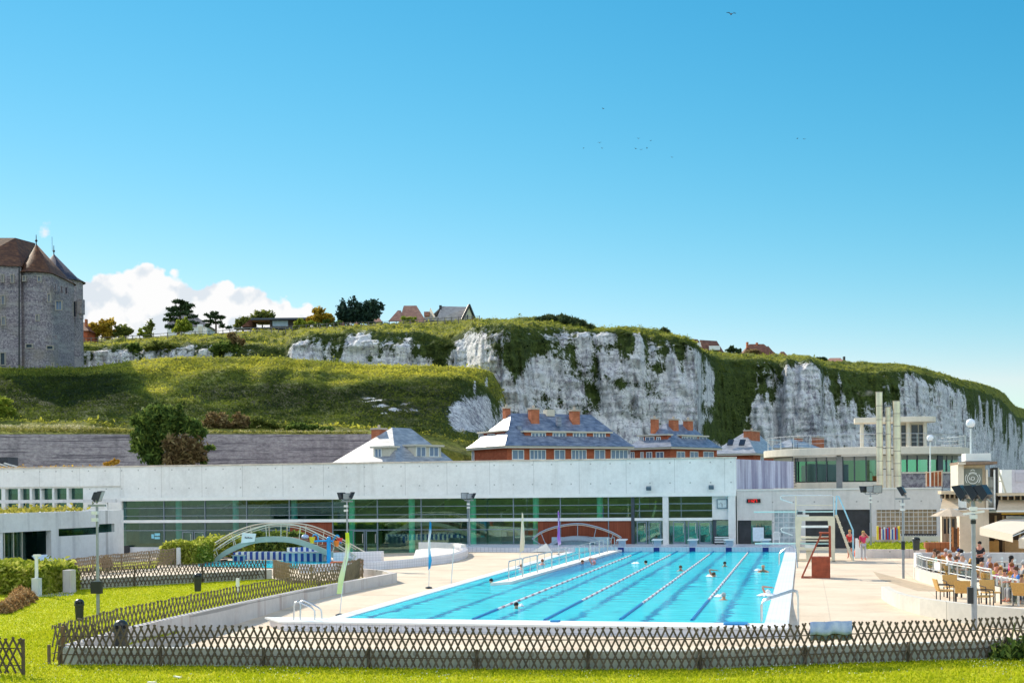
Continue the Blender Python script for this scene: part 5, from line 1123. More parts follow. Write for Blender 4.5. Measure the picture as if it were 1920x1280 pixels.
# big awning
def awning(label,a,b,c,d,drop,grp='canvas awnings over the terrace'):
    r=thing('awning',(a+b)/2,label,'awning',grp); M_=PM('ecru_canvas',(.72,.62,.50),.8,var=.05,bump=.1)
    MB().hexa([q-U0*.04 for q in (a,b,c,d)],[a,b,c,d]).build('canvas',M_,r)
    MB().hexa([a-U0*drop,b-U0*drop,b-U0*drop+Vector((.0,.04,0)),a-U0*drop+Vector((0,.04,0))],[a-U0*.04,b-U0*.04,b-U0*.04+Vector((0,.04,0)),a-U0*.04+Vector((0,.04,0))]).build('valance',M_,r)
    MB().cyl(d+Vector((0,.1,.05)),c+Vector((0,.1,.05)),.09,n=8).build('roller',M_WHITE,r); 
    for p,q in ((a,d),(b,c)): MB().cyl(p-U0*.1,q-U0*.25,.03,n=6).build('arm',M_RAILW,r)
awning('large ecru awning projecting from the restaurant wall',P(1837,988,74.5),P(1899,1001,72.),P(1960,972,79.),P(1888,971,RY-.1),.42)
awning('second ecru awning cut off by the right edge of the photo',P(1910,1009,72.),P(2000,1016,70.),P(2010,985,78),P(1945,985,RY-.1),.5)
ct=thing('container',P(1900,910,88),'white box container with a grey side panel behind the restaurant roof','container')
rb(1878,1897,880,926,'end_face',M_WHITE,88,3,ct); rb(1897,2010,879,926,'side_face',PM('pale_lilac',(.62,.58,.64),.6),88.05,3,ct); rb(1904,2000,884,903,'side_panel',PM('lilac_panel',(.55,.51,.57),.6),88.0,.04,ct)
pr=thing('roof_strut',P(1878,900,86),'pale slanting strut standing on the restaurant roof','strut'); MB().bar(P(1871,877,86),P(1886,924,86),.1,.1).bar(P(1871,877,86),P(1871,924,86),.12,.12).bar(P(1871,902,86),P(1880,902,86),.08,.08).build('frame',M_PALEW,pr)
# rusty roof railing beside the globe lamp
rr_=thing('rusty_railing',P(1750,910,98),'short orange rusty railing panel on the flat roof','railing')
rb(1736,1765,884,911,'sheet',PM('rust_sheet',(.42,.13,.05),.8,var=.5,scale=3),98.1,.03,rr_)
for px in (1737,1745,1752,1759,1766): a=P(px,883,98);b=P(px,912,98); MB().cyl(a,b,.04,n=6).build('post',M_OCH,rr_)
a=P(1733,886,98);b=P(1768,882,98); MB().cyl(a,b,.04,n=6).build('top_rail',M_OCH,rr_)
# ================================================================ low walls and lattice fences
def lowwall(line,z0,z1,th,label,mat,name='low_wall'):
    o=MB().wall(line,z0,z1,th).build(name,mat); return tag(o,label,'wall')
lowwall([(x,y) for x,y in FWALL],-.45,.45,.24,'low mossy concrete wall right behind the long front lattice fence',M_LOWB)
lowwall(LWALL,-.45,.45,.26,'low rust stained concrete wall between the left lawn and the pool deck',M_LOWW)
lowwall([(-19.25,60.0),(-20.5,62.4),(-22.5,64.2)],-.2,.40,.24,'short low concrete wall closing the planted corner behind the curved fence',M_LOWW)
lowwall([(BW0.x,BW0.y+.25),(BW1.x,BW1.y+.25)],-.1,.46,.24,'low pale concrete wall with white top at the back of the left lawn',M_LOWB)
M_BATTEN=PM('grey_batten',(.105,.08,.055),.85,var=.35,scale=3); M_BATTENL=PM('sunny_batten',(.26,.19,.12),.85,var=.3,scale=3)  # sunny copy paints the sunlit look as a lighter batten colour
def polyline(line,step=.05):
    pts=[Vector((p[0],p[1])) for p in line]; s=[0]
    for a,b in zip(pts,pts[1:]): s.append(s[-1]+(b-a).length)
    return pts,s
def at_s(pts,s,x):
    x=max(0,min(s[-1],x))
    for i in range(len(s)-1):
        if x<=s[i+1]+1e-9: return pts[i].lerp(pts[i+1],(x-s[i])/max(1e-6,s[i+1]-s[i]))
    return pts[-1]
def lattice(line,h,label,mat,post_every=2.6,z0=.0,sp=.187,lean=.46,w=.042,ground=.06,ph=None,rails=(.27,.72)):
    pts,s=polyline(line); L=s[-1]; a=at_s(pts,s,0); f=thing('lattice_fence',(a.x,a.y,z0),label,'fence')
    m=MB(); n=int(L/sp); R_=random.Random(int(L*100))
    for k in range(n+1):
        for fam in (1,-1):
            st_=k*sp+fam*.035+R_.uniform(-.016,.016); sb_=st_-fam*lean
            if st_<-.02 or st_>L+.02: continue
            zb=ground; zt_=h+R_.uniform(-.03,.03)
            if sb_<0: t=st_/max(1e-4,(st_-sb_)); zb=zt_-(zt_-zb)*max(t,.05); sb_=0
            if sb_>L: t=(L-st_)/max(1e-4,(sb_-st_)); zb=zt_-(zt_-zb)*max(t,.05); sb_=L
            p=at_s(pts,s,st_); q=at_s(pts,s,sb_); tn=(at_s(pts,s,st_+.1)-at_s(pts,s,st_-.1)).normalized(); nn=Vector((tn.y,-tn.x,0))*(.014*fam)
            m.bar(Vector((q.x,q.y,z0+zb))+nn,Vector((p.x,p.y,z0+zt_))+nn,w,.026,up=nn.normalized()*fam)
    m.build('lattice',mat,f)
    np_=max(1,int(L/post_every))
    for k in range(np_+1):
        p=at_s(pts,s,L*k/np_); tn=(at_s(pts,s,L*k/np_+.1)-at_s(pts,s,L*k/np_-.1)).normalized(); nn=Vector((-tn.y,tn.x,0))*.07
        MB().cyl(Vector((p.x,p.y,z0-.02))+nn,Vector((p.x,p.y,z0+(ph or h-.03)))+nn,.045,n=8).build('fence_post',mat,f)
    for zz in rails:
        c=[]
        for k in range(int(L/1.)+2): p=at_s(pts,s,k*1.); c.append((p.x,p.y,z0+zz*h))
        MB().tube([Vector(q)+Vector((0,.04,0)) for q in c],.014,5).build('fence_rail',mat,f)
    return f
lattice([(p[0],p[1]-.30) for p in FWALL[::-1]],1.04,'long weathered lattice fence running across the whole foreground',M_BATTEN,ph=.5)
lattice([(-19.1,30.5)]+[(p[0]-.42,p[1]) for p in LWALL[1:-1]]+[(CURV[4].x-.15,CURV[4].y-.1)],.98,'long lattice fence along the low wall between left lawn and pool deck',PM('sunlit_olive_batten',(.17,.135,.08),.85,var=.35,scale=3),ph=.5,sp=.27,lean=.52,rails=(.27,))  # sunlight on this fence is put into a lighter olive batten colour
nb=(BW1-BW0).normalized(); lattice([(BW0.x+nb.x*k,BW0.y+nb.y*k-.12) for k in (0,5,10.3)],.97,'lattice fence along the white topped wall at the back of the lawn',M_BATTEN)
lattice([(p.x,p.y) for p in CURV],.95,'curved sunlit lattice fence closing the right end of the back lawn',M_BATTENL)
lattice([(p.x,p.y) for p in (G(95,1092),G(150,1080),G(230,1070),G(298,1062),G(330,1058))],1.0,'lattice fence along the path towards the grey left wing',M_BATTENL)
lattice([(-23.5,28.3),(-20.5,28.35),(-18.6,28.4)],.92,'end of a lattice fence in the bottom left corner of the photo',M_BATTEN,post_every=2.2)
p=G(118,1245); cp=MB().cyl((p.x-.05,p.y+.1,-.05),(p.x-.05,p.y+.1,.98),.055,n=8).build('corner_post',PM('corner_wood',(.20,.12,.06),.85)); tag(cp,'round wooden corner post where the two long lattice fences meet','post')
# towel over the front fence
tw=[];nx=24
def fline(x): return np.interp(x,[q[0] for q in FWALL[::-1]],[q[1]-.30 for q in FWALL[::-1]])
x0,x1=P(1519,1175,fline(0.1)).x,P(1597,1175,fline(1)).x
m=MB(); rows=[(.05,-.46),(.055,-.2),(.03,.0),(-.03,.012),(-.055,-.06),(-.065,-.20),(-.06,-.30)]
V=[];FQ=[]
for i in range(nx+1):
    x=x0+(x1-x0)*i/nx
    for (dy,dz) in rows:
        V.append((x+.01*math.sin(i*.9),fline(x)+dy+.012*math.sin(i*1.3+dz*9),1.06+dz+.02*math.sin(i*.55)*(1 if dz<-.05 else .3)))
nr=len(rows); FQ=[(i*nr+j,(i+1)*nr+j,(i+1)*nr+j+1,i*nr+j+1) for i in range(nx) for j in range(nr-1)]
t=NT('blue_towel'); n=t.noise(t.pos(),4,4,.6); M_TOW=t.done(t.bsdf(t.ramp(n,[(.35,(.28,.38,.66)),(.65,(.52,.60,.78))]),.95,spec=.05))
o=MB().add(V,FQ).build('towel',M_TOW,smooth=True); sm_=o.modifiers.new('thick','SOLIDIFY'); sm_.thickness=.012; tag(o,'pale blue towel hung over the front lattice fence','towel')
# ================================================================ path, pillars
pth=[G(70,1118),G(137,1116),G(150,1100),G(128,1088),G(90,1092)]; st(MB().prism([(p.x,p.y) for p in pth],-.05,.012).build('path',PM('lilac_paving',(.52,.50,.52),.8,var=.1,scale=1.5)))
p=G(128,1111); o=MB().box((p.x-.22,p.y-.1,0),(p.x+.18,p.y+.35,1.02)).build('gate_pillar',M_LOWW,bevel=.02); tag(o,'squat concrete pillar at the end of the white topped wall','pillar')
p=G(69,1117); r=thing('bollard_lamp',(p.x,p.y,0),'white bollard lamp on a concrete foot beside the hedge and path','lamp'); MB().box((p.x-.16,p.y-.14,0),(p.x+.16,p.y+.14,.78)).build('foot',M_LOWB,r); MB().cyl((p.x,p.y,.78),(p.x,p.y,1.75),.075,n=10).build('pole',M_WHITE,r); MB().box((p.x-.12,p.y-.06,1.7),(p.x+.2,p.y+.06,1.8)).build('lamp_head',M_WHITE,r)
p=G(335,1058); o=MB().box((p.x-.1,p.y-.1,0),(p.x+.1,p.y+.1,1.0)).cyl((p.x,p.y,1.0),(p.x,p.y,1.04),.12,n=8).build('marker_post',M_PILL); tag(o,'white post in front of the clipped hedge','post')
p=G(446,1122); o=MB().box((p.x-.06,p.y-.05,.3),(p.x+.06,p.y+.05,.85)).box((p.x-.03,p.y-.03,0),(p.x+.03,p.y+.03,.3)).build('marker_post',M_WHITE); tag(o,'small white post standing at the long side fence','post')
# ================================================================ lamps
M_POLE=PM('galvanised_pole',(.30,.32,.35),.45,.5,var=.12); M_HEAD=PM('floodlight_black',(.02,.022,.026),.35); M_LENS=PM('floodlight_lens',(.30,.36,.42),.1)
def floodlight(par,c,az,tilt,s=1.):
    """az: compass way the lamp looks, tilt: downwards"""
    d=Vector((math.sin(az)*math.cos(tilt),math.cos(az)*math.cos(tilt),-math.sin(tilt))); a=Vector((d.y,-d.x,0)).normalized(); u=a.cross(d)
    if u.z<0: u=-u
    c=Vector(c); m=MB(); w_,h_,dp=.46*s,.40*s,.16*s
    f=[c+d*dp/2+a*x*w_/2+u*y*h_/2 for x,y in ((-1,-1),(1,-1),(1,1),(-1,1))]; b=[c-d*dp/2+a*x*w_*.36+u*y*h_*.33 for x,y in ((-1,-1),(1,-1),(1,1),(-1,1))]
    o=m.hexa(b,f).build('floodlight_head',M_HEAD,par)
    MB().hexa([q*.88+(c+d*dp/2)*.12+d*.003 for q in f],[q*.88+(c+d*dp/2)*.12+d*.015 for q in f]).build('lens',M_LENS,o)
    MB().bar(c-u*h_*.5-a*w_*.3,c-u*h_*.75,.04*s,.03*s).bar(c-u*h_*.5+a*w_*.3,c-u*h_*.75,.04*s,.03*s).build('yoke',M_POLE,o); return o
def lamp(label,base,top,r,heads,extra=None):
    x,y,z=base; L_=thing('floodlight_mast',base,label,'lamp post','floodlight masts round the pool')
    MB().cyl((x,y,z-.02),(x,y,z+(top-z)*.45),r*1.15,n=12).cyl((x,y,z+(top-z)*.45),(x,y,top),r*.85,n=12).build('pole',M_POLE,L_,smooth=True)
    MB().box((x-.34,y-.05,top-.02),(x+.34,y+.05,top+.05)).build('crossbar',M_POLE,L_)
    for (dx,dz,az,tl,s) in heads: floodlight(L_,(x+dx,y,top+.3+dz),math.radians(az),math.radians(tl),s)
    for dz in (.25,.5): MB().box((x-.12,y-.2,top-dz-.06),(x+.10,y-.08,top-dz+.06)).build('ballast_box',M_RAILW,L_)
    return L_
def zpx(px,py,Y): return P(px,py,Y).z
b=G(184,1152); q=lamp('slim floodlight mast standing on the left lawn with two heads tilted right',(b.x,b.y,0),zpx(180,948,b.y),.055,[(-.06,.05,70,20,1.0),(.10,.08,75,20,1.0)]); MB().box((b.x-.20,b.y-.16,.78),(b.x+.20,b.y+.0,1.22)).build('switch_box',M_HEAD,q)
b=Vector((-25.3,70.3,0)); lamp('floodlight mast beside the right foot of the near footbridge',(b.x,b.y,0),zpx(650,940,b.y),.06,[(-.26,.05,-60,25,1.15),(.27,.08,60,25,1.1),(.0,.03,160,25,1.0)])
b=Vector((-23.8,92.2,ZP)); lamp('floodlight mast close to the glass front on the tiled ledge',(b.x,b.y,ZP),zpx(882,938,b.y),.065,[(-.30,.08,170,20,1.25),(.34,.08,70,25,1.1),(.05,.05,150,15,1.0)])
b=Vector((P(1633,1018,87).x,87,.5)); lamp('floodlight mast on the raised grass bed by the black shutter',(b.x,b.y,.5),zpx(1631,926,87),.06,[(-.42,.05,-40,20,1.1),(-.02,.05,190,15,1.0),(.42,.05,170,15,1.3)])
b=G(1694,1083); q=lamp('single headed floodlight mast standing on the right hand deck',(b.x,b.y,0),zpx(1691,935,b.y),.055,[(-.02,.1,-75,30,1.25)]); MB().cyl((b.x,b.y,1.35),(b.x,b.y,1.75),.09,n=10).build('dark_collar',M_HEAD,q)
b=G(1827,1174); zt_l=zpx(1822,938,b.y); q=lamp('tall nearest floodlight mast with three big heads in front of the terrace',(b.x,b.y,-.1),zt_l,.075,[(-.34,-.02,-68,32,1.35),(.02,-.02,-65,32,1.35),(.33,-.02,-62,32,1.35)])
MB().box((b.x-.2,b.y-.12,.72),(b.x-.04,b.y+.1,1.22)).build('switch_box',M_HEAD,q); MB().cyl((b.x,b.y,zt_l-.72),(b.x,b.y,zt_l-.60),.085,n=10).build('dark_collar',M_HEAD,q); MB().bar((b.x-.30,b.y,zt_l-.42),(b.x+.32,b.y-.1,zt_l-.33),.10,.07).build('camera_arm',M_WHITE,q)
M_GLOBE=PM('milky_globe',(.78,.80,.86),.15,var=.03)
for i,(px,pb,pt,Y,r) in enumerate(((1744,912,821,98,.24),(1820,850,793,81.5,.27))):
    a=P(px,pb,Y);b=P(px,pt,Y); L_=thing('globe_lamp',a,['white globe lamp on a thin post beside the rusty railing','higher white globe lamp on the white box of the balcony tower'][i],'lamp','white globe lamps')
    MB().cyl(a,(b.x,Y,b.z-r*.9),.05,.04,n=8).build('post',M_RAILW,L_); MB().cyl((b.x,Y,b.z-r*1.05),(b.x,Y,b.z-r*.8),.1,n=10).build('collar',M_HEAD,L_); MB().lathe_s((b.x,Y,b.z),r,20,12,(1,1,1)).build('globe',M_GLOBE,L_,smooth=True)
# ================================================================ litter bins
M_BIN=PM('bin_black',(.03,.035,.035),.35,var=.2)
def bin_(loc,h,r,label,square=False):
    B=thing('litter_bin',loc,label,'bin','dark dome topped litter bins'); z=loc[2]
    MB().lathe(loc,[(.01,0),(r*.82,0),(r*.95,h*.68),(r*1.12,h*.70),(r*1.12,h*.75),(.01,h*.75)],16).build('bin_body',M_BIN,B,smooth=True)
    MB().lathe(loc,[(r*1.05,h*.75),(r*1.05,h*.80),(r*.95,h*.90),(r*.62,h*.97),(.01,h)],16).build('dome_lid',M_BIN,B,smooth=True)
    for k in range(3):
        a=-1.6+k*.5; MB().obox((loc[0]+math.cos(a)*r*1.02,loc[1]+math.sin(a)*r*1.02,z+h*.83),(-math.sin(a),math.cos(a),0),(math.cos(a),math.sin(a),0),U0,r*.4,r*.12,h*.08).build('slot',PM('slot',(.005,.005,.005),.9),B)
    return B
p=G(149,1163); bin_((p.x,p.y,0),.76,.16,'dark litter bin standing on the open lawn left of the floodlight mast')
p=P(227,1190,33.1); bin_((p.x,33.1,-.22),1.12,.20,'dark litter bin between the two fences at the front left corner')
p=G(371,1113); bin_((p.x,p.y,.12),.80,.17,'dark litter bin on a slim foot in front of the back lawn wall'); 
p=P(1718,1031,73); bin_((p.x,73,p.z),.72,.20,'brown black litter bin at the corner of the cafe terrace')
# ================================================================ children's pool
def mat_stripes():
    t=NT('blue_stripes'); sx=t.n('ShaderNodeSeparateXYZ'); t.l(t.pos(),sx.inputs[0])
    f=t.math('FRACT',t.math('DIVIDE',sx.outputs[0],.40)); k=t.math('LESS_THAN',f,.5); n=t.noise(t.pos(),1.5,4)
    g=t.math('LESS_THAN',t.math('FRACT',t.math('DIVIDE',sx.outputs[0],.1)),.08)
    c=t.mix(k,t.ramp(n,[(.3,(.50,.66,.74)),(.7,(.68,.80,.84))]),t.ramp(n,[(.3,(.012,.05,.30)),(.7,(.03,.10,.44))]))
    return t.done(t.bsdf(t.mix(t.math('MULTIPLY',g,.3),c,(.3,.35,.45)),.35))
M_STR=mat_stripes()
def sbox(px0,px1,pyt,pyb,Y,th,label,cap=None,name='striped_wall'):
    a=P(px0,pyb,Y);b=P(px1,pyt,Y); r=thing(name,((a.x+b.x)/2,Y,0),label,'low wall','blue and white striped walls of the paddling pool')
    MB().box((a.x,Y,min(a.z,0)-.05),(b.x,Y+th,b.z)).build('tiles',M_STR,r)
    if cap: MB().box((a.x-.04,Y-.04,b.z+.002),(b.x+.04,Y+th+.04,b.z+.07)).build('cap',cap,r)
    return r
sbox(437,612,1034,1052,79.2,.35,'longest blue and white striped wall, behind the paddling pool under the bridge')
sbox(369,398,1041,1056,76.5,.3,'short striped wall at the left end of the paddling pool',M_WHITE); sbox(436,456,1042,1056,76.8,.3,'narrow striped wall in the bridge shadow, with a white top rail',M_WHITE)
sbox(531,606,1037,1056,77,.5,'striped wall with a rounded white top in front of the bridge arch',M_WHITE); sbox(538,560,1026,1034,84,.3,'small raised striped block behind the long striped wall'); sbox(563,600,1025,1033,85,.3,'upper pale blue striped block to the right behind the bridge')
wq=[G(372,1061,.02),G(520,1064,.02),G(655,1064,.02),G(672,1054,.02),G(620,1050,.02),G(372,1050,.02)]
st(MB().add(wq,[tuple(range(6))]).build('paddling_water',M_WATER2))
# curved white bench walls
oc=[(560,1072),(600,1071),(650,1069),(700,1067),(750,1063),(790,1059),(830,1054.5),(855,1050),(869,1045),(873,1041),(869,1037.5),(855,1035)]
ln=[(G(*q).x,G(*q).y) for q in oc]; bw=thing('curved_bench',(ln[5][0],ln[5][1],0),'curved white tiled bench wall with a rounded tip, beside the paddling pool','bench')
MB().wall(ln,-.06,.42,.35).build('tiled_front',M_TILE,bw); 
ln2=[(G(*q).x,G(*q).y+.25) for q in [(786,1047),(815,1046),(845,1043),(862,1040),(866,1038)]]; 
bk=[(869,1037),(855,1034.5),(830,1032.8),(805,1032),(786,1032)]; lb=[(G(*q).x,G(*q).y) for q in bk]; MB().wall(lb,-.06,.62,.35).build('backrest',M_WHITEW,bw)
seat=[(G(*q).x,G(*q).y) for q in [(775,1055),(810,1051),(845,1046),(862,1041),(850,1036),(815,1035),(780,1038)]]; MB().prism(seat,-.05,.30).build('seat',M_WHITEW,bw)
a,b=G(625,1055),G(715,1052); o=MB().prism([(a.x,a.y),(b.x,b.y),(b.x,b.y+.5),(a.x,a.y+.5)],-.05,.62).build('low_ledge',M_TILE); tag(o,'straight white tiled ledge at the right foot of the near footbridge','ledge')
a=G(629,1068); o=MB().box((a.x-.3,a.y,.0),(a.x+1.5,a.y+.5,.46)).build('brick_ledge',M_BRICK); tag(o,'short red brick ledge behind the curved lattice fence','ledge')
dirt=[G(640,1076),G(690,1080),G(735,1074),G(700,1068),G(650,1070)]; st(MB().prism([(p.x,p.y) for p in dirt],-.05,.03).build('planting_soil',PM('soil',(.34,.20,.11),.95,var=.3,scale=3)))
# tipping bucket play post
py=75.; pl=thing('play_post',P(617,1058,py),'blue water play post with yellow, orange and red tipping buckets','play equipment'); M_PB=PM('play_blue',(.02,.30,.62),.3,var=.05)
a=P(617,1058,py);b=P(617,1009,py); MB().cyl((a.x,py,-.1),(a.x,py,b.z),.13,n=14).ball((a.x,py,b.z),.13,12).build('post',M_PB,pl,smooth=True)
c=P(617,1013,py);d=P(588,1014,py); MB().cyl((c.x,py,c.z),(d.x,py,d.z),.06,n=8).build('arm',M_PB,pl); d2=P(640,1017,py); MB().cyl((c.x,py,c.z),(d2.x,py,d2.z),.06,n=8).build('arm',M_PB,pl)
q=[P(x,y,py) for x,y in ((597,1012),(596,1005),(592,1001),(588,1002),(586,1006))]; MB().tube(q,.045,6).build('spout',M_PB,pl); q=[P(x,y,py-.1) for x,y in ((626,1013),(628,1006),(631,1003),(634,1003),(636,1006))]; MB().tube(q,.045,6).build('spout',M_PB,pl)
for (px,pt,pb,cl,dy) in ((585.5,1006,1018,(.85,.50,.01),0),(637,1008,1018,(.62,.05,.04),.25),(631,1013,1024,(.85,.17,.01),-.2)):
    a=P(px,pb,py+dy);b=P(px,pt,py+dy); MB().lathe((a.x,py+dy,a.z),[(.01,0),(.12,0),(.19,b.z-a.z),(.16,b.z-a.z),(.10,.05)],14).build('bucket',PM('bucket_%d'%px,cl,.4,var=.04),pl,smooth=True)
o=MB().ball(P(572,1006,76.6),.20,14,(1.2,1.2,.8)).build('float_ball',PM('silver_ball',(.45,.55,.75),.2,.3),smooth=True); tag(o,'silver blue ball float resting on the near footbridge','ball')
# ================================================================ arched footbridges
M_BR=PM('pale_green_steel',(.36,.42,.36),.5,var=.12,scale=2); M_BRR=PM('cream_rail',(.62,.58,.47),.45,var=.1); M_TREAD=PM('brown_tread',(.20,.10,.06),.8)
def smooth_px(pts,n=8):
    xs=[p[0] for p in pts]; out=[]
    for i in range(len(pts)-1):
        p0=pts[max(i-1,0)];p1=pts[i];p2=pts[i+1];p3=pts[min(i+2,len(pts)-1)]
        for k in range(n):
            t=k/n; out.append(tuple(.5*((2*p1[c])+(-p0[c]+p2[c])*t+(2*p0[c]-5*p1[c]+4*p2[c]-p3[c])*t*t+(-p0[c]+3*p1[c]-3*p2[c]+p3[c])*t**3) for c in (0,1)))
    return out+[pts[-1]]
br=thing('footbridge',(-32,76.8,0),'arched pale green steel footbridge with curved rails over the paddling pool','bridge')
gl=smooth_px([(398,1056),(420,1037),(457,1019),(485,1011.5),(523,1010),(551,1013),(586,1024),(614,1036),(658,1052)])
YF,YB=76.,77.8
def girder(Y,dx=0):
    A=[P(x+dx,y-5,Y) for x,y in gl]; B=[P(x+dx,y+5.5,Y) for x,y in gl]; m=MB(); n=len(A)
    vs=[]; 
    for i in range(n): vs+=[A[i],A[i]+Vector((0,.12,0)),B[i]+Vector((0,.12,0)),B[i]]
    fs=[(0,1,2,3),(4*n-4,4*n-1,4*n-2,4*n-3)]
    for i in range(n-1):
        a=4*i;b=a+4; fs+=[(a,b,b+1,a+1),(a+1,b+1,b+2,a+2),(a+2,b+2,b+3,a+3),(a+3,b+3,b,a)]
    return m.add(vs,fs).build('girder',M_BR,br)
girder(YF); girder(YB)
for i in range(0,len(gl),2):
    a=P(gl[i][0],gl[i][1]-1,YF+.13); MB().obox(a+Vector((0,(YB-YF)/2-.08,0)),(1,0,0),(0,1,0),U0,.34,YB-YF-.16,.06).build('tread',M_TREAD,br)
hf=smooth_px([(397,1034),(438,1007),(481,989.5),(516,982),(563,986),(609,1007),(645,1028),(668,1042)]); hb=smooth_px([(375,1035),(434,999.5),(481,983),(527,980),(574,983),(621,1000),(689,1037)])
for nm,(hh,Y) in {'f':(hf,YF+.06),'b':(hb,YB+.06)}.items():
    MB().tube([P(x,y,Y) for x,y in hh],.045,6).build('handrail',M_BRR,br); MB().tube([P(x,y+4.5,Y) for x,y in hh[3:-3]],.022,5).build('lower_rail',M_BRR,br)
    for k in range(2,len(hh)-1,6):
        x,y=hh[k]; yg=np.interp(x,[g[0] for g in gl],[g[1] for g in gl]); lx=(x-523)*-.12; a=P(x,y,Y);b=P(x+lx*.6,yg+2,Y-.02); MB().cyl(a,b,.025,n=5).build('baluster',M_BRR,br)
    MB().tube([P(hh[0][0],hh[0][1],Y),P(hh[0][0]+8,hh[0][1]+8,Y)],.03,5).tube([P(hh[-1][0],hh[-1][1],Y),P(hh[-1][0]-14,hh[-1][1]+14,Y)],.03,5).build('end_stay',M_BRR,br)
a=P(453,1016,YF-.05);b=P(479,998,YF-.05); bs=thing('banner_panel',(a+b)/2,'white banner panel with dark handwriting tied to the near footbridge','banner'); q=[P(454,998,YF-.06),P(480,1000,YF-.06),P(477,1015,YF-.06),P(452,1018,YF-.06)]; MB().hexa(q,[p+Vector((0,.03,0)) for p in q]).build('panel',M_WHITE,bs)
sc=[P(459+i*1.0,1008+[0,-2.5,.6,-1.2,.8,-1.6,.5,-2.2,.6,-.8,.4,-1.5,.5,0,-.6][i],YF-.075) for i in range(15)]; MB().tube(sc,.022,4).build('handwriting',M_IRON,bs)
b2=thing('footbridge',(-16,93,ZP),'second arched footbridge in front of the cedar panel at the pool end','bridge'); Y2=93.2; M_BR2=PM('grey_blue_steel',(.30,.36,.42),.45,.2)
lo=smooth_px([(1021,1025),(1045,1010),(1061,1006),(1082,1005),(1107,1008),(1126,1016),(1146,1024)]); up=smooth_px([(998,1010),(1014,997),(1045,986),(1084,981),(1118,987),(1147,997),(1165,1007)])
for Y in (Y2,Y2+1.2):
    MB().tube([P(x,y,Y) for x,y in up],.05,6).build('handrail',M_BR2,b2); MB().tube([P(x,y+2.6,Y) for x,y in up[2:-2]],.025,5).build('lower_rail',M_BRR,b2)
A=[P(x,y,Y2) for x,y in lo];n=len(A); vs=[]
for q in A: vs+=[q,q+Vector((0,1.3,0)),Vector((q.x,Y2+1.3,max(ZP,q.z-.28))),Vector((q.x,Y2,max(ZP,q.z-.28)))]
MB().add(vs,[(0,1,2,3),(4*n-4,4*n-1,4*n-2,4*n-3)]+[f for i in range(n-1) for f in ((4*i,4*i+4,4*i+5,4*i+1),(4*i+1,4*i+5,4*i+6,4*i+2),(4*i+2,4*i+6,4*i+7,4*i+3),(4*i+3,4*i+7,4*i+4,4*i))]).build('arch_deck',M_BR2,b2)
for (xu,yu,xl,yl) in ((1014,998,1024,1022),(1045,987,1047,1010),(1083,982,1083,1005),(1118,988,1113,1010),(1150,1000,1142,1022),(1165,1007,1146,1024),(998,1010,1021,1025)):
    MB().cyl(P(xu,yu,Y2),P(xl,yl,Y2),.03,n=5).build('baluster',M_BR2,b2)
MB().prism([(A[4].x,Y2+.5),(A[-4].x,Y2+.5),(A[-4].x,Y2+.9),(A[4].x,Y2+.9)],ZP,ZP+.55).build('end_wall',PM('pale_blue_wall',(.42,.55,.62),.6),b2)
a=G(1003,1035); o=MB().add([(a.x-.3,a.y,.02),(a.x+1.2,a.y,.02),(a.x+.75,a.y+.3,.62),(a.x+.3,a.y+1.2,.02)],[(0,1,2),(1,3,2),(3,0,2),(0,3,1)]).build('wedge_block',M_WHITEW); tag(o,'white wedge shaped block below the second footbridge','block')
# ================================================================ feather flags
def flag(label,base,top,poly,col,Y,stripe=None):
    a=Vector(base); b=P(*top,Y); F_=thing('feather_flag',a,label,'flag','feather flags along the left side of the pool')
    MB().cyl(a,(b.x,Y,b.z),.022,.012,n=6).build('pole',M_RAILW,F_); MB().lathe(a,[(.01,0),(.16,0),(.16,.04),(.03,.08)],10).build('foot',M_HEAD,F_)
    f=[P(x,y,Y-.04) for x,y in poly]; cxm=sum(p.x for p in f)/len(f); n=len(f)
    f=[p+Vector((0,-.10*math.sin(p.z*2.2)-.25*(p.x-cxm),0)) for p in f]; g=[p+Vector((0,.03,0)) for p in f]
    MB().add(f+g,[tuple(range(n)),tuple(range(2*n-1,n-1,-1))]+[(i,n+i,n+(i+1)%n,(i+1)%n) for i in range(n)]).build('sail',col,F_)
def flagmat(name,stops):
    t=NT(name); sx=t.n('ShaderNodeSeparateXYZ'); t.l(t.pos(),sx.inputs[0]); z=t.math('DIVIDE',sx.outputs[2],3.2); z=t.math('ADD',z,t.math('MULTIPLY',t.noise(t.pos(),2,3),.12))
    return t.done(t.bsdf(t.ramp(z,stops),.7,spec=.1))
g=G(637,1148); flag('yellow green feather flag nearest the camera on the left pool deck',(g.x,g.y,-.1),(652,997),[(648,998),(655,998),(655,1020),(652,1045),(648,1062),(641,1112),(632,1113),(634,1085),(640,1060),(645,1040),(647,1015)],flagmat('flag_green',[(.2,(.50,.68,.22)),(.5,(.62,.76,.42)),(.72,(.72,.78,.60)),(.9,(.55,.70,.04))]),g.y)
g=G(804,1102); flag('blue and white feather flag furled in an S shape',(g.x,g.y,0),(807,974),[(806,976),(809,980),(808,996),(805,1010),(806,1030),(810,1050),(808,1064),(804,1068),(803,1040),(800.5,1018),(803,998)],flagmat('flag_blue',[(.25,(.01,.20,.50)),(.5,(.04,.42,.72)),(.66,(.75,.78,.80)),(.80,(.70,.75,.80)),(.9,(.02,.25,.55))]),g.y)
g=G(974,1062); flag('cream feather flag by the start of the ramp railing',(g.x,g.y,0),(979,960),[(978.5,962),(981,962),(982,990),(984,1015),(983,1031),(974.5,1035),(975,1015),(977,990)],flagmat('flag_cream',[(.2,(.74,.60,.40)),(.8,(.78,.70,.55))]),g.y)
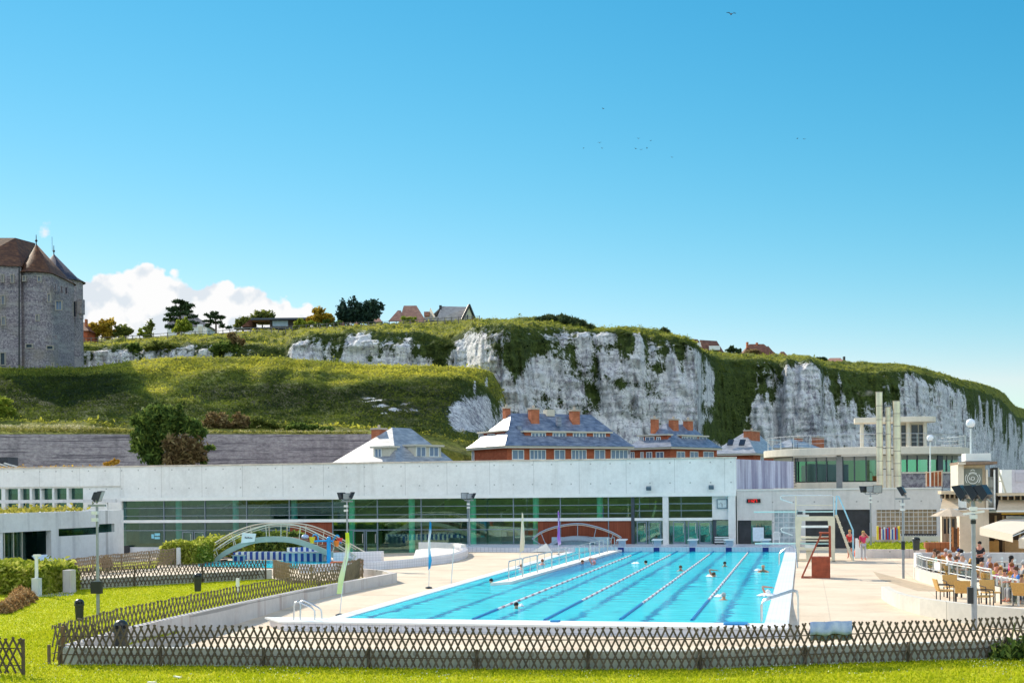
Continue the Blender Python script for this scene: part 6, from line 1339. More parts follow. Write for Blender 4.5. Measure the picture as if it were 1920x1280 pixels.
g=G(1047,1040); flag('purple feather flag in front of the second footbridge',(g.x,g.y,0),(1047,956),[(1045.5,958),(1048.5,960),(1049,985),(1051,1010),(1053,1019),(1047,1022),(1044.5,1008),(1046,985)],flagmat('flag_purple',[(.2,(.70,.62,.76)),(.38,(.34,.18,.60)),(.9,(.26,.12,.50))]),g.y)
g=G(846,1092); b=P(851,1023,g.y); o=MB().cyl((g.x,g.y,-.02),(b.x,g.y,b.z),.03,.022,n=6).build('bare_pole',M_RAILW); tag(o,'bare leaning pole between the blue and cream flags','pole')
# ================================================================ pool ladders
def ladder(label,pts2):
    L_=thing('pool_ladder',pts2[0][0],label,'pool ladder','steel pool ladders')
    for pts in pts2: MB().tube(pts,.03,8).build('rail',M_STEEL,L_,smooth=True)
    return L_
Yl=G(565,1163).y
ladder('steel ladder rails rising from the deck at the front left pool corner',[[P(x,y,Yl+dy) for x,y in q] for q,dy in (([(551,1162),(551,1135),(553,1129),(557,1127),(561,1128),(563,1133),(563,1162)],-.1),([(563,1129),(566,1126),(570,1125.5),(585,1132),(596,1138),(602,1143),(603,1150),(603,1162)],.5),([(557,1127),(572,1133),(584,1138),(590,1145),(590,1162)],-.05)) ])
xr=PX1
ladder('steel ladder arching over the right rim near the front fence',[[(xr-.12,y,-.2),(xr-.12,y,.55),(xr-.05,y,.68),(xr+.15,y,.76),(xr+.9,y,1.02),(xr+1.02,y,.98),(xr+1.06,y,.80),(xr+1.06,y,-.1)] for y in (43.3,43.9)])
ladder('steel ladder arching over the right rim near the diving boards',[[(xr-.12,y,-.2),(xr-.12,y,.6),(xr+.0,y,.75),(xr+.5,y,1.1),(xr+.68,y,1.12),(xr+.8,y,.95),(xr+.85,y-1.,.4),(xr+.9,y-2.,-.02)] for y in (74.6,75.3)])
# ================================================================ diving boards
M_CREAMP=PM('cream_paint',(.70,.62,.47),.5,var=.1,scale=2); M_AQUA=PM('aqua_board',(.50,.72,.70),.4); M_BLUER=PM('light_blue_rail',(.30,.58,.74),.35)
TY=79.; dv=thing('diving_tower',(.7,TY+.6,-.02),'cream steel diving tower with a high board and a steep ladder','diving tower'); 
def xz(px,py,Y=TY): q=P(px,py,Y); return q.x,q.z
for Y in (TY,TY+1.3):
    for (pt,pb,nm) in (((1497,972),(1495.5,1050),'l'),((1559,972),(1563,1050.5),'r')):
        a=P(*pt,TY);b=P(*pb,TY); a.y=Y;b.y=Y; b.z=-.03; a2=a+Vector((.22 if nm=='l' else -.22,0,0)); m=MB(); w_=.10
        m.hexa([b+Vector((-.08,0,0)),b+Vector((.08,0,0)),b+Vector((.08,.12,0)),b+Vector((-.08,.12,0))],[a+Vector((-.20,0,0)),a+Vector((.20,0,0)),a+Vector((.20,.12,0)),a+Vector((-.20,.12,0))]).build('leg',M_CREAMP,dv)
    x0,z0=xz(1492,976); x1,_=xz(1565,976); MB().box((x0,Y-.01,z0),(x1,Y+.13,z0+.24)).build('beam',M_CREAMP,dv)
    MB().box((x0,Y,-.03),(x1,Y+.1,.02)).build('foot_bar',M_CREAMP,dv)
for (pt,pb,th) in ((986,989,1.3),(1006,1009,.9),(1011.5,1014,.6),(1027,1031,1.2)):
    x0,z1=xz(1500,pt); x1,_=xz(1556,pt); _,z0=xz(1500,pb); MB().box((x0,TY+.02,z0),(x1,TY+.1+th,z1)).build('cross_beam',M_CREAMP if pt!=986 else M_WHITE,dv)
MB().box((xz(1494,970)[0],TY+.3,xz(1494,969.5)[1]),(xz(1517,970)[0],TY+1.0,xz(1494,965)[1])).build('fulcrum',M_WHITEW,dv); MB().box((xz(1495,963)[0],TY+.35,xz(1494,964)[1]),(xz(1505,963)[0],TY+.9,xz(1494,959)[1])).build('roller_box',M_FRAMED,dv)
x0,z0=xz(1413,961); x1,_=xz(1563,961); MB().box((x0,TY+.38,z0),(x1,TY+.9,z0+.07)).build('high_board',M_AQUA,dv)
for Y in (TY+.25,TY+1.1):
    MB().tube([P(*q,TY)+Vector((0,Y-TY,0)) for q in ((1486,943),(1464,936),(1463,931),(1466,929),(1490,928.5),(1560,928.5),(1564,931),(1564,970))],.03,6).build('guard_rail',M_RAILW if Y<TY+1 else M_BLUER,dv)
    MB().tube([P(*q,TY)+Vector((0,Y-TY,0)) for q in ((1492,947),(1562,947))],.018,5).build('mid_rail',M_CREAMP,dv); MB().cyl(P(1492,928,TY)+Vector((0,Y-TY,0)),P(1492,975,TY)+Vector((0,Y-TY,0)),.03,n=6).build('rail_post',M_CREAMP,dv)
for Y in (TY+.3,TY+1.0):
    o=Vector((0,Y-TY,0)); a=P(1568,965,TY)+o;b=P(1600,1050,TY)+o; b.z=-.02; MB().bar(a,b,.07,.14).build('ladder_side',M_CREAMP,dv)
    MB().tube([P(1568,968,TY)+o,P(1569,929,TY)+o,P(1573,930,TY)+o,P(1600,994,TY)+o,Vector((P(1600,994,TY).x,Y,-.02))],.035,6).build('ladder_rail',M_BLUER,dv)
for k in range(9):
    f=(k+.5)/9; c=P(1568,965,TY).lerp(P(1600,1050,TY),f); MB().box((c.x-.1,TY+.32,c.z-.02),(c.x+.1,TY+1.02,c.z+.02)).build('step',M_CREAMP,dv)
sp=thing('springboard',(0,TY+.6,0),'low aqua springboard reaching over the pool corner','springboard'); x0,z0=xz(1415,1020); x1,_=xz(1556,1020); MB().box((x0,TY+.15,z0),(x1,TY+.62,z0+.07)).build('board',M_AQUA,sp)
MB().box((xz(1499,1)[0],TY+.15,xz(1499,1028)[1]),(xz(1518,1)[0],TY+.7,xz(1499,1021)[1])).build('fulcrum',M_WHITEW,sp); MB().box((xz(1501,1)[0],TY+.2,-.02),(xz(1512,1)[0],TY+.6,xz(1499,1028.1)[1])).build('stand',M_CREAMP,sp)
MB().tube([P(*q,TY+.1) for q in ((1486,1003),(1466,996),(1464,991),(1467,989),(1500,988.5))],.03,6).build('guard_rail',M_RAILW,sp)
# rust coloured lifeguard chair
M_RUST=PM('rust_paint',(.30,.06,.025),.65,var=.35,scale=4); GY=G(1555,1083).y; gc=thing('lifeguard_chair',(P(1535,1083,GY).x,GY,0),'rust red lifeguard high chair with a boxed base on the deck','lifeguard chair')
a=P(1522,1083,GY);b=P(1556.5,1044,GY); MB().box((a.x,GY,-.02),(b.x,GY+.9,b.z)).build('box_base',M_RUST,gc)
for Y in (GY+.02,GY+.85):
    MB().bar(P(1503,1084,GY)+Vector((0,Y-GY,0)),P(1540,1001,GY)+Vector((0,Y-GY,0)),.08,.06).build('front_leg',M_RUST,gc); c=P(1556,986,GY); MB().box((c.x-.05,Y-.03,b.z),(c.x+.05,Y+.03,c.z)).build('rear_leg',M_RUST,gc)
for (pa,pb,py_) in ((1536,1556,999),(1538,1556,1009)):
    a=P(pa,py_+1.5,GY);b=P(pb,py_-1.5,GY); MB().box((a.x,GY+.06,a.z),(b.x,GY+.8,b.z)).build('seat' if py_>1000 else 'armrest',M_RUST,gc)
for k in range(5):
    f=(k+.6)/6; c=P(1503,1084,GY).lerp(P(1540,1001,GY),f); MB().cyl((c.x,GY+.06,c.z),(c.x,GY+.82,c.z),.025,n=6).build('rung',M_RUST,gc)
for dy in (0,.85): MB().bar(P(1503,1083,GY)+Vector((0,dy,0)),P(1522,1083,GY)+Vector((0,dy,0)),.06,.06).build('foot_bar',M_RUST,gc)
# ================================================================ right hand side: beds, kerbs, floats, terrace
a=G(1612,1045); bed=thing('raised_bed',(5,84,0),'long raised grass bed with a concrete front below the glass blocks','planter')
MB().box((P(1618,1040,82.6).x,82.6,-.05),(9.2,82.9,.50)).build('front_wall',M_CONCW,bed); MB().box((P(1618,1040,82.6).x,82.902,-.05),(9.2,92,.44)).build('soil',M_LAWN,bed); MB().box((P(1618,1022,90).x,92.002,.0),(9.2,92.3,.95)).build('back_kerb',M_CONCW,bed)
gp=[(rng.uniform(3.6,9.1),rng.uniform(82.95,91.9),.46+abs(rng.normal())*.05) for k in range(2600)]; leafcloud('bed_grass',gp,.12,leafmat('bed_leaf',(.22,.30,.02),(.36,.42,.03),(.46,.46,.06),.4,.6),bed,up=1.)['kind']='stuff'
a=P(1735,1024,80.5);b=P(1797,1017,80.5); o=MB().box((a.x,80.5,b.z-.32),(b.x,81.6,b.z)).box((a.x+.1,80.6,-.05),(b.x-.1,81.5,b.z-.321)).build('timber_bench',mat_wood('orange_timber',(.34,.11,.04),(.52,.20,.09),.3)); tag(o,'orange brown timber bench slab left of the restaurant wall','bench')
fr=thing('float_rack',P(1666,1010,91),'rack of red, white and blue swimming floats between yellow boards','float rack'); Y=91.
for px in (1646,1686): a=P(px-1.5,1012,Y);b=P(px+1.5,986,Y); MB().box((a.x,Y,a.z),(b.x,Y+.5,b.z)).build('yellow_board',PM('float_yellow',(.75,.55,.03),.5),fr)
cols_=[(.5,.03,.05),(.75,.75,.75),(.04,.12,.5),(.6,.6,.7),(.45,.02,.04),(.06,.15,.55)]
for k in range(12):
    px=1649+k*2.9; a=P(px,1011,Y);b=P(px+2.5,988+rng.uniform(0,4),Y); MB().box((a.x,Y+.05,a.z),(b.x,Y+.45,b.z)).build('float',PM('float_%d'%(k%6),cols_[k%6],.6),fr)
rk=thing('radiator_panel',P(1720,1007,93.2),'dark slatted panel standing below the amber glass blocks','panel'); 
for k in range(22): px=1690+k*3.; a=P(px,1012,93.2);b=P(px+1.8,1000.5,93.2); MB().box((a.x,93.2,a.z),(b.x,93.3,b.z)).build('slat',M_IRON,rk)
a=P(1690,1000,93.2);b=P(1757,1002,93.2); MB().box((a.x,93.19,b.z),(b.x,93.31,a.z)).build('top_bar',M_IRON,rk)
M_TERW=mat_concrete('white_terrace_wall',(.63,.59,.52),3.,False,.35,(.42,.37,.31))
TW=[(1700,1083),(1717,1083),(1732,1090),(1759,1097),(1790,1104),(1820,1111),(1845,1119)]
tl=[(G(*q).x,G(*q).y) for q in TW]; tl=[(tl[0][0],66.)]+tl[1:]; ZT=.52
tw_=thing('terrace_wall',(5.6,60,0),'curved white wall carrying the cafe terrace railing','wall'); MB().wall([(5.35,65.6)]+tl[1:]+[(7.3,52.2)],-.06,ZT,.22).build('curved_wall',M_TERW,tw_); MB().box((5.2,66.2,-.05),(16,66.5,1.12)).build('back_wall',M_CONCW,tw_); MB().box((5.2,65.0,-.05),(5.5,66.19,1.12)).build('wall_end',M_CONCW,tw_)
st(MB().prism([(q[0]+.12,q[1]) for q in [(5.4,66.1)]+tl[1:]+[(7.3,52.2)]]+[(16,52.2),(16,66.1)],-.05,.012).build('terrace_floor',PM('terrace_paving',(.50,.42,.33),.8,scale=1)))
kb=[(1660,1121),(1672,1129),(1695,1138),(1732,1146),(1785,1154),(1837,1160),(1920,1168),(1990,1174)]; kl=[(G(*q).x,G(*q).y) for q in kb]
lowwall(kl,-.2,.47,.30,'low curved white kerb wall in front of the wicker chairs',M_TERW,'kerb_wall')
st(MB().prism([(G(1637,1070).x,G(1637,1070).y),(G(1712,1090).x,G(1712,1090).y),(G(1790,1108).x,G(1790,1108).y),(G(1720,1106).x,G(1720,1106).y),(G(1650,1085).x,G(1650,1085).y)],-.018,-.012).build('sandy_patch',PM('sandy_paving',(.47,.36,.25),.9,var=.2,scale=3)))
# terrace railing with glass
rl=thing('terrace_railing',(5.6,62,ZT),'curved metal and glass railing on the white terrace wall','railing'); rp=[(5.40,64.8)]+[(x+.02,y) for x,y in tl[1:]]+[(7.05,53.4)]; pts,s=polyline(rp); n=11; M_RG=mat_glass('railing_glass',(.80,.86,.86),.10)
MB().tube([Vector((*at_s(pts,s,s[-1]*k/40),ZT+.61)) for k in range(41)],.028,6).build('top_rail',M_RAILW,rl); MB().tube([Vector((*at_s(pts,s,s[-1]*k/40),ZT+.12)) for k in range(41)],.02,5).build('bottom_rail',M_RAILW,rl); MB().tube([Vector((*at_s(pts,s,s[-1]*k/40),ZT+.50)) for k in range(41)],.018,5).build('mid_rail',M_RAILW,rl)
for k in range(n+1):
    q=at_s(pts,s,s[-1]*k/n); MB().box((q.x-.035,q.y-.03,ZT),(q.x+.03,q.y+.03,ZT+.61)).build('rail_post',M_STEEL,rl)
    if k<n:
        a=at_s(pts,s,s[-1]*(k+.12)/n);b=at_s(pts,s,s[-1]*(k+.88)/n); MB().quad((a.x,a.y,ZT+.16),(b.x,b.y,ZT+.16),(b.x,b.y,ZT+.47),(a.x,a.y,ZT+.47)).build('glass_pane',M_RG if k!=4 else M_WHITE,rl)
gt=thing('glass_screen',(7.4,51.8,0),'tall framed glass screen at the near end of the cafe terrace','screen'); p0=Vector((7.05,53.2));p1=Vector((7.62,50.6))
for k in range(6):
    q=p0.lerp(p1,k/5); MB().box((q.x-.04,q.y-.03,-.05),(q.x+.03,q.y+.03,.93)).build('frame_post',M_RAILW,gt)
    if k<5: a=p0.lerp(p1,(k+.06)/5);b=p0.lerp(p1,(k+.94)/5); MB().quad((a.x,a.y,.05),(b.x,b.y,.05),(b.x,b.y,.80),(a.x,a.y,.80)).build('glass_pane',M_RG,gt)
MB().bar((*p0,.91),(*p1,.91),.05,.05).build('top_rail',M_RAILW,gt)
# wicker chairs
M_WICK=PM('honey_wicker',(.60,.34,.10),.7,var=.15,scale=20)
def chair():
    r=thing('wicker_chair',(0,0,0),'x','chair','honey coloured wicker chairs outside the terrace'); 
    MB().hexa([(-.28,-.27,.40),(.28,-.27,.40),(.27,.27,.38),(-.27,.27,.38)],[(-.28,-.27,.45),(.28,-.27,.45),(.27,.27,.43),(-.27,.27,.43)]).build('seat',M_WICK,r,bevel=.015); MB().hexa([(-.27,.24,.44),(.27,.24,.44),(.27,.29,.44),(-.27,.29,.44)],[(-.29,.36,.86),(.29,.36,.86),(.29,.41,.86),(-.29,.41,.86)]).build('backrest',M_WICK,r,bevel=.015)
    for sx in (-1,1):
        for sy in (-1,1): MB().cyl((sx*.26,sy*.25,.0),(sx*.26,sy*.25,.40),.022,n=6).build('leg',M_IRON,r)
        MB().tube([(sx*.29,-.25,.0),(sx*.29,-.25,.60),(sx*.29,-.22,.63),(sx*.29,.33,.65)],.018,5).build('armrest',M_IRON,r)
    return r
c0=chair()
for i,(px,py,rz,lb) in enumerate(((1772,1127,100,'wicker chair seen from the side, leftmost of the five outside the terrace'),(1786,1119,10,'wicker chair farthest from the kerb, backed against the white terrace wall'),(1806,1130,170,'wicker chair with its back to the camera, just left of the tall mast'),(1846,1139,70,'wicker chair right of the tall mast, turned sideways in front'),(1858,1131,15,'wicker chair behind another one at the foot of the glass screen'))):
    g=G(px,py); o=c0 if i==0 else dup(c0,g,math.radians(rz)); o.location=g; o.rotation_euler[2]=math.radians(rz); o['label']=lb
g=G(1918,1135); o=dup(c0,g,math.radians(150),'wicker chair cut by the right photo edge beyond the glass screen'); 
# plastic chair, whiteboard, bench, loungers
pc_=thing('plastic_chair',P(1456,1016,93.2),'white plastic garden chair by the glass blocks','chair'); q=pc_.location.copy(); q.z=ZP
MB().box((q.x-.24,q.y-.24,ZP+.40),(q.x+.24,q.y+.24,ZP+.44)).build('seat',M_WHITE,pc_); m=MB()
m=MB().tube([(q.x-.22,q.y+.22,ZP+.44),(q.x-.24,q.y+.28,ZP+.8),(q.x-.12,q.y+.3,ZP+.92),(q.x+.12,q.y+.3,ZP+.92),(q.x+.24,q.y+.28,ZP+.8),(q.x+.22,q.y+.22,ZP+.44)],.025,6)
for k in range(-2,3): m.bar((q.x+k*.08,q.y+.22,ZP+.44),(q.x+k*.07,q.y+.29,ZP+.9),.035,.02)
m.build('backrest',M_WHITE,pc_)
for sx in (-1,1):
    for sy in (-1,1): MB().cyl((q.x+sx*.22,q.y+sy*.22,ZP),(q.x+sx*.2,q.y+sy*.2,ZP+.4),.025,n=6).build('leg',M_WHITE,pc_)
wb=thing('whiteboard',P(1421,1010,93.6),'blank whiteboard on an easel in front of the doors','whiteboard'); a=P(1411.5,1014,93.6);b=P(1432,988,93.6); MB().box((a.x,93.6,a.z),(b.x,93.64,b.z)).build('board',PM('board_pale',(.62,.70,.78),.3),wb)
for x in (a.x+.1,b.x-.1): MB().cyl((x,93.7,ZP),((a.x+b.x)/2+(x-(a.x+b.x)/2)*.4,93.66,b.z+.25),.02,n=5).build('easel_leg',PM('easel_wood',(.3,.2,.1),.7),wb)
bn=thing('slatted_bench',P(1354,1015,93.8),'pale slatted bench below the wall clock','bench')
for py_ in (1007,1011,1015.5): a=P(1340,py_+1,93.8);b=P(1367,py_-1,93.8); MB().box((a.x,93.8,a.z),(b.x,94.2,b.z)).build('slat',M_RAILW,bn)
for px in (1342,1365): x=P(px,1010,93.8).x; MB().box((x-.03,93.85,ZP),(x+.03,94.15,P(1,1006,93.8).z if False else ZP+.7)).build('leg',M_IRON,bn)
def lounger(loc,rz,label):
    r=thing('sun_lounger',(0,0,0),label,'sun lounger','white plastic sun loungers stacked by the left wing'); M_=PM('lounger_white',(.62,.72,.80),.5)
    MB().box((-.32,-.95,.28),(.32,.3,.33)).build('bed',M_,r); MB().hexa([(-.32,.3,.28),(.32,.3,.28),(.32,.34,.26),(-.32,.34,.26)],[(-.32,.85,.62),(.32,.85,.62),(.32,.89,.6),(-.32,.89,.6)]).build('backrest',M_,r)
    for sx in (-1,1):
        for y in (-.8,.25): MB().tube([(sx*.3,y-.1,.28),(sx*.32,y,.0),(sx*.3,y+.12,.28)],.025,5).build('leg',M_,r)
    r.location=loc; r.rotation_euler[2]=rz; return r
for i,(px,py) in enumerate(((82,1060),(94,1059),(104,1058))): g=G(px,py); lounger((g.x,g.y,0),math.radians(60+i*14),['white sun lounger leftmost in the row below the slit window','middle white sun lounger in the row below the slit window','white sun lounger rightmost in the row below the slit window'][i])
um=thing('parasol',P(1785,1030,78.5),'small beige parasol left of the restaurant tower','parasol'); c=P(1781,953,78.5); MB().cyl((c.x,78.5,0),(c.x,78.5,c.z),.03,n=6).build('pole',M_RAILW,um); MB().lathe((c.x,78.5,c.z),[(1.1,-.42),(.6,-.18),(.02,.05)],8).build('canopy',PM('beige_canvas',(.50,.40,.30),.8),um)
sl_=thing('wooden_steps',P(1793,1010,79),'dark brown slatted wooden gate panel beside the restaurant wall','gate')
for k in range(4): a=P(1785,991+k*9,79);b=P(1797,997+k*9,79); MB().bar(a,b,.08,.28).build('slat',PM('dark_timber',(.10,.05,.03),.7),sl_)
for px in (1786,1796.5): a=P(px,988,79);b=P(px,1024,79); MB().box((a.x-.05,78.95,b.z),(a.x+.05,79.05,a.z)).build('post',PM('orange_post',(.45,.18,.06),.7),sl_)
# bag, board and litter
g=G(1607,1043); o=MB().lathe(g,[(.01,0),(.20,.02),(.24,.18),(.18,.36),(.06,.44),(.01,.45)],12).build('beach_bag',PM('orange_bag',(.75,.12,.03),.6),smooth=True); tag(o,'orange red bag on the ground between the two lifeguards','bag')
g=G(1603,1046); o=MB().hexa([g,g+Vector((.75,.05,0)),g+Vector((.75,.15,0)),g+Vector((0,.1,0))],[g+Vector((.05,.3,1.2)),g+Vector((.18,.33,1.2)),g+Vector((.18,.4,1.2)),g+Vector((.05,.37,1.2))]).build('rescue_board',M_WHITE); tag(o,'white triangular board propped up behind the orange bag','board')
for i,(px,py,rz,l) in enumerate(((333,1269,35,.32),(285,1279,5,.22))): g=G(px,py,.03); o=MB().obox((g.x,g.y,.04),(math.cos(math.radians(-rz)),math.sin(math.radians(-rz)),0),(math.sin(math.radians(rz)),math.cos(math.radians(rz)),0),U0,l,.06,.03).build('paper_scrap',M_WHITE); tag(o,['longer scrap of white paper on the grass below the front fence','short scrap of white paper at the bottom edge of the grass'][i],'litter','scraps on the lawn')
# ================================================================ trees and shrubs
def crown_points(blobs,dep,n,clump=.16,flat=1.):
    tot=sum(b[2]*b[3] for b in blobs); out=[]
    for b in blobs:
        px,py,rx,ry=b[:4]; k=max(60,int(n*rx*ry/tot)); c=D(px,py,dep); sx,sz=rx/F*dep,ry/F*dep; sy=(sx+sz)/2*flat
        nc=max(6,k//38); u=rng.normal(size=(nc,3)); u/=np.linalg.norm(u,axis=1)[:,None]; u*=(rng.random(nc)**.45)[:,None]
        cl=u[rng.integers(0,nc,k)]+rng.normal(size=(k,3))*clump
        L=cl*np.array([sx,sy,sz]); out.append(np.array(c)+L[:,:1]*np.array(R0)+L[:,1:2]*np.array(FW)+L[:,2:]*np.array([0,0,1.]))
    return np.concatenate(out)
LM=dict(autumn=leafmat('autumn_leaf',(.16,.12,.02),(.42,.27,.03),(.58,.42,.06),.4,.5),olive=leafmat('olive_leaf',(.06,.08,.02),(.16,.19,.04),(.36,.36,.08),.4,.5),pine=leafmat('pine_leaf',(.02,.04,.018),(.055,.09,.04),(.11,.16,.06),.25,.6),
 cypress=leafmat('cypress_leaf',(.014,.034,.03),(.035,.07,.052),(.07,.12,.08),.2,.5),lime=leafmat('lime_leaf',(.12,.17,.02),(.28,.34,.04),(.46,.48,.08),.45,.5),green=leafmat('green_leaf',(.03,.055,.014),(.10,.16,.035),(.30,.36,.07),.35,.5),
 brown=leafmat('dry_leaf',(.11,.07,.035),(.24,.16,.07),(.42,.32,.15),.35,.5),orange=leafmat('orange_leaf',(.30,.15,.02),(.55,.30,.04),(.65,.45,.08),.4,.6),tan=leafmat('tan_grass',(.22,.11,.04),(.42,.24,.10),(.60,.42,.22),.35,1.5),hedge=leafmat('hedge_leaf',(.10,.15,.015),(.36,.40,.04),(.70,.66,.18),.45,1.2),
 tama=leafmat('tamarisk_leaf',(.025,.045,.022),(.07,.10,.045),(.20,.22,.09),.3,.5))
M_BARK=PM('bark',(.10,.075,.055),.9,var=.4,scale=4,bump=.4)
def tree(name,label,cat,blobs,dep,leaf,n,size,trunk=None,group=None,elong=1.6,clump=.16,up=0.):
    bx=sum(b[0] for b in blobs)/len(blobs); by=max(b[1]+b[3] for b in blobs); base=D(trunk[0][0],trunk[0][1],dep) if trunk else D(bx,by,dep)
    r=thing(name,base,label,cat,group); leafcloud('crown',crown_points(blobs,dep,n,clump),size,LM[leaf],r,elong,up)
    if trunk:
        pts=[D(x,y,dep) for x,y,_ in trunk]; MB().tube([pts[0]-U0*1.5]+pts,[trunk[0][2]]+[t[2] for t in trunk],7).build('trunk',M_BARK,r)
        top=pts[-1]
        for b in blobs[:9]:
            c=D(b[0],b[1],dep); st_=min(pts[1:] or pts,key=lambda p:(p-c).length); MB().tube([st_,st_.lerp(c,.5)-U0*.1,c],[trunk[-1][2]*.6,trunk[-1][2]*.4,.03],5).build('limb',M_BARK,r)
    else: MB().tube([base-U0*1.,base,D(bx,by-(by-min(b[1] for b in blobs))*.6,dep)],[.05,.045,.02],5).build('stem',M_BARK,r)
    return r
GP='trees and shrubs along the cliff top'
tree('shrub','large yellow brown autumn shrub right of the castle','shrub',[(186,616,20,18),(200,606,16,12),(172,627,14,12),(205,622,16,14)],268,'autumn',2600,.42,None,GP)
tree('shrub','loose olive shrub between the autumn shrub and the small conifer','shrub',[(232,620,14,13),(244,625,9,9),(222,628,12,9)],268,'olive',1300,.38,None,GP,clump=.22)
tree('conifer','small ragged young conifer left of the big pine','tree',[(283,617,8,10),(284,606,5,7),(278,624,9,8)],267,'olive',700,.36,[(283,632,.12),(284,604,.05)],GP,clump=.25)
tree('shrub','small yellow green shrub at the foot of the young conifer','shrub',[(267,622,9,9),(272,627,8,6)],266,'lime',700,.32,None,GP)
tree('pine_tree','big dark flat topped pine in front of the thatched house','tree',[(336,567,16,5),(345,575,19,4),(322,580,13,4),(356,584,14,3.5),(330,589,20,4),(363,594,12,3),(317,599,13,3.5),(345,602,18,4),(324,612,15,3.5),(366,605,9,3),(350,615,13,4),(335,578,8,8)],272,'pine',3300,.32,[(334,630,.38),(337,606,.30),(339,572,.14)],GP,elong=2.6,clump=.16)
tree('pine_tree','smaller dark pine with a bare trunk, right of the big pine','tree',[(401,585,8,5),(394,593,12,4),(410,595,11,3.5),(397,603,15,3.5),(387,610,9,3),(416,610,10,2.5),(428,614,5,2)],272,'pine',1500,.30,[(405,625,.22),(405,606,.18),(401,588,.08)],GP,elong=2.6,clump=.16)
tree('shrub','yellow green shrub in front of the big pine','shrub',[(343,612,15,11),(350,604,8,8),(332,618,10,7)],266,'lime',1300,.36,None,GP)
tree('deciduous_tree','thin leaved tree rising behind the flat roof of the modern house','tree',[(490,590,20,8),(478,596,14,8),(506,594,10,7)],292,'olive',1100,.42,[(492,612,.15),(491,590,.06)],GP,clump=.26)
tree('deciduous_tree','pale thin tree left of the modern house','tree',[(456,603,14,8),(444,608,9,7),(468,600,9,6)],290,'olive',900,.40,[(456,620,.15),(456,602,.06)],GP,clump=.26)
tree('deciduous_tree','round yellow autumn tree right of the modern house','tree',[(596,589,14,13),(606,596,14,12),(586,598,12,10),(618,600,12,9)],276,'autumn',2400,.40,[(597,612,.2),(597,592,.08)],GP)
tree('shrub','low lime green shrub below the yellow autumn tree','shrub',[(570,606,14,8),(556,610,9,6),(585,608,10,6)],272,'lime',1200,.34,None,GP); tree('shrub','low clipped green shrub row before the cypress clump','shrub',[(632,607,16,5),(606,609,14,4),(612,603,8,4)],272,'green',1100,.32,None,GP)
tree('cypress_clump','tall dark cypress clump, blackest trees on the ridge','tree',[(644,586,13,20),(662,580,16,20),(682,577,16,18),(702,578,15,16),(714,573,7,8),(655,598,18,12),(690,596,24,12),(640,600,10,12)],278,'cypress',5600,.38,[(672,612,.4),(674,590,.2)],GP,elong=2.0)
tree('shrub','bright lime shrub in front of the pink tiled house','shrub',[(762,598,11,7),(774,599,9,6)],284,'lime',800,.32,None,GP); tree('shrub','brown dry shrub at the gully left of the chalk cliff','shrub',[(887,605,8,9),(893,611,7,6)],262,'brown',700,.34,None,GP)
tree('tamarisk_scrub','long spiky dark thicket crowning the chalk cliff','thicket',[(1008,603,20,7),(1030,600,20,8),(1055,602,22,9),(1078,607,20,8),(1098,613,14,5)],255,'tama',6500,.40,None,GP,elong=3.0,up=.9)
tree('deciduous_tree','small dark round tree between the white and brown cliff houses','tree',[(1376,654,10,6),(1368,658,8,4),(1384,658,7,4)],340,'pine',900,.42,[(1376,665,.2),(1376,655,.1)],GP); tree('shrub','yellowish shrub below the brown steep roofed house','shrub',[(1411,659,13,5),(1424,662,8,4)],338,'brown',600,.38,None,GP)
tree('deciduous_tree','distant dark tree left of the low pink house','tree',[(1541,671,10,4),(1534,675,8,3),(1548,674,6,3)],348,'pine',700,.42,[(1541,680,.2),(1541,672,.1)],GP); tree('shrub','dark spiky shrub on the brow above the cliff edge','shrub',[(1243,619,7,4),(1252,622,6,3)],268,'tama',500,.34,None,GP,elong=2.6)
r=tree('cypress_tree','big dark green tree with a dead brown right side before the old wall','tree',[(288,785,24,20),(304,768,18,12),(272,822,22,28),(326,785,24,20),(308,812,24,22),(288,852,22,20),(350,800,24,14),(372,812,14,12),(262,795,12,16),(388,838,14,6),(376,862,14,7),(335,768,8,8)],150,'green',11000,.24,[(318,905,.7),(322,850,.5),(316,800,.2)],None,elong=2.8,clump=.20,up=.9)
leafcloud('dead_twigs',crown_points([(345,842,30,24),(330,860,22,16),(362,850,18,18)],149.2,3800,.2),.26,LM['brown'],r,4.0)
for (x,y) in ((360,815),(372,835),(348,810),(338,830),(384,822),(366,850)): MB().tube([D(330,868,149),D((330+x)/2+4,(868+y)/2,148.7),D(x,y,148.5)],[.22,.12,.03],5).build('dead_branch',PM('dead_wood',(.17,.11,.08),.9),r)
tree('shrub','sunlit green shrub cut by the left edge on the dark slope','shrub',[(6,757,22,14),(-14,765,24,20),(14,770,16,14)],176,'lime',3200,.26)
GS='brown shrubs on the ledge above the old wall'
for (lb,bl,lf) in (('pale brown shrub right behind the big dark tree',[(408,785,22,12),(394,793,18,10),(424,792,20,10),(412,797,26,8)],'brown'),('brown green shrub second along the ledge',[(450,784,14,11),(456,794,20,9),(440,796,14,8)],'brown'),('wide olive shrub in the middle of the ledge',[(484,792,20,9),(505,796,18,8),(524,800,14,6)],'olive'),('low dark shrub at the right end of the ledge',[(552,799,20,7),(580,802,20,6),(612,805,18,5)],'green')):
    tree('shrub',lb,'shrub',bl,171,lf,2200,.24,None,GS)
tree('shrub','orange leaved shrub peeping over the flat hall roof','shrub',[(208,868,10,6),(218,865,6,5),(200,874,8,4)],119,'orange',900,.16)
gp=[]
for k in range(1600): x=rng.uniform(-76,-56.5); gp.append((x,FY+.9+rng.random()*1.5,6.42+abs(rng.normal())*.10))
leafcloud('roof_edge_planting',gp,.13,LM['orange'],hall)['kind']='stuff'
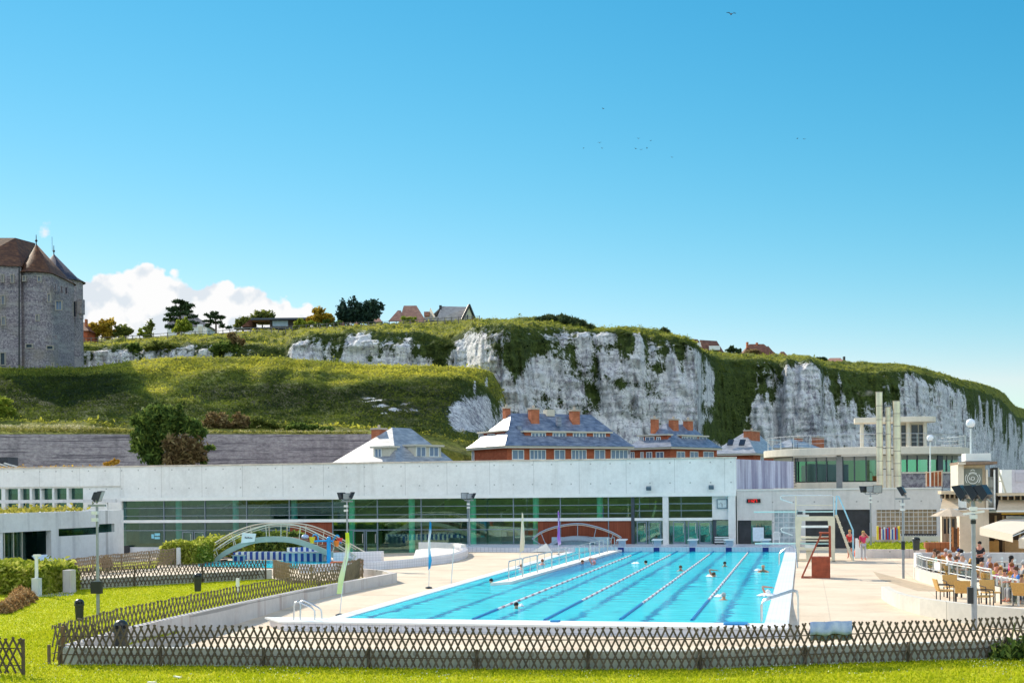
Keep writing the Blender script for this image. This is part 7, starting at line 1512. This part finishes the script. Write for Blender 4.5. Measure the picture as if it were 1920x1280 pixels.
sh=thing('roof_shed',D(8,872,118),'low black shed roof with pale strips behind the hall at the left edge','shed'); a=D(-30,876,118); b=D(24,857,118); MB().obox((a+b)/2,R0,FW,U0,(b-a).dot(R0),2.5,b.z-a.z).build('body',M_BLK,sh)
for i in range(3): MB().bar(D(-20+i*14,868,116),D(26+i*16,882,116),.25,.12).build('roof_strip',PM('pale_strip',(.5,.48,.44),.6),sh)
GB='scrubby bushes on the upper chalk tier'
for lb,bl,lf,n_ in (('brown green bush bank above the first chalk patch right of the castle',[(296,648,20,9),(318,650,14,8),(278,652,10,7)],'olive',2200),('dark green bush bank filling the gap in the chalk band',[(418,652,18,11),(436,650,16,12),(402,655,12,8)],'green',2600),('tawny bush on the brow left of the modern house',[(436,634,10,10),(446,642,12,10)],'brown',1300),('dark bush hanging in the hollow of the upper slope',[(252,652,14,8),(238,655,10,6)],'green',1200)):
    tree('shrub',lb,'shrub',bl,242.5,lf,n_,.34,None,GB)
# hedges
def hedge(name,label,x0,x1,y0,y1,h,leaf,n,size,rz=0,grp=None):
    c=Vector(((x0+x1)/2,(y0+y1)/2,0)); r=thing(name,c,label,'hedge',grp); m=MB().box((x0+.15,y0+.15,-.02),(x1-.15,y1-.15,h-.16)); m.build('twig_core',PM('hedge_core',(.03,.035,.012),.95,bump=.5),r)
    p=[]
    for k in range(n):
        q=np.array([rng.uniform(x0,x1),rng.uniform(y0,y1),rng.uniform(0,h)]); s=rng.integers(0,5)
        e=rng.normal()*.07
        if s==0: q[2]=h+abs(e)*1.6
        elif s==1: q[1]=y0+e
        elif s==2: q[0]=x0+e
        elif s==3: q[0]=x1+e
        else: q[2]=h*.92+e
        q[0]+=.10*math.sin(q[1]*2.1+q[2]*3); q[2]=max(.02,q[2]+.10*math.sin(q[0]*2.3)*math.cos(q[1]*1.7)); p.append(q)
    leafcloud('leaves',p,size,LM[leaf],r,2.0); return r
g=G(40,1116); hedge('leafy_hedge','broad leafy yellow green hedge at the left edge by the path',g.x-4.8,g.x+.62,g.y+.2,g.y+3.4,1.12,'hedge',9000,.15)
g=G(297,1058); g2=G(370,1056); hedge('clipped_hedge','clipped bright hedge left of the near footbridge',g.x,g2.x+.3,g.y+.3,g.y+3.,1.15,'hedge',6500,.11)
g=G(372,1040); hedge('clipped_hedge','longer hedge behind the left end of the near footbridge',P(368,1030,81).x,P(452,1030,81).x,81,83,1.15,'hedge',6500,.11)
a=P(462,1022,85.5);b=P(560,1022,85.5); hedge('clipped_hedge','dark shaded hedge under the arch of the near footbridge',a.x,b.x,85.5,86.8,1.3,'green',3600,.18)
tree('reed_tuft','dry brown bush seen through the lattice beside the path','bush',[(197,1052,12,11),(204,1058,10,8)],73,'brown',900,.14)
for i,(px,py,s) in enumerate(((3,1150,.32),(12,1146,.30),(22,1142,.34),(33,1137,.36),(44,1131,.38),(52,1125,.34),(30,1128,.34),(38,1120,.34))):
    g=G(px,py); r=thing('grass_tuft',g,'tuft of tawny ornamental grass in the bed beside the leafy hedge','ornamental grass','tawny ornamental grass tufts beside the hedge'); n=420
    a=rng.uniform(0,6.28,n); rr_2=rng.random(n)**.5*s*1.2; p=np.stack([g.x+np.cos(a)*rr_2,g.y+np.sin(a)*rr_2,np.maximum(.03,(1-(rr_2/(s*1.2))**2)*s*1.35*rng.uniform(.5,1.1,n))],1)
    leafcloud('blades',p,.055,LM['tan'],r,4.5,.6); MB().lathe(g,[(s*.8,0),(s*.7,s*.6),(.01,s*.9)],9).build('base',PM('tan_core',(.16,.09,.04),.95),r)
# weeds at the right end of the front wall
wp=[];
for k in range(1500):
    t=rng.random()**1.3; x=4.6+t*2.6; y=fline(x)-.05+rng.normal()*.22; wp.append((x,y,abs(rng.normal())*.32*(.4+t)))
r=thing('weed_clump',(5.6,fline(5.6),0),'green weeds growing through the right end of the front fence','weeds'); leafcloud('leaves',wp,.085,LM['green'],r,2.6)
for k in range(9): x=4.8+k*.26; y=fline(x)-.1; MB().tube([(x,y,0),(x+.03,y-.05,.4),(x+.1,y-.1,.75+.2*math.sin(k*2))],.012,4).build('stalk',PM('stalk_green',(.12,.16,.03),.8),r)
# plateau fence
pf=thing('post_and_rail_fence',D(520,620,264),'long grey post and rail fence along the cliff top','fence'); txs=[u[0] for u in UP]; tys=[u[4] for u in UP]; tds=[u[5] for u in UP]
def tp(x,dz=0): d=np.interp(x,txs,tds)-1.5; q=D(x,np.interp(x,txs,tys)+1.,d); q.z+=dz-.25; return q
M_GR=PM('weathered_rail',(.16,.14,.13),.8)
xsf=[x for x in range(158,905,13)]
for i,x in enumerate(xsf):
    if 255<x<395 and i%2: continue
    MB().cyl(tp(x,-.5),tp(x,1.25),.09,n=6).build('fence_post',M_GR,pf)
for dz in (.55,1.1): MB().tube([tp(x,dz) for x in xsf],.06,4).build('fence_rail',M_GR,pf)
# ================================================================ people
def skin(name,J,E,mat,parent=None,sub=1):
    ks=list(J); bm=bmesh.new(); vv={k:bm.verts.new(J[k][0]) for k in ks}
    for a,b in E: bm.edges.new((vv[a],vv[b]))
    me=bpy.data.meshes.new(name); bm.to_mesh(me); bm.free(); o=bpy.data.objects.new(name,me); COL.objects.link(o)
    md=o.modifiers.new('skin','SKIN'); md.use_smooth_shade=True
    sv=me.skin_vertices[0].data
    for i,k in enumerate(ks):
        r=J[k][1]; sv[i].radius=(r,r) if not isinstance(r,tuple) else r; sv[i].use_root=(i==0)
    if sub: s=o.modifiers.new('sub','SUBSURF'); s.levels=sub; s.render_levels=sub
    bpy.context.view_layer.update(); dg=bpy.context.evaluated_depsgraph_get(); m2=bpy.data.meshes.new_from_object(o.evaluated_get(dg)); o.modifiers.clear(); o.data=m2; m2.materials.clear(); m2.materials.append(mat)
    bpy.data.meshes.remove(me)
    if parent is not None: o.parent=parent
    return o
SKIN=[PM('skin_light',(.62,.36,.25),.55,var=.05),PM('skin_tan',(.46,.23,.14),.55,var=.05),PM('skin_red',(.60,.25,.17),.55,var=.05)]
def CM(n,c): return PM('cloth_'+n,c,.85,var=.08)
V3=Vector
def hand(J,E,w,s,fwd,dn):
    """palm, four fingers and a thumb from wrist w"""
    wv=J[w][0]; pv=wv+fwd*.07; J[w+'p']=(pv,.030); E.append((w,w+'p')); side=fwd.cross(dn).normalized()
    for i,(o,l) in enumerate(((-.03,.065),(-.01,.08),(.01,.075),(.03,.055))):
        a=pv+side*o+fwd*.03; J[f'{w}f{i}']=(a,.009); J[f'{w}g{i}']=(a+fwd*l*.5+dn*.01,.0085); J[f'{w}h{i}']=(a+fwd*l*.75+dn*.04,.007); E+= [(w+'p',f'{w}f{i}'),(f'{w}f{i}',f'{w}g{i}'),(f'{w}g{i}',f'{w}h{i}')]
    a=wv+fwd*.035+side*.04*s; J[w+'t']=(a,.010); J[w+'u']=(a+side*.02*s+fwd*.03+dn*.01,.008); E+= [(w,w+'t'),(w+'t',w+'u')]
def figure(pose):
    """joint tables for body, shirt, trousers; faces -Y"""
    J={};E=[]
    if pose=='sit': pz,cz=.52,.0; lean=-.03
    else: pz,cz=.94,0; lean=0
    J['pel']=(V3((0,0,pz)),(.135,.10)); J['spi']=(V3((0,lean*.5,pz+.18)),(.125,.095)); J['che']=(V3((0,lean,pz+.38)),(.15,.105)); J['nec']=(V3((0,lean-.01,pz+.54)),.055); J['hea']=(V3((0,lean-.03,pz+.64)),(.075,.085)); J['top']=(V3((0,lean-.03,pz+.735)),(.072,.085)); 
    J['nos']=(V3((0,lean-.125,pz+.66)),.013); E=[('pel','spi'),('spi','che'),('che','nec'),('nec','hea'),('hea','top'),('hea','nos')]
    for s,n in ((-1,'l'),(1,'r')):
        J['sh'+n]=(V3((s*.165,lean,pz+.46)),.058); E.append(('che','sh'+n))
        if pose=='sit': el,wr=V3((s*.23,lean-.12,pz+.22)),V3((s*.12,lean-.36,pz+.24)); fw,dn=V3((-s*.3,-.95,0)).normalized(),V3((0,0,-1))
        elif pose=='wave' and s==1: el,wr=V3((.30,lean-.10,pz+.40)),V3((.13,lean-.13,pz+.60)); fw,dn=V3((-.7,.2,.6)).normalized(),V3((0,-1,0))
        elif pose=='serve': el,wr=V3((s*.24,lean-.02,pz+.22)),V3((s*.10,lean-.27,pz+.18)); fw,dn=V3((-s*.5,-.85,0)).normalized(),V3((0,0,-1))
        else: el,wr=V3((s*.235,lean+.03,pz+.20)),V3((s*.245,lean-.05,pz-.05)); fw,dn=V3((0,-.15,-1)).normalized(),V3((-s,0,0))
        J['el'+n]=(el,.042); J['wr'+n]=(wr,.028); E+= [('sh'+n,'el'+n),('el'+n,'wr'+n)]; hand(J,E,'wr'+n,-s,fw,dn)
        J['hi'+n]=(V3((s*.09,0,pz-.04)),.088); E.append(('pel','hi'+n))
        if pose=='sit': kn,an,to=V3((s*.12,-.42,pz-.02)),V3((s*.13,-.38,.09)),V3((s*.14,-.54,.04))
        elif pose=='stride': kn,an,to=V3((s*.10,-.03-s*.10,.50)),V3((s*.10,.04-s*.16,.09)),V3((s*.11,-.12-s*.16,.04))
        else: kn,an,to=V3((s*.10,-.02,.50)),V3((s*.105,.02,.09)),V3((s*.12,-.14,.04))
        J['kn'+n]=(kn,.062); J['an'+n]=(an,.042); J['to'+n]=(to,.036); E+= [('hi'+n,'kn'+n),('kn'+n,'an'+n),('an'+n,'to'+n)]
    return J,E
_fig={}
def person(pose,loc,rz,label,shirt,legs,hair,skin_=0,hairstyle='short',group=None,shorts=False,cap=None,scale=1.):
    J,E=figure(pose); r=thing('person',loc,label,'person',group); r.rotation_euler[2]=rz; r.scale=(scale,)*3
    key=pose
    if key not in _fig:
        b=skin('body',J,E,SKIN[0]); g=lambda k,m:(J[k][0],tuple(x*m for x in J[k][1]) if isinstance(J[k][1],tuple) else J[k][1]*m)
        SJ={k:g(k,1.16) for k in ('pel','spi','che')}; SJ['che']=(J['che'][0]+V3((0,0,.04)),J['che'][1]); SE=[('pel','spi'),('spi','che')]
        for n in 'lr':
            SJ['sh'+n]=g('sh'+n,1.25); SJ['m'+n]=(J['sh'+n][0].lerp(J['el'+n][0],.75),.060); SE+= [('che','sh'+n),('sh'+n,'m'+n)]
        sh_=skin('shirt',SJ,SE,SKIN[0])
        out=[]
        for frac in (1,.8):
            LJ={'pel':(J['pel'][0]-V3((0,0,.02)),(.15,.112))}; LE=[]
            for n in 'lr':
                LJ['hi'+n]=g('hi'+n,1.12); LJ['kn'+n]=(J['kn'+n][0] if frac==1 else J['hi'+n][0].lerp(J['kn'+n][0],.85),.074); LE+= [('pel','hi'+n),('hi'+n,'kn'+n)]
                if frac==1: LJ['an'+n]=(J['an'+n][0]+V3((0,0,.04)),.056); LE.append(('kn'+n,'an'+n))
            out.append(skin('trousers',LJ,LE,SKIN[0]))
        hc=J['top'][0]; hs=MB().lathe_s(hc+V3((0,.018,-.01)),.098,12,8,(.93,1.05,.92)); hm=hs.build('hair',SKIN[0],smooth=True)
        hl=MB().lathe_s(hc+V3((0,.02,-.01)),.10,12,8,(.98,1.05,.95)).lathe_s(hc+V3((0,.065,-.13)),.085,10,8,(1.05,.6,1.6)).build('hair',SKIN[0],smooth=True)
        ey=[MB().lathe_s(hc+V3((s*.030,-.083,-.045)),.010,6,4,(1,1,1)).build('eye',M_IRON) for s in (-1,1)]
        _fig[key]=(b,sh_,out,hm,hl,ey); 
        for o in (b,sh_,*out,hm,hl,*ey): COL.objects.unlink(o)
    b,sh_,out,hm,hl,ey=_fig[key]
    def put(o,mat):
        c=o.copy(); COL.objects.link(c); c.parent=r
        if mat is not None: c.material_slots[0].link='OBJECT'; c.material_slots[0].material=mat
        return c
    put(b,SKIN[skin_]); 
    if shirt: put(sh_,shirt)
    if legs: put(out[1 if shorts else 0],legs)
    put(hl if hairstyle=='long' else hm,cap or hair)
    for e in ey: put(e,None)
    return r
HB,HK,HG,HY,HR=CM('hair_brown',(.10,.05,.025)),CM('hair_black',(.015,.013,.012)),CM('hair_grey',(.42,.40,.40)),CM('hair_blond',(.50,.32,.12)),CM('hair_auburn',(.26,.09,.03))
# two lifeguards
g=G(1594,1045.5,0); person('stand',(g.x,g.y,-.02),math.radians(-20),'lifeguard standing behind the tower ladder in red shirt and black shorts',CM('red',(.55,.03,.03)),CM('black',(.02,.02,.025)),HY,2,'short','lifeguards by the diving tower',True)
g=G(1619,1049,0); person('wave',(g.x,g.y,-.02),math.radians(15),'blond lifeguard in pink red top and grey trousers, one hand raised to the head',CM('pink',(.62,.04,.12)),CM('grey',(.45,.44,.47)),HY,2,'long','lifeguards by the diving tower')
# terrace guests
ZF=.0
CL=dict(white=CM('white',(.75,.74,.74)),blue=CM('blue',(.05,.18,.50)),dark=CM('navy',(.03,.04,.08)),pink=CM('magenta',(.60,.05,.25)),orange=CM('orange',(.65,.24,.04)),lilac=CM('lilac',(.50,.42,.55)),mint=CM('mint',(.40,.62,.50)),grey=CM('mid_grey',(.30,.30,.32)),brown=CM('brown',(.20,.12,.08)),yellow=CM('yellow',(.70,.58,.10)),teal=CM('teal',(.12,.45,.55)))
GG='guests seated on the cafe terrace'
guests=[(1751,1031,'brown',HB,1,'short',-60,'guest at the far end of the terrace leaning forward in a dark top'),(1757,1036,'mint',HB,0,'long',60,'guest in a mint green top beside the far railing post'),(1770,1031,'orange',HG,2,'short',180,'red faced guest with grey hair against the back wall'),(1779,1035,'white',HG,0,'short',120,'grey haired guest in white left of the blue capped one'),
 (1762,1046,'orange',HR,1,'long',-150,'auburn haired guest close behind the glass with the turquoise cloth'),(1783,1043,'white',HR,2,'short',-120,'guest in white with reddish hair behind the middle railing'),(1796,1032,'dark',CM('cap_blue',(.03,.05,.22)),0,'short',150,'guest in dark top and navy blue cap'),(1804,1034,'dark',HK,1,'long',-90,'black haired guest right of the blue cap'),
 (1791,1047,'brown',HB,2,'short',60,'guest in brown bent low before the grey haired man'),(1803,1041,'white',HG,0,'short',20,'grey haired man in a white shirt seen from behind the rail'),(1819,1031,'blue',HB,1,'short',90,'guest in a bright blue top just left of the tall mast'),(1853,1044,'lilac',HG,0,'short',60,'grey haired guest in lilac right of the standing waiter'),
 (1842,1058,'orange',CM('bald',(.55,.30,.18)),2,'short',-30,'bald tanned guest close to the railing bend'),(1857,1060,'brown',HR,1,'long',160,'auburn haired guest in brown behind the railing bend'),(1866,1060,'yellow',HR,2,'short',40,'guest in a yellow top beside the pink one'),(1874,1067,'pink',HR,0,'long',20,'woman with long chestnut hair and bright pink top nearest the screen'),
 (1884,1071,'white',HB,2,'short',-20,'brown haired guest in white just behind the glass screen'),(1894,1046,'pink',HK,1,'long',90,'dark haired woman in pink at the back tables'),(1907,1067,'blue',HB,2,'short',-70,'guest in blue with brown hair near the right edge'),(1902,1078,'white',HK,1,'short',-20,'black haired guest in white right against the glass screen'),
 (1915,1081,'lilac',HB,1,'short',0,'guest in lilac cut by the right edge above the last chair'),(1899,1060,'orange',HR,2,'short',-120,'orange clad guest facing away in the middle of the near tables'),(1917,1056,'grey',HG,0,'short',100,'guest in grey at the right edge near the back wall')]
seat=[]; SCR=rp+[(7.05,53.2),(7.62,50.6),(7.9,48.)]
for i,(px,py,c,hr_,sk,hs,rz,lb) in enumerate(guests):
    az_=ray(px,py); best=0
    for (q0,q1) in zip(SCR[:-1],SCR[1:]):          # where the sight line crosses the railing or the screen
        ex,ey=q1[0]-q0[0],q1[1]-q0[1]; den=az_.x*ey-az_.y*ex
        if abs(den)<1e-6: continue
        tt=(q0[0]*ey-q0[1]*ex)/den; ss=(az_.x*q0[1]-az_.y*q0[0])/den*-1
        uu=((az_.x*tt-q0[0])*ex+(az_.y*tt-q0[1])*ey)/(ex*ex+ey*ey)
        if -.02<=uu<=1.02 and tt>0: best=max(best,tt)
    tz=(1.24-H)/az_.z; tt=min(max(tz,best+1.0),69.); zh=H+az_.z*tt; sc_=max(.72,min(1.08,zh/1.22)); p=Vector((az_.x*tt,min(az_.y*tt,65.4),max(0.012,zh-1.22*sc_))); seat.append(p)
    person('sit',p,math.radians(rz),lb,CL[c],CL['dark' if i%3 else 'grey'],hr_,sk,hs,GG,scale=sc_)
    o=dup(c0,p,math.radians(rz),'cafe chair under the '+lb.replace('guest','seated guest',1) if False else None,'cafe chairs under the terrace guests'); o.location=p+Vector((0,0,.06)); o['label']='wicker cafe chair hidden under a seated terrace guest'
g=G(1837,1017,1.68); person('serve',(g.x,g.y,.012),math.radians(-30),'waiter standing in black shirt and trousers, holding a notepad',CM('black2',(.025,.025,.03)),CM('black',(.02,.02,.025)),HK,2,'short')
M_GLS=PM('clear_glassware',(.72,.80,.80),.08); M_TBL=PM('table_top',(.42,.36,.30),.5)
def cafe_table():
    r=thing('cafe_table',(0,0,0),'x','table','round cafe tables on the terrace'); MB().lathe((0,0,0),[(.01,.70),(.42,.70),(.42,.735),(.01,.735)],18).build('table_top',M_TBL,r); MB().cyl((0,0,.03),(0,0,.70),.03,n=8).build('pedestal',M_IRON,r); MB().lathe((0,0,0),[(.25,0),(.24,.03),(.03,.05)],12).build('base',M_IRON,r); return r
t0=cafe_table(); first=True
for i,(px,py,lb) in enumerate(((1764,1040,'round table among the far guests by the bent railing'),(1789,1040,'round table between the blue capped guest and the railing'),(1812,1040,'round table just left of the tall mast'),(1866,1048,'round table with tall glasses by the back wall'),(1884,1052,'round table with a yellow cloth before the dark haired woman'),(1890,1063,'round table among the near guests behind the glass screen'),(1908,1056,'round table at the right edge of the terrace'))):
    g=G(px,py,.76); g.x=max(g.x,np.interp(-g.y,[-p_[1] for p_ in SCR],[p_[0] for p_ in SCR])+.7); q=t0 if i==0 else dup(t0,(g.x,g.y,.02)); q.location=(g.x,g.y,.014); q['label']=lb
    for k in range(3 if i<3 else 5):
        a=k*2.1+i; p=Vector((g.x+.24*math.cos(a),g.y+.24*math.sin(a),.751)); o=MB().lathe(p,[(.01,0),(.035,0),(.035,.005),(.006,.02),(.006,.09),(.04,.13),(.035,.20),(.034,.20)],10).build('wine_glass',M_GLS,smooth=True,loc=p); tag(o,'stemmed glass on the '+lb,'glass','glasses on the cafe tables')
# people strolling along the cliff top
for i,(x,c,lb) in enumerate(((655,'white','stroller in white behind the cliff top fence'),(666,'pink','stroller in pink next to the one in white on the cliff top'),(641,'dark','stroller in dark clothes left of the pair on the cliff top'))):
    q=tp(x); q=q+FW*2; q.z=tp(x).z-.1; person('stand',q,0.3*i,lb,CL[c],CL['dark'],HB,i%3,'short','strollers on the cliff top')
# ================================================================ swimmers
def swimmer(kind):
    J={'che':(V3((0,.10,-.16)),(.16,.09)),'nec':(V3((0,.02,-.02)),.055),'hea':(V3((0,-.02,.07)),(.075,.085)),'top':(V3((0,-.02,.165)),(.072,.085)),'nos':(V3((0,-.115,.09)),.013),'spi':(V3((0,.38,-.22)),(.13,.09)),'pel':(V3((0,.60,-.26)),(.13,.10))}
    E=[('che','nec'),('nec','hea'),('hea','top'),('hea','nos'),('che','spi'),('spi','pel')]
    for s,n in ((-1,'l'),(1,'r')):
        J['sh'+n]=(V3((s*.17,.08,-.09)),.062)
        if kind=='crawl' and s==1: el,wr=V3((.30,.30,.34)),V3((.42,-.02,.30))
        else: el,wr=V3((s*.30,-.12,-.16)),V3((s*.16,-.36,-.14))
        J['el'+n]=(el,.042);J['wr'+n]=(wr,.028); E+= [('che','sh'+n),('sh'+n,'el'+n),('el'+n,'wr'+n)]; hand(J,E,'wr'+n,-s,(wr-el).normalized(),V3((0,0,-1)))
        J['hi'+n]=(V3((s*.09,.68,-.27)),.085);J['kn'+n]=(V3((s*.12,1.05,-.32)),.06);J['an'+n]=(V3((s*.12,1.42,-.34)),.04); E+= [('pel','hi'+n),('hi'+n,'kn'+n),('kn'+n,'an'+n)]
    return J,E
_sw={}
GW='swimmers in the long pool'
def swim(px,py,rz,lb,hair,sk=0,kind='float',dz=0.):
    if kind not in _sw:
        J,E=swimmer(kind); b=skin('body',J,E,SKIN[0]); h_=MB().lathe_s(J['top'][0]+V3((0,.018,-.01)),.098,12,8,(.93,1.05,.92)).build('hair',SKIN[0],smooth=True); t_=skin('swimwear',{'pel':(J['pel'][0],(.145,.112)),'spi':(J['spi'][0].lerp(J['pel'][0],.4),(.14,.105))},[('pel','spi')],SKIN[0]); _sw[kind]=(b,h_,t_); [COL.objects.unlink(o) for o in _sw[kind]]
    g=G(px,py,.08); r=thing('person',(g.x,g.y,dz),lb,'person',GW,math.radians(rz))
    for o,m_ in zip(_sw[kind],(SKIN[sk],hair,CL['dark'])):
        c=o.copy(); COL.objects.link(c); c.parent=r; c.material_slots[0].link='OBJECT'; c.material_slots[0].material=m_
    return r
swim(921,1090,-20,'dark haired swimmer near the left rim before the ramp wall',HK,0); swim(968,1136,20,'dark haired swimmer nearest the camera, on the first lane rope',HK,1,'float'); swim(1092,1054,40,'brown haired swimmer close to the ramp wall end',HB,2)
swim(1114,1055,100,'pink capped swimmer stretched out beside the ramp wall',CM('cap_pink',(.75,.30,.30)),2,'crawl'); swim(1211,1055,-60,'small dark haired swimmer in the second lane, far end',HK,0); swim(1276,1067,0,'brown haired swimmer facing us in the third lane',HB,2,dz=.06)
swim(1338,1078,80,'front crawl swimmer lifting an arm in the fourth lane',HB,1,'crawl'); swim(1359,1059,10,'black haired swimmer in a yellow top at the fourth lane far end',HK,1,dz=.05); swim(1431,1069,0,'bald broad shouldered swimmer in the right lane',CM('bald',(.55,.30,.18)),1,dz=.13)
swim(1357,1120,170,'grey haired swimmer seen from behind next to the last lane rope',HG,1,dz=.05); swim(1440,1112,80,'splashing swimmer in a white cap by the right rim',CM('cap_white',(.8,.8,.8)),2,'crawl'); swim(978,1064,150,'reddish haired swimmer between the handrail and left rim',HR,2,dz=.05); swim(1017,1055,160,'brown haired swimmer farther along the ramp channel',HR,2,dz=.08)
M_FOAM=PM('white_foam',(.85,.90,.92),.6,var=.03)
def foam(px,py,n,sp_,lb,seed):
    R_=random.Random(seed); g=G(px,py,.0); m=MB(); 
    a0=R_.uniform(0,6); N=26; pr=[(R_.uniform(.7,1.2)) for _ in range(N)]
    ring=lambda k,z:[(g.x+math.cos(a)*sp_*k*pr[i]*(1+.25*math.sin(3*a+seed)),g.y+math.sin(a)*sp_*1.3*k*pr[(i*7)%N],z*(.7+.6*R_.random())) for i,a in enumerate([2*math.pi*i/N for i in range(N)])]
    v=ring(1,.012)+ring(.72,.05)+ring(.4,.09)+[(g.x,g.y,.05)]
    f=[(k*N+i,k*N+(i+1)%N,(k+1)*N+(i+1)%N,(k+1)*N+i) for k in range(2) for i in range(N)]+[(2*N+i,2*N+(i+1)%N,3*N) for i in range(N)]
    o=m.add(v,f).build('splash',M_FOAM); tag(o,lb,'splash','white splashes round the swimmers')
for a in ((1332,1080,5,.42,'white splash behind the front crawl swimmer',1),(1436,1116,6,.55,'long white splash beside the white capped swimmer',2),(1350,1118,5,.35,'small splash round the grey haired swimmer',3),(1193,1056,4,.35,'lone white splash in the second lane far end',4),(1421,1069,4,.30,'tiny splash left of the bald swimmer',5),(976,1136,3,.22,'small splash behind the nearest swimmer',6)): foam(a[0],a[1],a[2],a[3]*.62,a[4],a[5])
o=G(1400,1170,.0); MB2=MB().box((o.x-.7,41.9,.042),(o.x+.05,42.5,.09)).build('kickboard',M_RBLUE); tag(MB2,'flat blue kickboard lying on the near pool rim','kickboard')
o=G(1040,1168,.0); MB2=MB().box((o.x-.15,42.1,.042),(o.x+.12,42.5,.08)).build('kickboard',M_RBLUE); tag(MB2,'small blue float lying midway along the near pool rim','float')
# ================================================================ gulls
M_GULL=PM('gull_grey',(.10,.11,.13),.7)
for i,(px,py,dep,s,rz,roll) in enumerate(((1371,27,120,1.,.4,.5),(1131,204,260,.9,1.2,.3),(1124,268,280,.9,.2,.6),(1094,278,300,.8,2.2,.4),(1129,278,300,.8,1.0,.2),(1197,260,290,.8,.5,.5),(1220,264,290,.8,2.6,.4),(1192,279,280,.9,.9,.3),(1202,281,290,.8,.1,.5),(1213,278,280,.9,1.6,.6),(1260,295,310,.8,.7,.3),(1495,260,280,.9,2.0,.4),(1508,261,280,.8,.3,.5))):
    s*=.66; c=D(px,py,dep); m=MB(); ca,sa=math.cos(rz),math.sin(rz)
    f=lambda x,y,z:(c.x+(x*ca-y*sa)*s,c.y+(x*sa+y*ca)*s,c.z+z*s)
    o=MB().tube([f(0,-.28,0),f(0,-.18,.02),f(0,0,.0),f(0,.2,-.01),f(0,.3,0)],[.02,.05,.075,.05,.02],7)
    b=thing('gull',c,['large lone gull at the top right of the sky','gull flying alone above the main flock','gull highest on the left of the flock','leftmost gull of the flock','gull low on the left beside another','gull upper left of the right hand group','rightmost gull of the right hand group, slightly high','gull lower left of the right hand group','gull at the bottom of the right hand group','dark gull lower right of the group','faint gull below and right of the flock','left gull of the far right pair','right gull of the far right pair'][i],'bird','gulls in the sky'); o.build('body',M_GULL,b)
    for sgn in (-1,1):
        A=[f(sgn*.05,-.10,.03),f(sgn*.35,-.14,.03+roll*.35),f(sgn*.72,-.02,.03+roll*.30)]; B=[f(sgn*.05,.08,.03),f(sgn*.35,.06,.02+roll*.35),f(sgn*.70,.04,.02+roll*.30)]
        MB().strip(A,B).add([Vector(q)-U0*.02 for q in A]+[Vector(q)-U0*.02 for q in B],[(0,3,4,1),(1,4,5,2)]).build('wing',M_GULL,b)

# faint smoke at the tallest flue
scene.cycles.volume_bounces=3; c=P(1626,737,104.); m_=MB().lathe_s((c.x,104.,c.z),.50,16,10,(1.6,.6,.5)); t=NT('thin_smoke'); v=t.n('ShaderNodeVolumePrincipled'); v.inputs['Color'].default_value=(.85,.82,.84,1)
nz=t.noise(t.pos(),2.2,3); t.l(t.math('MULTIPLY',t.math('MAXIMUM',t.math('SUBTRACT',nz,.46),0),2.2),v.inputs['Density']); t.l(v.outputs[0],t.out.inputs['Volume']); o=m_.build('smoke_wisp',t.m); tag(o,'faint pale wisp of smoke left of the tallest flue pipe','smoke')

dz=[]
for k in range(9000):
    x=rng.uniform(-20,8); y=rng.uniform(25.5,36)
    if inside_front(x,y) and rng.random()<(.9 if fline(x)-y<2.2 else .25)*max(0,fbm(Vector((x*.5,y*.9,2.)),3)+.25): dz.append((x,y,.055+.02*rng.random()))
leafcloud('lawn_daisies',dz,.026,M_WHITE,None,1.0,2.)['kind']='stuff'
